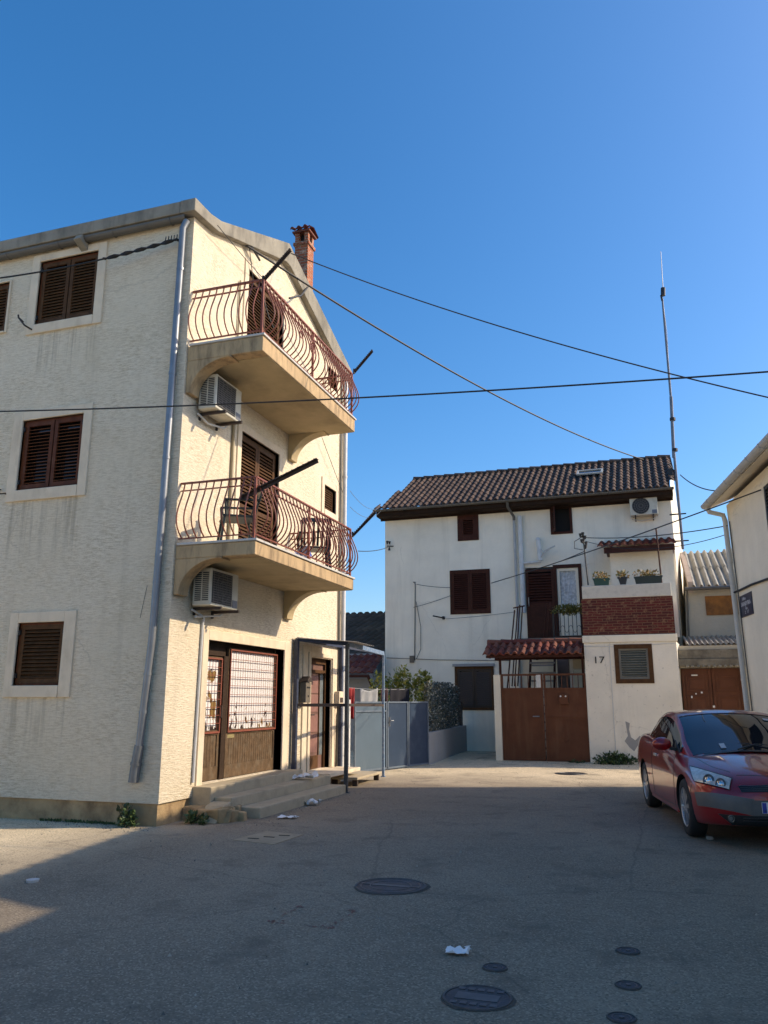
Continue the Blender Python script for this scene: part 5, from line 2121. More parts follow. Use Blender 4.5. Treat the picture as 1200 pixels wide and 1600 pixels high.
rh = thing('right_house', 'white rendered house with a grey gutter and a street name plate', 'house', RP)
b = MB()
EH = 5.62
RWIN = (-3.45, -2.46, 4.35, 5.34)
b.wall([rp(-.28, -.3), rp(.10, EH), rp(-8.3, EH), rp(-8.3, -.3)], [[rp(RWIN[0], RWIN[2]), rp(RWIN[1], RWIN[2]), rp(RWIN[1], RWIN[3]), rp(RWIN[0], RWIN[3])]], RN * -.14)
back = -6.0
b.wall([rp(-.28, -.3), rp(.10, EH), rp(.10, 7.0, back / 2), rp(.10, EH, back), rp(-.28, -.3, back)], [], (0, 0, 0))
b.wall([rp(-8.3, -.3), rp(-8.3, EH), rp(-8.3, 7.0, back / 2), rp(-8.3, EH, back), rp(-8.3, -.3, back)], [], (0, 0, 0))
b.wall([rp(-.28, -.3, back), rp(.10, EH, back), rp(-8.3, EH, back), rp(-8.3, -.3, back)], [], (0, 0, 0))
b.build('wall', WHITE2, rh)
b = MB()
v_ = (rp(0, 7.12, back / 2) - rp(0, EH + .02, .38))
n_ = RD.cross(v_).normalized()
if n_.z < 0:
    n_ = -n_
tile_roof(b, rp(-8.4, EH + .06, .38), RD, v_, n_, 8.4 + .22, v_.length, .25, .4, .04)
v2 = (rp(0, 7.12, back / 2) - rp(0, EH + .02, back - .38))
n2_ = RD.cross(v2).normalized()
if n2_.z < 0:
    n2_ = -n2_
tile_roof(b, rp(-8.4, EH + .06, back - .38), RD, v2, n2_, 8.62, v2.length, .25, .4, .04)
b.build('roof', TILE_B, rh)
b = MB()
b.prism([rp(.20, EH - .04, .34), rp(.20, EH + .05, .34), rp(.20, 7.08, back / 2), rp(.20, EH + .05, back - .34), rp(.20, EH - .04, back - .34), rp(.20, 6.96, back / 2)], RD * -8.6)
b.build('soffit', WHITE2, rh)
b = MB()
gq = [(math.cos(PI + PI * i / 10) * .085, math.sin(PI + PI * i / 10) * .085) for i in range(11)]
for sg in (1, .9):
    b.grid([[rp(al, EH + .035 + q * sg, .41 + p * sg) for (p, q) in gq] for al in (.22, -8.4)])
b.add([rp(.22, EH + .035 + q, .41 + p) for (p, q) in gq], [tuple(range(11))])
for k in range(6):
    al = -.35 - k * .75
    b.tube([rp(al, EH + .035 + q * 1.08, .41 + p * 1.08) for (p, q) in gq], .010, 5)
b.build('gutter', mat('pale_grey_gutter', (.50, .50, .48), .45, .1, 4, dirt=(.25, .24, .22), dirt_amt=.5, dscale=4), rh)
b = MB()
b.box(*(0, .001, 0, .001, 0, .001))
b.tube([rp(.08, EH - .03, .40), rp(.06, EH - .14, .36), rp(.04, EH - .22, .10), rp(.02, EH - .36, .075), rp(-.30, .1, .075)], .052, 10)
for z in (4.4, 3.0, 2.0, 1.0):
    al = .02 - .32 * (EH - z) / EH
    b.tube([rp(al, z - .02, .075), rp(al, z + .02, .075)], .058, 10)
b.v = b.v[8:]
b.f = [[i - 8 for i in f] for f in b.f[6:]]
b.m = b.m[6:]
b.build('downpipe', mat('cream_downpipe', (.56, .55, .50), .5, .08, 4, dirt=(.3, .28, .24), dirt_amt=.4, dscale=4), rh, smooth=True)
b = MB()
b.tube([rp(-.14, EH - .4, .03), rp(-.46, .2, .03)], .013, 6)
b.build('conduit', GUTG, rh, smooth=True)
b = MB()
b.obox(rp((RWIN[0] + RWIN[1]) / 2, (RWIN[2] + RWIN[3]) / 2, -.12), RD * .49, RN * .005, UPZ * .49)
wo = b.build('window', GLASS, rh)
shutter_mb(-RD, UPZ, RN, rp(RWIN[1], RWIN[2], -.05), RWIN[1] - RWIN[0], RWIN[3] - RWIN[2], .07, .04, .06).build('shutter', mat('black_brown_shutter', (.02, .015, .013), .5, .2), wo)
b = MB()
b.obox(rp(-2.52, 2.36, .004), RD * .14, RN * .006, UPZ * .13)
b.build('vent', BLACKM, rh)
b = MB()
b.tube([rp(-.02, 3.74, .10), rp(-.25, 3.755, .03), rp(-1.2, 3.75, .03), rp(-2.4, 3.70, .03), rp(-4.5, 3.72, .03)], .022, 6)
b.build('facade_cable', CABLE, rh)
# the row goes on towards the street, lower by a passage, out of the picture
b = MB()
nb = [(-8.32, -9.7, 5.22), (-9.72, -16.5, 5.9)]
for (a0_, a1_, z_) in nb:
    b.prism([rp(a0_, -.3), rp(a0_, z_), rp(a0_, z_ + .9, -3), rp(a0_, z_, -6), rp(a0_, -.3, -6)], RD * (a1_ - a0_))
b.build('rear_wing', WHITE2, rh)
# street name plate
t = thing('street_sign', 'dark blue street name plate with white lettering on the white house', 'street sign', rp(-.68, 3.2, .01))
b = MB()
b.obox(rp(-.675, 3.425, .012), RD * .415, RN * .008, UPZ * .215)
b.build('plate', mat('navy_enamel', (.018, .020, .045), .35, .1, 4), t, bevel=.004)
b = MB()
for (s, size, dz_, da, sq) in (('Ulica', .085, .135, .10, 1.4), ('SARAJEVSKA', .115, .03, .0, 1.05), ('kbr.', .075, -.065, -.03, 1.4), ('2  17', .085, -.14, -.02, 1.5)):
    put_text(b, s, size, rp(-.675 + da, 3.425 + dz_, .021), -RD, UPZ, RN, extrude=.001, squeeze=sq)
b.build('lettering', mat('white_enamel', (.72, .72, .72), .4, .02), t)


# ================================================================== unseen pale house added behind the camera to bounce light onto the long wall
ph = thing('light_bounce_house', 'unseen pale house added behind the camera to bounce light', 'house', (-12, -8, 0))
b = MB()
b.wall([(-26, -7.5, -.3), (-5, -7.5, -.3), (-5, -7.5, 6.4), (-26, -7.5, 6.4)], [rectY((x, x + 1.1, z, z + 1.3), -7.5) for x in (-22, -17, -12, -8) for z in (1.2, 4.2)], (0, -.2, 0))
b.box(-26, -5, -14, -7.8, -.3, 6.4)
b.build('wall', WHITE2, ph)
b = MB()
tile_roof(b, (-26.4, -7.1, 6.35), (1, 0, 0), (0, -4.0, 1.7), (0, 1.7, 4.0), 21.8, 4.3, .3, .5)
b.build('roof', TILE_B, ph)
for x in (-22, -17, -12, -8):
    for z in (1.2, 4.2):
        shutter_mb(V((-1, 0, 0)), V_, V((0, 1, 0)), (x + 1.09, -7.66, z + .01), 1.08, 1.28, .08, .05, .07).build('shutter', WOOD, ph)

# ================================================================== the red car
SXc, SYc, SZc = 1.109, 1.0, 1.055          # the car's own size
car = thing('parked_car', 'red hardtop convertible car parked beside the white house', 'car', (0, 0, 0))
CH = V((math.sin(.1757), -math.cos(.1757), 0))       # heading
CL = V((-CH.y, CH.x, 0))                    # the car's left
# near front tyre touches the ground here (car's right front wheel, outer face)
CO = V((.418, 14.922, 0))   # origin: rear end, centre line


def cw(p):
    return CO + CH * (p[0] * SXc) + CL * (p[1] * SYc) + V((0, 0, p[2] * SZc))


car.location = CO + CH * 2.4
ORIGIN[car.name] = V(car.location)


def car_build(mb, name, m, parent=None, **k):
    mb.v = [cw(p) for p in mb.v]
    o = mb.build(name, m, parent or car, **k)
    return o


PAINT = car_paint()
RUBBER = mat('tyre_rubber', (.014, .014, .014), .75, .2, 20, .15, 60)
TRIM = mat('black_car_trim', (.012, .012, .013), .45, .1)
SILV = mat('alloy_silver', (.52, .53, .54), .3, .1, 6, metallic=.8)
GREYB = mat('grey_bumper_strip', (.105, .10, .095), .5, .08, 8, dirt=(.2, .18, .15), dirt_amt=.4)
CGL = mat('car_glass', (.010, .014, .018), .02, 0.0, spec=.75)
# --- stations of the lower body: x, then half section (y, z) from the floor's centre up to the top centre
ST = [
    (0.00, [(0, .42), (.50, .42), (.62, .44), (.72, .58), (.70, .76), (.66, .90), (.55, .94), (.3, .955), (0, .96)]),
    (0.10, [(0, .30), (.60, .30), (.74, .34), (.81, .56), (.79, .80), (.735, .955), (.62, 1.00), (.32, 1.02), (0, 1.025)]),
    (0.45, [(0, .22), (.68, .22), (.83, .26), (.87, .56), (.855, .82), (.785, .985), (.66, 1.03), (.33, 1.05), (0, 1.055)]),
    (0.97, [(0, .19), (.70, .19), (.855, .24), (.888, .58), (.875, .84), (.80, .985), (.68, 1.02), (.34, 1.035), (0, 1.04)]),
    (1.60, [(0, .18), (.70, .18), (.86, .23), (.888, .56), (.875, .82), (.81, .955), (.70, .975), (.35, .98), (0, .98)]),
    (2.35, [(0, .18), (.70, .18), (.86, .23), (.888, .55), (.872, .80), (.805, .925), (.70, .945), (.35, .95), (0, .95)]),
    (3.00, [(0, .18), (.70, .18), (.86, .23), (.888, .55), (.870, .77), (.79, .885), (.66, .925), (.34, .955), (0, .965)]),
    (3.30, [(0, .18), (.70, .18), (.855, .23), (.888, .55), (.865, .745), (.775, .845), (.62, .895), (.32, .925), (0, .935)]),
    (3.60, [(0, .18), (.70, .18), (.85, .23), (.882, .54), (.855, .715), (.75, .80), (.58, .85), (.30, .885), (0, .895)]),
    (3.88, [(0, .19), (.68, .19), (.83, .24), (.860, .52), (.825, .67), (.70, .75), (.53, .80), (.28, .832), (0, .84)]),
    (4.10, [(0, .21), (.60, .21), (.76, .26), (.800, .49), (.755, .62), (.62, .70), (.46, .75), (.25, .78), (0, .79)]),
    (4.25, [(0, .23), (.50, .23), (.64, .28), (.685, .47), (.64, .58), (.52, .65), (.39, .69), (.22, .72), (0, .73)]),
    (4.33, [(0, .26), (.38, .26), (.50, .31), (.55, .45), (.51, .54), (.42, .60), (.32, .63), (.18, .655), (0, .66)]),
    (4.365, [(0, .32), (.26, .32), (.34, .36), (.38, .44), (.36, .50), (.30, .54), (.22, .56), (.12, .575), (0, .58)]),
]


def loft(stations, nu, nv):
    """smooth grid through the stations; each row a full section from right (-y) floor over the top to left"""
    rows = []
    for x, sec in stations:
        pts = catmull([V((y, z, 0)) for y, z in sec], nv)
        rows.append([V((x, p.x, p.y)) for p in pts])
    cols = list(zip(*rows))
    fine = [catmull(list(c), nu) for c in cols]
    n = len(fine[0])
    half = [[fine[j][i] for j in range(len(fine))] for i in range(n)]
    return half


half = loft(ST, 5, 4)
rows = []
for r in half:
    left = [V((p.x, max(0, p.y), p.z)) for p in r]
    right = [V((p.x, -p.y, p.z)) for p in left]
    rows.append(left + list(reversed(right[1:-1])))       # closed ring: floor centre -> left -> top -> right
mb = MB()
n = len(rows[0])
mb.v = [p for r in rows for p in r]
for i in range(len(rows) - 1):
    for j in range(n):
        mb.f.append([i * n + j, i * n + (j + 1) % n, (i + 1) * n + (j + 1) % n, (i + 1) * n + j])
mb.f.append(list(range(n)))
mb.f.append(list(range((len(rows) - 1) * n, len(rows) * n)))
mb.m = [0] * len(mb.f)
BODY_V = [p.copy() for p in mb.v]
BODY_F = [list(f) for f in mb.f]
bvh_body = BVHTree.FromPolygons(BODY_V, BODY_F)
body = car_build(mb, 'body', [PAINT, TRIM], smooth=50)
# wheel arches cut out of the body
cut = MB()
for wx in (.97, 3.49):
    for sy in (-1, 1):
        cut.tube([(wx, sy * .55, .315), (wx, sy * 1.0, .315)], .365, 40, 0)
cut.v = [cw(p) for p in cut.v]
co = cut.build('arch_cutter', [TRIM], None)
md = body.modifiers.new('arches', 'BOOLEAN')
md.object = co
md.operation = 'DIFFERENCE'
md.solver = 'EXACT'
try:
    md.material_mode = 'TRANSFER'
except Exception:
    pass
bpy.context.view_layer.update()
dg = bpy.context.evaluated_depsgraph_get()
nm = bpy.data.meshes.new_from_object(body.evaluated_get(dg))
body.modifiers.clear()
body.data = nm
bpy.data.objects.remove(co)
nm.polygons.foreach_set('use_smooth', [True] * len(nm.polygons))
nm.set_sharp_from_angle(angle=math.radians(38))

# --- glasshouse loft: x, half section from belt up to roof centre
GS = [
    (0.62, [(.70, 1.00), (.66, 1.02), (.60, 1.035), (.50, 1.045), (.40, 1.05), (.2, 1.055), (0, 1.057)]),
    (0.95, [(.765, .995), (.72, 1.06), (.66, 1.125), (.61, 1.165), (.54, 1.185), (.27, 1.20), (0, 1.205)]),
    (1.30, [(.785, .98), (.735, 1.10), (.675, 1.22), (.625, 1.285), (.55, 1.315), (.28, 1.338), (0, 1.345)]),
    (1.70, [(.795, .96), (.745, 1.11), (.685, 1.26), (.635, 1.335), (.56, 1.365), (.28, 1.390), (0, 1.397)]),
    (2.10, [(.795, .945), (.748, 1.10), (.69, 1.255), (.642, 1.335), (.565, 1.368), (.28, 1.395), (0, 1.404)]),
    (2.40, [(.79, .932), (.75, 1.07), (.695, 1.215), (.652, 1.295), (.575, 1.335), (.29, 1.365), (0, 1.375)]),
    (2.75, [(.785, .915), (.76, 1.00), (.715, 1.095), (.683, 1.155), (.60, 1.195), (.31, 1.235), (0, 1.245)]),
    (3.05, [(.775, .892), (.765, .925), (.745, .972), (.72, 1.005), (.64, 1.04), (.33, 1.085), (0, 1.10)]),
    (3.34, [(.74, .835), (.735, .842), (.725, .855), (.71, .865), (.64, .895), (.33, .935), (0, .950)]),
]
NU, NV = 6, 5
gh = loft(GS, NU, NV)
NI, NJ = len(gh), len(gh[0])


def gq_mesh(i0, i1, j0, j1, mirror):
    mb = MB()
    P = [[V((p.x, -p.y if mirror else p.y, p.z)) for p in gh[i][j0:j1 + 1]] for i in range(i0, i1 + 1)]
    mb.grid(P)
    return mb


paint_g, side_l, side_r = MB(), MB(), MB()
ws0, ws1 = NU * 5 + 1, NU * 8            # windscreen rows
rw0, rw1 = 1, NU * 2 - 2                 # rear window rows
jp = NV * 4 - 2                              # windscreen's edge column
sw0, sw1 = NU * 1 + 2, NU * 7 + 1        # side window rows
jb, jt = 1, NV * 2 + 2
for i in range(NI - 1):
    for j in range(NJ - 1):
        wsn = ws0 <= i < ws1 and j >= jp
        rwn = rw0 <= i < rw1 and j >= jp
        sdn = sw0 <= i < sw1 and jb <= j < jt
        for mir in (0, 1):
            q = [gh[a][b] for a, b in ((i, j), (i, j + 1), (i + 1, j + 1), (i + 1, j))]
            q = [V((p.x, -p.y if mir else max(p.y, 0), p.z)) for p in q]
            if not (wsn or rwn or sdn):
                paint_g.add(q, [(0, 1, 2, 3)])
car_build(paint_g, 'roof', PAINT, smooth=False)
ro = [o for o in car.children if o.name.startswith('roof')][0]
bm = bmesh.new()
bm.from_mesh(ro.data)
bmesh.ops.remove_doubles(bm, verts=bm.verts, dist=.0005)
bmesh.ops.recalc_face_normals(bm, faces=bm.faces)
bm.to_mesh(ro.data)
bm.free()
ro.data.polygons.foreach_set('use_smooth', [True] * len(ro.data.polygons))


def pane(i0, i1, j0, j1, name, both):
    mb = MB()
    L_ = [[V((p.x, max(p.y, 0), p.z)) for p in gh[i][j0:j1 + 1]] for i in range(i0, i1 + 1)]
    R_ = [[V((p.x, -p.y, p.z)) for p in r] for r in L_]
    out = []
    if both:
        mb.grid([l + list(reversed(r))[1:] for l, r in zip(L_, R_)])
        mb.v = [p - V((.004, 0, .006)) for p in mb.v]
        car_build(mb, name, CGL, smooth=80)
    else:
        for g_, s in ((L_, 1), (R_, -1)):
            mb = MB()
            mb.grid(g_)
            mb.v = [p - V((0, s * .008, 0)) for p in mb.v]
            car_build(mb, name, CGL, smooth=80)


pane(ws0, ws1, jp, NJ - 1, 'windscreen', True)
pane(rw0, rw1, jp, NJ - 1, 'rear_window', True)
pane(sw0, sw1, jb, jt, 'side_window', False)


# --- patches laid on the body's skin
def skin(origin, direction, u, v, poly, off, res=10):
    """fills a quadrilateral outline (4 corners in u,v about origin) and drops it on the body along direction"""
    origin, direction, u, v = V(origin), V(direction).normalized(), V(u).normalized(), V(v).normalized()
    P = []
    for i in range(res + 1):
        row = []
        for j in range(res + 1):
            a, b_ = i / res, j / res
            p = (V(poly[0]) * (1 - a) + V(poly[1]) * a) * (1 - b_) + (V(poly[3]) * (1 - a) + V(poly[2]) * a) * b_
            start = origin - direction * 2 + u * p.x + v * p.y
            hit, nrm, idx, dist = bvh_body.ray_cast(start, direction)
            if hit is None:
                hit, nrm = origin + u * p.x + v * p.y, -direction
            if nrm.dot(direction) > 0:
                nrm = -nrm
            row.append(hit + nrm * off)
        P.append(row)
    return P


def patch(name, m, direction, u, v, poly, off=.006, origin=(4, 0, 0), res=10, parent=None, mirror=False, thick=.0, **k):
    out = []
    for s in ((1, -1) if mirror else (1,)):
        d, uu, vv, oo = V(direction), V(u), V(v), V(origin)
        P = skin(oo, d, uu, vv, [(p[0], p[1], 0) for p in poly], off, res)
        if s == -1:
            P = [[V((q.x, -q.y, q.z)) for q in r] for r in P]
        mb = MB()
        mb.grid(P)
        # rim down to the skin
        rim = [r[0] for r in P] + P[-1][1:] + [r[-1] for r in reversed(P[:-1])] + list(reversed(P[0][1:-1]))
        low = [q - (V(d) * -1 if s == 1 else V((-d.x, d.y, -d.z))) * (off + .012) for q in rim]
        nn = len(rim)
        mb.add(rim + low, [(i, (i + 1) % nn, (i + 1) % nn + nn, i + nn) for i in range(nn)])
        out.append(car_build(mb, name, m, parent, smooth=50, **k))
    return out


FRONT, Uy, Vz = (-1, 0, 0), (0, -1, 0), (0, 0, 1)      # looking at the nose: u to the car's right
SIDE = (0, 1, 0)                                       # looking at the right flank
Q = (-1, .75, -.30)                                    # three-quarter view of the right front corner
qu = V((-.75, -1, 0)).normalized()
qv = V(Q).normalized().cross(qu)
if qv.z < 0:
    qv = -qv


def quarter(px_yz):
    """(x,y,z) on the body -> (u,v) in the three-quarter plane"""
    p = V(px_yz) - V((4, -.6, .6))
    return (p.dot(qu), p.dot(qv))


HL = [quarter(q) for q in ((3.60, -.80, .775), (3.90, -.815, .630), (4.22, -.500, .570), (4.17, -.470, .690))]
lamp_shell = mat('clear_headlamp', (.52, .47, .39), .12, .25, 16, spec=.8, coat=1.0)
hl = patch('headlight', lamp_shell, Q, qu, qv, [HL[0], HL[1], HL[2], HL[3]], .010, (4, -.6, .6), 12, mirror=True)
for o in hl:
    s = 1 if o is hl[0] else -1
    for (c, r) in (((4.02, -.665, .650), .058), ((4.135, -.565, .625), .052)):
        mbk = MB()
        d = V(Q).normalized()
        hit = bvh_body.ray_cast(V(c) - d * 2, d)[0]
        cc_ = (hit if hit else V(c)) - d * .012
        dn_ = -d
        a_ = dn_.orthogonal().normalized()
        b2 = dn_.cross(a_)
        circ = [(math.cos(i * PI / 12), math.sin(i * PI / 12)) for i in range(25)]
        bez = MB()
        bez.tube([cc_ + dn_ * .006 + (a_ * c_ + b2 * s_) * r for c_, s_ in circ], .008, 6)
        bez.add([cc_ + dn_ * .003 + (a_ * c_ + b2 * s_) * r for c_, s_ in circ[:-1]], [tuple(range(24))])
        if s < 0:
            bez.v = [V((p.x, -p.y, p.z)) for p in bez.v]
        car_build(bez, 'lamp_bezel', mat('grey_lamp_bezel', (.10, .10, .10), .3, .1, metallic=.4), o)
        mbk.tube([cc_ + dn_ * .008 + (a_ * c_ + b2 * s_) * r * .66 for c_, s_ in circ], .007, 6)
        dome = [[cc_ + dn_ * (.006 + .012 * math.cos(q)) + (a_ * c_ + b2 * s_) * r * .6 * math.sin(q) for c_, s_ in circ] for q in (0.01, .4, .8, 1.2, PI / 2)]
        mbk.grid(dome)
        if s < 0:
            mbk.v = [V((p.x, -p.y, p.z)) for p in mbk.v]
        car_build(mbk, 'lamp_reflector', mat('chrome_reflector', (.5, .51, .52), .12, .1, metallic=.9), o)
for o in hl:                                           # dark joint round each lamp
    q = HL
    vs = [v.co.copy() for v in o.data.vertices]
    edge = [vs[k] for k in list(range(0, 13 * 13, 13)) + list(range(12 * 13 + 1, 13 * 13)) + list(range(13 * 13 - 14, 0, -13)) + list(range(11, -1, -1))]
    mbk = MB()
    mbk.v, mbk.f = [], []
    mbk.tube([p + ORIGIN[car.name] for p in edge], .005, 5)
    mbk.build('lamp_seal', TRIM, o)
# grille halves, bumper strip, lower intake, fogs, plate
patch('grille', TRIM, FRONT, Uy, Vz, [(.12, .655 - .6), (.46, .63 - .6), (.44, .575 - .6), (.10, .585 - .6)], .008, (4, 0, .6), mirror=True)
for k in range(3):
    z = .598 + k * .018
    patch('grille_bar', mat('dark_chrome', (.06, .06, .065), .3, .1, metallic=.5), FRONT, Uy, Vz, [(.13, z - .6 + .004), (.44, z - .6 + .001), (.44, z - .607), (.13, z - .604)], .014, (4, 0, .6), mirror=True)
patch('bumper_strip', GREYB, Q, qu, qv, [quarter(q) for q in ((3.93, -.83, .525), (3.99, -.83, .395), (4.33, -.30, .335), (4.33, -.30, .50))], .010, (4, -.6, .6), 14, mirror=True)
patch('bumper_strip', GREYB, FRONT, Uy, Vz, [(-.36, .50 - .5), (.36, .50 - .5), (.36, .345 - .5), (-.36, .345 - .5)], .013, (4, 0, .5), 14)
patch('lower_intake', TRIM, FRONT, Uy, Vz, [(-.68, .350 - .3), (.68, .350 - .3), (.56, .255 - .3), (-.56, .255 - .3)], .014, (4, 0, .3), 20)
for s in (1, -1):
    mbk = MB()
    hit = bvh_body.ray_cast(V((6, -.575, .312)), V((-1, 0, 0)))[0]
    hit = hit if hit else V((4.2, -.585, .318))
    c = hit + V((.02, 0, 0))
    mbk.disc_prism(c, .022, (1, -.3, 0), .006, 20)
    mbk.tube([c + V((.012, math.cos(i * PI / 10) * .032, math.sin(i * PI / 10) * .032)) for i in range(21)], .004, 6)
    if s < 0:
        mbk.v = [V((p.x, -p.y, p.z)) for p in mbk.v]
    car_build(mbk, 'fog_lamp', mat('fog_lamp_glass', (.22, .22, .21), .15, .2, 30, metallic=.6))
for z in (.30, .325):
    patch('intake_bar', mat('dark_chrome', (.06, .06, .065), .3), FRONT, Uy, Vz, [(-.45, z - .3 + .004), (.45, z - .3 + .004), (.45, z - .304), (-.45, z - .304)], .020, (4, 0, .3), 14)
b = MB()
b.box(4.385, 4.40, -.26, .26, .375, .485)
plo = car_build(b, 'number_plate', mat('white_plate', (.74, .74, .72), .4, .02), bevel=.003)
b = MB()
b.box(4.3995, 4.4025, -.258, -.215, .378, .482)
car_build(b, 'country_strip', mat('plate_blue', (.01, .05, .32), .4, .02), plo)
b = MB()
put_text(b, 'ŠI 417-KM', .078, (4.402, .02, .43), (0, 1, 0), (0, 0, 1), (1, 0, 0), extrude=.0006)
put_text(b, 'HR', .03, (4.403, -.236, .40), (0, 1, 0), (0, 0, 1), (1, 0, 0), extrude=.0006)
b.v = [V((p.x, p.y, p.z)) for p in b.v]
car_build(b, 'plate_lettering', mat('plate_black', (.01, .01, .01), .5, .02), plo)


# --- seams: bonnet edge, door shut lines, wings, as thin dark strips on the skin
def seam(pts, r=.0035, m=TRIM, name='panel_gap', both=True, d=None):
    for s in ((1, -1) if both else (1,)):
        mbk = MB()
        path = []
        for p in catmull(pts, 8):
            dd = V(d) if d else V((0, -p.y, 0))
            hit, nr, ix, ds = bvh_body.ray_cast(V(p) - V(dd).normalized() * 2, V(dd).normalized())
            if hit is not None:
                path.append(V((hit.x, hit.y * s, hit.z)))
        if len(path) > 2:
            mbk.tube(path, r, 5)
            car_build(mbk, name, m, smooth=True)


SD = (0, 1, 0)
seam([(1.72, -.9, .28), (1.68, -.9, .55), (1.66, -.9, .80), (1.68, -.9, .93)], d=SD)                       # door rear edge
seam([(3.02, -.9, .28), (3.06, -.9, .5), (3.06, -.9, .72), (3.00, -.9, .865)], d=SD)                       # door front edge
seam([(1.72, -.9, .28), (2.4, -.9, .265), (3.02, -.9, .28)], d=SD)
seam([(3.30, -.705, 2), (3.55, -.665, 2), (3.85, -.60, 2), (4.08, -.47, 2)], d=(0, 0, -1))                 # bonnet edge
seam([(4.16, -.43, 2), (4.225, -.2, 2), (4.235, 0, 2)], d=(0, 0, -1))
seam([(3.86, -.9, .60), (3.83, -.9, .52), (3.84, -.9, .40)], d=SD)                                         # bumper joint
# creases on the bonnet
for yy, dz in ((.38, 0), (.40, 0)):
    pass
# door handle, side strip, sill
for s in (1, -1):
    b = MB()
    hit = bvh_body.ray_cast(V((1.95, -2, .80)), V((0, 1, 0)))[0]
    b.obox(V((1.95, hit.y * s - s * .010, .80)), (.085, 0, 0), (0, .012, 0), (0, 0, .018))
    car_build(b, 'door_handle', SILV, bevel=.006)
    b = MB()
    b.box(1.40, 3.08, s * .845 - .02, s * .845 + .02, .20, .255)
    car_build(b, 'sill', PAINT, bevel=.012)
    # mirror
    b = MB()
    cx_, cy_, cz_ = 2.86, s * .96, .985
    pts = []
    for i in range(9):
        th = PI * i / 8
        row = []
        for j in range(16):
            ph = 2 * PI * j / 16
            row.append(V((cx_ + .075 * math.cos(th) * 1.0 - (.0 if math.cos(th) > 0 else -.03), cy_ + .125 * math.sin(th) * math.cos(ph), cz_ + .082 * math.sin(th) * math.sin(ph))))
        pts.append(row + [row[0]])
    b.grid(pts)
    mo = car_build(b, 'door_mirror', PAINT, smooth=80)
    b = MB()
    b.bar((cx_, s * .86, .935), (cx_, s * .79, .92), .07, .04)
    b.box(cx_ - .055, cx_ - .04, min(s * .87, s * 1.05), max(s * .87, s * 1.05), .93, 1.04)
    car_build(b, 'mirror_foot', TRIM, mo)
    b = MB()
    b.prism([(3.06, s * .782, .885), (2.80, s * .79, .925), (2.80, s * .775, 1.03)], (0, -s * .012, 0))
    car_build(b, 'corner_trim', TRIM)
# wipers, cowl, sticker
b = MB()
P = [[V((x, y * (1 - .0), z)) for (x, y, z) in ((xx, yy, .938 - abs(yy) ** 2 * .16 + (3.42 - xx) * .12) for yy in [-.68 + k * .136 for k in range(11)])] for xx in (3.30, 3.42)]
b.grid(P)
car_build(b, 'cowl', TRIM, smooth=80)
b = MB()
b.tube([(3.36, -.15, .955), (3.22, .10, 1.005), (3.16, .50, .985)], .010, 5)
b.tube([(3.36, .45, .93), (3.20, .0, 1.01), (3.16, -.45, .995)], .010, 5)
car_build(b, 'wiper', TRIM)
b = MB()
for (i_, j_, w_, h_) in ((ws0 + 2, jp + 3, 2, 1), (ws1 - 3, NJ - 6, 1, 2)):
    for sg in (1, -1):
        if (sg == 1) == (h_ == 2):
            q_ = [V((gh[a][c].x, -sg * gh[a][c].y, gh[a][c].z)) + V((.002, 0, .002)) for a, c in ((i_, j_), (i_, j_ + w_), (i_ + h_, j_ + w_), (i_ + h_, j_))]
            b = MB()
            b.add(q_, [(0, 1, 2, 3)])
            car_build(b, 'windscreen_sticker', mat('pale_sticker', (.45, .47, .48), .4, .2, 40))
# --- wheels
for wx in (.97, 3.49):
    for s in (1, -1):
        wy = s * .775
        b = MB()
        # tyre: lathe
        prof = [(-.100, .215), (-.102, .26), (-.094, .298), (-.07, .313), (0, .317), (.07, .313), (.094, .298), (.102, .26), (.100, .215)]
        N_ = 40
        P = [[V((wx + math.cos(2 * PI * k / N_) * r, wy + a, .317 + math.sin(2 * PI * k / N_) * r)) for (a, r) in prof] for k in range(N_ + 1)]
        b.grid(P)
        ty = car_build(b, 'wheel', RUBBER, smooth=60)
        b = MB()
        yo = wy + s * .085
        rim = [(.0, .216), (s * .012, .214), (s * .006, .200), (-s * .05, .190)]
        P = [[V((wx + math.cos(2 * PI * k / N_) * r, yo + a, .317 + math.sin(2 * PI * k / N_) * r)) for (a, r) in rim] for k in range(N_ + 1)]
        b.grid(P)
        for k in range(8):
            an = 2 * PI * k / 8 + .2
            for da in (-.085, .085):
                p = V((wx + math.cos(an) * .05, yo - s * .004, .317 + math.sin(an) * .05))
                q = V((wx + math.cos(an + da) * .205, yo - s * .008, .317 + math.sin(an + da) * .205))
                b.bar(p, q, .022, .022, (0, 1, 0))
        b.disc_prism((wx, yo - s * .02, .317), .06, (0, s, 0), .022, 20)
        car_build(b, 'rim', SILV, ty)
        b = MB()
        b.disc_prism((wx, yo - s * .07, .317), .20, (0, s, 0), .012, 28)
        car_build(b, 'brake_disc', mat('dark_brake_steel', (.03, .03, .032), .5, .2), ty)
# rear lamps and rear bumper bits for anyone who walks round
for s in (1, -1):
    b = MB()
    P = []
    for i in range(7):
        row = []
        for j in range(7):
            st_ = V((-1, s * (.42 + .26 * i / 6), .70 + .16 * j / 6))
            hit, nr, ix, ds = bvh_body.ray_cast(st_, V((1, 0, 0)))
            row.append((hit if hit else V((.02, st_.y, st_.z))) - V((.008, 0, 0)))
        P.append(row)
    b.grid(P)
    car_build(b, 'tail_light', mat('red_lens', (.22, .01, .01), .2, .1, coat=1), smooth=80)
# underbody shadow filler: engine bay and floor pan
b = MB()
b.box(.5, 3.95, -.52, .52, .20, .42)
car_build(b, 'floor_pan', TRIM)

# ================================================================== on the ground
def G(px, py):
    return at(px, py, 2, 0)


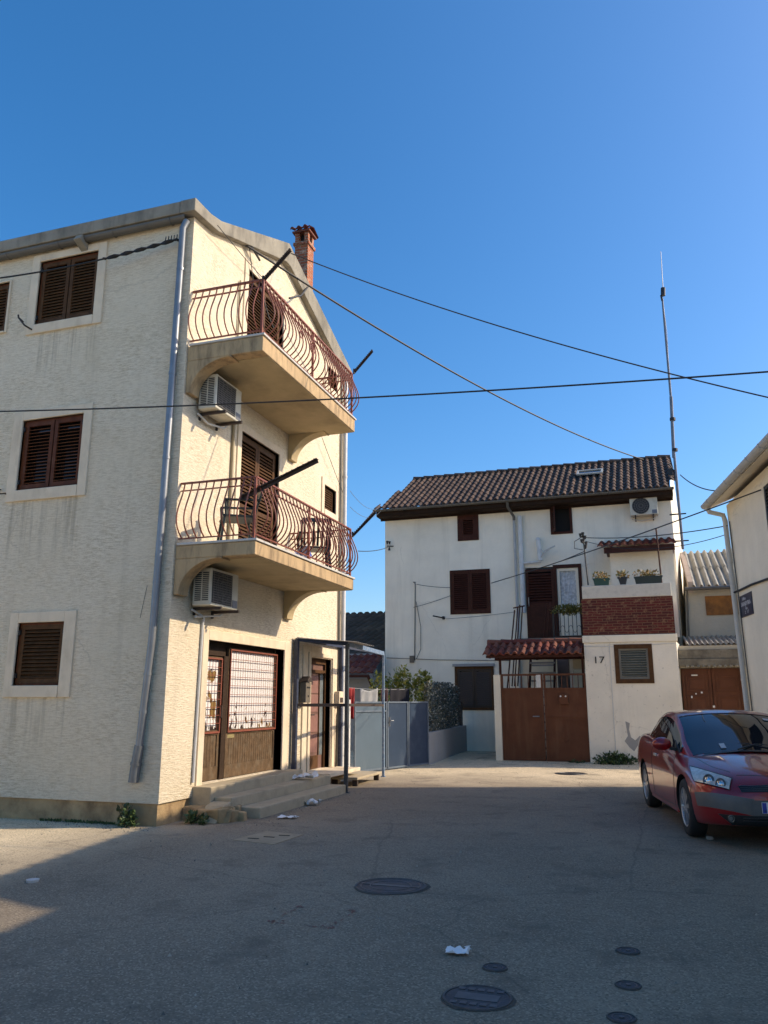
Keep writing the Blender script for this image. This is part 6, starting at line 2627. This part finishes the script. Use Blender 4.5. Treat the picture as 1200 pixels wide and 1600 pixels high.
def cover(c, r, label, big, seed, rim=True):
    t = thing('manhole_cover', label, 'manhole cover', (c.x, c.y, 0), 'round iron covers in the asphalt')
    b = MB()
    N_ = 48
    b.tube([(c.x, c.y, -.05), (c.x, c.y, .006)], r, N_)
    lid = b.build('lid', IRON, t, bevel=.002)
    b = MB()
    ring = [V((c.x + math.cos(2 * PI * k / N_) * r * 1.05, c.y + math.sin(2 * PI * k / N_) * r * 1.05, .001)) for k in range(N_ + 1)]
    P = [[V((c.x + math.cos(2 * PI * k / N_) * rr, c.y + math.sin(2 * PI * k / N_) * rr, z)) for (rr, z) in ((r * 1.002, .002), (r * 1.01, .010), (r * 1.075, .010), (r * 1.09, -.004))] for k in range(N_ + 1)]
    b.grid(P)
    b.build('rim', mat('worn_iron_rim', (.075, .073, .072), .6, .3, 12, .2, 50, metallic=.3), t, smooth=40)
    rc_ = random.Random(seed)
    b = MB()
    q1 = [(math.cos(2 * PI * k / N_), math.sin(2 * PI * k / N_)) for k in range(N_)]
    wob = [1.15 + .05 * math.sin(3 * 2 * PI * k / N_ + seed) + rc_.uniform(-.02, .02) for k in range(N_)]
    P = [[V((c.x + q1[k % N_][0] * r * 1.08, c.y + q1[k % N_][1] * r * 1.08, .0035)), V((c.x + q1[k % N_][0] * r * wob[k % N_], c.y + q1[k % N_][1] * r * wob[k % N_], .003))] for k in range(N_ + 1)]
    b.grid(P)
    b.build('tar_collar', mat('tar_collar', (.085, .068, .052), .9, .35, 14, .4, 60), t)
    b = MB()
    if big == 2:
        st = .055
        k = int(r / st)
        for i in range(-k, k + 1):
            for j in range(-k, k + 1):
                if (i * st) ** 2 + (j * st) ** 2 < (r * .9) ** 2 and not (abs(i) < 3 and abs(j) < 2):
                    b.box(c.x + i * st - .019, c.x + i * st + .019, c.y + j * st - .019, c.y + j * st + .019, .006, .0105)
        b.box(c.x - .12, c.x + .12, c.y - .05, c.y + .05, .006, .009)
    elif big == 1:
        for (a0_, rr) in ((0, .9), (0, .62)):
            b.tube([(c.x + math.cos(2 * PI * k / N_) * r * rr, c.y + math.sin(2 * PI * k / N_) * r * rr, .006) for k in range(N_ + 1)], .006, 5)
        b.box(c.x - .17, c.x + .17, c.y - .03, c.y + .03, .006, .010)
        for sx_ in (-1, 1):
            b.box(c.x + sx_ * r * .76 - .05, c.x + sx_ * r * .76 + .05, c.y - .014, c.y + .014, .0062, .012)
    else:
        b.tube([(c.x + math.cos(2 * PI * k / 24) * r * .72, c.y + math.sin(2 * PI * k / 24) * r * .72, .006) for k in range(25)], .004, 5)
        b.tube([(c.x, c.y, .005), (c.x, c.y, .012)], r * .22, 12)
    b.build('relief', mat('polished_iron', (.085, .085, .09), .42, .25, 14, metallic=.5), t)
    return t


def ell(px0, px1, py):
    a_, b_ = G(px0, py), G(px1, py)
    return (a_ + b_) / 2, (a_ - b_).length / 2


c, r = ell(557, 664, 1385)
cover(c, r * .97, 'large smooth grey manhole cover in the middle of the street', 1, 1)
c, r = ell(694, 798, 1560)
cover(c, r * .97, 'large manhole cover with a chequered face nearest the camera', 2, 2)
c, r = ell(755, 792, 1513)
cover(c, r * .95, 'small iron cap beside the white tissue', 0, 3)
c, r = ell(964, 999, 1487)
cover(c, r * .95, 'farthest of the three small iron caps in front of the car', 0, 4)
c, r = ell(963, 1001, 1541)
cover(c, r * .95, 'middle one of the three small iron caps in front of the car', 0, 5)
c, r = ell(950, 993, 1592)
cover(c, r * .95, 'nearest of the three small iron caps in front of the car', 0, 6)
c, r = ell(868, 915, 1209)
cover(c, r * .95, 'worn manhole cover on the pale ground before the brown gate', 1, 7)
t = thing('hatch_plate', 'square rusty hatch plate in the asphalt before the shop steps', 'hatch plate', G(418, 1309))
b = MB()
q = [G(364, 1313), G(416, 1299.5), G(473, 1305), G(428, 1320)]
b.prism([p + V((0, 0, -.03)) for p in q], (0, 0, .038))
pt = b.build('plate', mat('rusty_plate', (.35, .26, .17), .75, .2, 5, .3, 50, dirt=(.22, .16, .10), dirt_amt=.5), t, bevel=.003)
b = MB()
for (u0, v0) in ((.3, .25), (.7, .75), (.5, .5)):
    p = q[0].lerp(q[1], v0).lerp(q[3].lerp(q[2], v0), u0)
    b.box(p.x - .07, p.x + .07, p.y - .012, p.y + .012, .008, .014)
b.build('lifting_slot', BLACKM, t)


def paper(c, s, label, seed, name='paper_scrap', m=None, h=.3):
    rnd_ = random.Random(seed)
    mb = MB()
    n = 9
    P = []
    for i in range(n + 1):
        row = []
        for j in range(n + 1):
            u, v = i / n - .5, j / n - .5
            e = 1 - .5 * rnd_.random() * (abs(u) > .42 or abs(v) > .42)
            z = .012 + s * h * max(0, noise.noise(V((u * 4 + seed, v * 4, seed * .7))) + .25)
            row.append(V((c[0] + u * s * e * 1.35, c[1] + v * s * .75 * e + u * s * .2, c[2] + z)))
        P.append(row)
    mb.grid(P)
    return mb.build(name, m or TISSUE, smooth=30, label=label, cat='litter')


p = G(715, 1491)
paper((p.x, p.y, .004), .135, 'crumpled white tissue on the dark asphalt', 11, 'tissue')
p = G(484, 1258)
paper((p.x, p.y, .004), .24, 'white crumpled paper at the foot of the shop steps', 12, h=.4)
p = G(449, 1279)
paper((p.x, p.y, .004), .22, 'flat white paper scrap on the asphalt before the shop steps', 13, h=.15)
paper((XC + .48, 13.15, .29), .34, 'white plastic bag lying on the middle shop step', 14, 'plastic_bag', h=.42)
p = G(297, 1278)
paper((p.x, p.y, .01), .16, 'white paper scrap in the weeds at the corner of the cream house', 15, h=.45)
p = G(335, 1282)
paper((p.x, p.y, .01), .14, 'white paper scrap beside the broken end of the shop steps', 16, h=.4)
p = G(497, 1252)
paper((p.x, p.y, .004), .09, 'tiny white paper scrap at the far end of the shop steps', 17, h=.3)
b = MB()
p = G(51, 1378)
b.tube([(p.x, p.y, .0), (p.x, p.y, .022)], [.052, .058], 20)
b.build('bottle_lid', mat('pale_plastic_lid', (.5, .5, .49), .5, .1, 20), label='round pale plastic lid lying alone near the long sunlit patch', cat='litter')
b = MB()
p = G(1109, 1312)
b.obox((p.x, p.y, .02), (.035, .012, 0), (-.012, .03, 0), (0, .008, .02))
b.build('stone', mat('pale_stone', (.3, .27, .23), .9, .2, 20), bevel=.015, label='small pale stone beside the front tyre of the red car', cat='stone')
# faded red surveying marks sprayed on the asphalt
t_ = MB()
rnd = random.Random(4)
for (x0, y0, x1, y1) in ((424, 1441, 468, 1416), (425, 1441, 516, 1450), (516, 1450, 553, 1423), (480, 1447, 512, 1451)):
    a_, c_ = G(x0, y0), G(x1, y1)
    k = 0
    f = 0
    while f < 1:
        L_ = rnd.uniform(.02, .09)
        if rnd.random() < .62 or f < .08 or f > .9:
            p, q = a_.lerp(c_, f), a_.lerp(c_, min(1, f + L_))
            w_ = rnd.uniform(.004, .012)
            d = (q - p).normalized()
            s_ = V((-d.y, d.x, 0)) * w_
            j = V((rnd.gauss(0, .008), rnd.gauss(0, .008), .004))
            t_.add([p + s_ * rnd.uniform(.4, 1) + j, p - s_ * rnd.uniform(.4, 1) + j, q - s_ * rnd.uniform(.4, 1) + j, q + s_ * rnd.uniform(.4, 1) + j], [(0, 1, 2, 3)])
        f += L_ + rnd.uniform(.0, .03)
for (x0, y0) in ((427, 1440), (516, 1450), (551, 1424), (466, 1417)):
    p = G(x0, y0)
    for k in range(7):
        o_ = V((rnd.gauss(0, .03), rnd.gauss(0, .02), .0045))
        s_ = rnd.uniform(.005, .014)
        t_.add([p + o_ + V((math.cos(i * PI / 3) * s_, math.sin(i * PI / 3) * s_, 0)) for i in range(6)], [tuple(range(6))])
t_.build('paint_marks', mat('faded_red_spray', (.23, .075, .065), .8, .3, 30), kind='structure')


# grit and small stones lying about
b = MB()
rnd = random.Random(77)
for i in range(1500):
    if i % 3:
        x, y = rnd.uniform(-8, 4), 3.2 + 18 * rnd.random() ** 1.4
    else:
        x, y = rnd.choice(((rnd.uniform(-8, -6.2), YC - abs(rnd.gauss(0, .25))), (XC + .95 + abs(rnd.gauss(0, .25)), rnd.uniform(10, 15)), (rnd.uniform(-4, .5), 21.8 - abs(rnd.gauss(0, .5)))))
    s_ = rnd.uniform(.004, .013) * (1.6 if rnd.random() < .06 else 1)
    c_ = V((x, y, gz(x, y) + s_ * .4))
    a_ = rnd.random() * 6
    b.add([c_ + V((math.cos(a_) * s_, math.sin(a_) * s_, -s_ * .5)), c_ + V((math.cos(a_ + 2.1) * s_, math.sin(a_ + 2.1) * s_, -s_ * .5)), c_ + V((math.cos(a_ + 4) * s_, math.sin(a_ + 4) * s_, -s_ * .5)), c_ + V((0, 0, s_ * .7))],
          [(0, 1, 2), (0, 1, 3), (1, 2, 3), (2, 0, 3)])
b.build('grit', leaf_mat('grit_stone', [(.3, .27, .22), (.08, .07, .06), (.42, .37, .3), (.05, .045, .04)]), kind='stuff', label='loose grit scattered over the asphalt', cat='grit')

# ------------------------------------------------------------------ weeds
def weed(c, r, n, size, label, seed, name='weed', m=None, h=None):
    t = thing(name, label, 'plant', c)
    b = MB()
    rnd_ = random.Random(seed)
    for k in range(max(4, n // 30)):
        a_ = rnd_.uniform(0, 2 * PI)
        rr = rnd_.random() ** .6
        q = V(c) + V((math.cos(a_) * rr * r[0], math.sin(a_) * rr * r[1], 0))
        leaves(b, (q.x, q.y, q.z + r[2] * (.5 - .3 * rr)), (r[0] * .35, r[1] * .35, r[2] * (.6 - .25 * rr)), 30, size, seed=seed * 10 + k, shell=.9)
    b.build('foliage', m or WEED, t)
    b = MB()
    for k in range(6):
        a_ = rnd_.uniform(0, 2 * PI)
        b.tube([V(c), V(c) + V((math.cos(a_) * r[0] * .4, math.sin(a_) * r[1] * .4, r[2] * .5)), V(c) + V((math.cos(a_) * r[0] * .7, math.sin(a_) * r[1] * .7, r[2] * .8))], [.008, .006, .003], 5)
    b.build('stem', STEM, t)
    return t


weed((XC - .42, YC - .12, .0), (.17, .11, .34), 210, .042, 'dark green weed growing at the foot of the cream wall near its corner', 3)
weed((XC + .28, YC + .42, .0), (.22, .16, .15), 160, .045, 'low weed between the cream house and the broken step', 4)
weed((-1.12, YP - .22, .02), (.50, .22, .36), 720, .06, 'bushy weed along the white porch wall near the red car', 5)
weed((-2.05, YP - .12, .02), (.18, .10, .10), 90, .04, 'small tuft at the foot of the brown gate', 6)
b = MB()
rnd = random.Random(9)
for i in range(420):
    x = rnd.uniform(-8.1, XC - .62)
    dens = .5 + .5 * noise.noise(V((x * 1.7, 3, 0)))
    if rnd.random() > dens:
        continue
    q = V((x, YC + .02 - abs(rnd.gauss(0, .03)), 0))
    d = V((rnd.gauss(0, .5), -abs(rnd.gauss(.1, .4)), 1)).normalized()
    sd = d.orthogonal().normalized()
    s = rnd.uniform(.02, .055)
    b.add([q, q + d * s * .5 + sd * s * .25, q + d * s, q + d * s * .5 - sd * s * .25], [(0, 1, 2, 3)])
b.build('grass_fringe', WEED, kind='stuff', label='thin line of grass along the foot of the cream wall', cat='grass')

# ------------------------------------------------------------------ overhead cables
# thick service cable on the long facade
p1 = at(276, 374, 1, YC - .12)
p0 = at(-60, 441, 1, YC - .55)
mid = p0.lerp(p1, .5)


def twist(mb):
    pts = sag(p0, p1, .10, 40)[27:]
    for ph in (0, PI):
        mb.tube([p + V((0, math.cos(i * 1.3 + ph) * .022, math.sin(i * 1.3 + ph) * .022)) for i, p in enumerate(pts)], .014, 5)
    mb.tube([p1, p1 + V((.02, .12, .02))], .02, 6)
    for k in range(5):
        mb.tube([p1 + V((-.05 * k, 0, 0)), p1 + V((-.05 * k + .02, -.02, .07))], .008, 5)


wire('service_cable', sag(p0, p1, .10, 40), .014, 'twisted black service cable hooked to the cream house near its eaves', extra=twist)
pa, pb = at(-120, 645, 1, 8.7), at(1330, 571, 1, 9.3)
wire('overhead_wire', sag(pa, pb, .10, 40), .0105, 'nearly level black wire spanning the whole street before both houses')
pa, pb = at(384, 383, 0, XC + .06), at(1005, 718, 1, 27.3)


def sleeve(mb):
    a_ = at(384, 383, 0, XC + .02)
    mb.tube([a_, a_ + V((.08, .05, 0)), a_ + V((.1, .35, -.12))], .022, 6)
    mb.tube([a_ + V((.06, 0, .02)), a_ + V((.04, .22, -.48)), a_ + V((.02, .3, -.62))], .008, 5)
    mb.tube([a_ + V((.05, .5, -.58)), a_ + V((.05, .85, -.95)), a_ + V((.05, 1.1, -1.1))], .014, 5)
    m2 = at(445, 447, 0, XC + .05)
    mb.tube([at(452, 466, 0, XC + .25), at(470, 462, 0, XC + .22), at(482, 447, 0, XC + .1), at(478, 436, 0, XC + .05)], .02, 6)


wire('overhead_cable', sag(pa, pb, .42, 40), .019, 'thick black cable from the cream gable to the white house ridge', extra=sleeve)
pa = at(455, 396, 0, XC + .24)
pb = at(1330, 650, 1, 11.0)
wire('thin_wire', sag(pa, pb, .22, 40), .010, 'thin wire from the chimney gable of the cream house over the street')
pa = rp(-2.42, 5.30, .03)
pb = at(768, 911, 1, Y17 - .06)
wire('drop_wire', sag(pa, pb, .06, 30), .013, 'dark wire running from the shuttered window of the right house down to the middle window')
q0 = p0.copy()
pa = at(911, 840, 1, YP + .1)
pb = rp(-.05, 5.15, .06)
wire('branch_wire', sag(pa, pb, .10, 30), .011, 'dark wire from the insulator pole to the corner of the right house')
pb2 = rp(-.02, 4.98, .06)
wire('branch_wire', sag(pa + V((0, 0, -.08)), pb2, .28, 30), .008, 'slacker thin wire under the one from the insulator pole')
wire('house_lead', sag(at(912, 862, 1, YP + .1), at(822, 894, 1, Y17 - .06), .04, 20), .011, 'pair of leads from the insulator pole to the balcony door')
wire('mast_cable', sag(at(1063, 742, 1, 24.4), rp(.1, 5.95, .2), .10, 20), .014, 'short dark cable between the antenna mast and the right house eaves')
wire('facade_line', sag(at(651, 913, 1, Y17 - .3), at(706, 918, 1, Y17 - .06), .03, 12), .008, 'thin line from the conduit to the middle window of the white house', cat='wire')
wire('facade_line', sag(at(646, 949, 1, Y17 - .05), at(706, 930, 1, Y17 - .06), .02, 12), .007, 'thin slanting line below the middle window of the white house', cat='wire')
wire('facade_line', sag(at(697, 967, 1, Y17 - .05), at(806, 956, 1, Y17 - .08), .02, 12), .006, 'faint level line from the hook to the pipes of the white house', cat='wire')
wire('left_lead', sag(at(560, 861, 0, XC + .1), at(606, 855, 1, Y17 - .1), .05, 16), .010, 'wire from the cream house to the insulators on the white house edge')
for k, (y0, y1) in enumerate(((767, 790), (792, 797))):
    wire('sagging_lead', sag(at(547, y0, 1, 16.0), at(596, y1, 1, 24.5), .25, 16), .005, ('upper' if k == 0 else 'lower') + ' pale thin lead from the cream house to the tiled roof edge', cat='wire', m=ZINC)
wire('roof_prop', [at(594, 788, 1, 24.3), at(570, 815, 1, 21.0), at(553, 836, 1, 18.0)], .022, 'dark slanting pole at the roof edge of the white house', 'pole', RUSTM)
wire('gable_line', sag(at(340, 352, 0, XC + .2), at(446, 470, 0, XC + .1), .05, 16), .006, 'thin line down the gable of the cream house to the upper balcony', 'wire')
wire('gable_line', sag(at(503, 683, 0, XC + .1), at(536, 770, 0, XC + .1), .02, 16), .006, 'thin line from under the upper balcony to the far downpipe', 'wire')

# ------------------------------------------------------------------ light
AZ, EL = math.radians(22), math.radians(32)
sun_dir = V((math.cos(EL) * math.cos(AZ), math.cos(EL) * math.sin(AZ), math.sin(EL)))
sl = bpy.data.lights.new('sun', 'SUN')
sl.energy = 2.15
sl.angle = math.radians(.5)
sl.color = (.89, .98, 1.0)
so = bpy.data.objects.new('sun', sl)
COL.objects.link(so)
so.rotation_euler = sun_dir.to_track_quat('Z', 'Y').to_euler()
so.location = sun_dir * 50
wd = bpy.data.worlds.new('World')
scene.world = wd
wd.use_nodes = True
nt = wd.node_tree
bg = nt.nodes['Background']
sky = nt.nodes.new('ShaderNodeTexSky')
sky.sky_type = 'NISHITA'
sky.sun_disc = False
sky.sun_elevation = EL
sky.sun_rotation = PI / 2 - AZ
sky.altitude = 0
sky.air_density = 1.0
sky.dust_density = 1.5
sky.ozone_density = 10.0
hs = nt.nodes.new('ShaderNodeHueSaturation')
hs.inputs['Saturation'].default_value = 1.2
hs.inputs['Value'].default_value = 1.0
nt.links.new(sky.outputs[0], hs.inputs['Color'])
nt.links.new(hs.outputs[0], bg.inputs[0])
bg.inputs[1].default_value = .15
vs_ = scene.view_settings
vs_.view_transform = 'Standard'
vs_.look = 'None'
vs_.exposure = 1.06
vs_.use_white_balance = True
vs_.white_balance_temperature = 10500
vs_.white_balance_tint = 20
vs_.gamma = 1.0
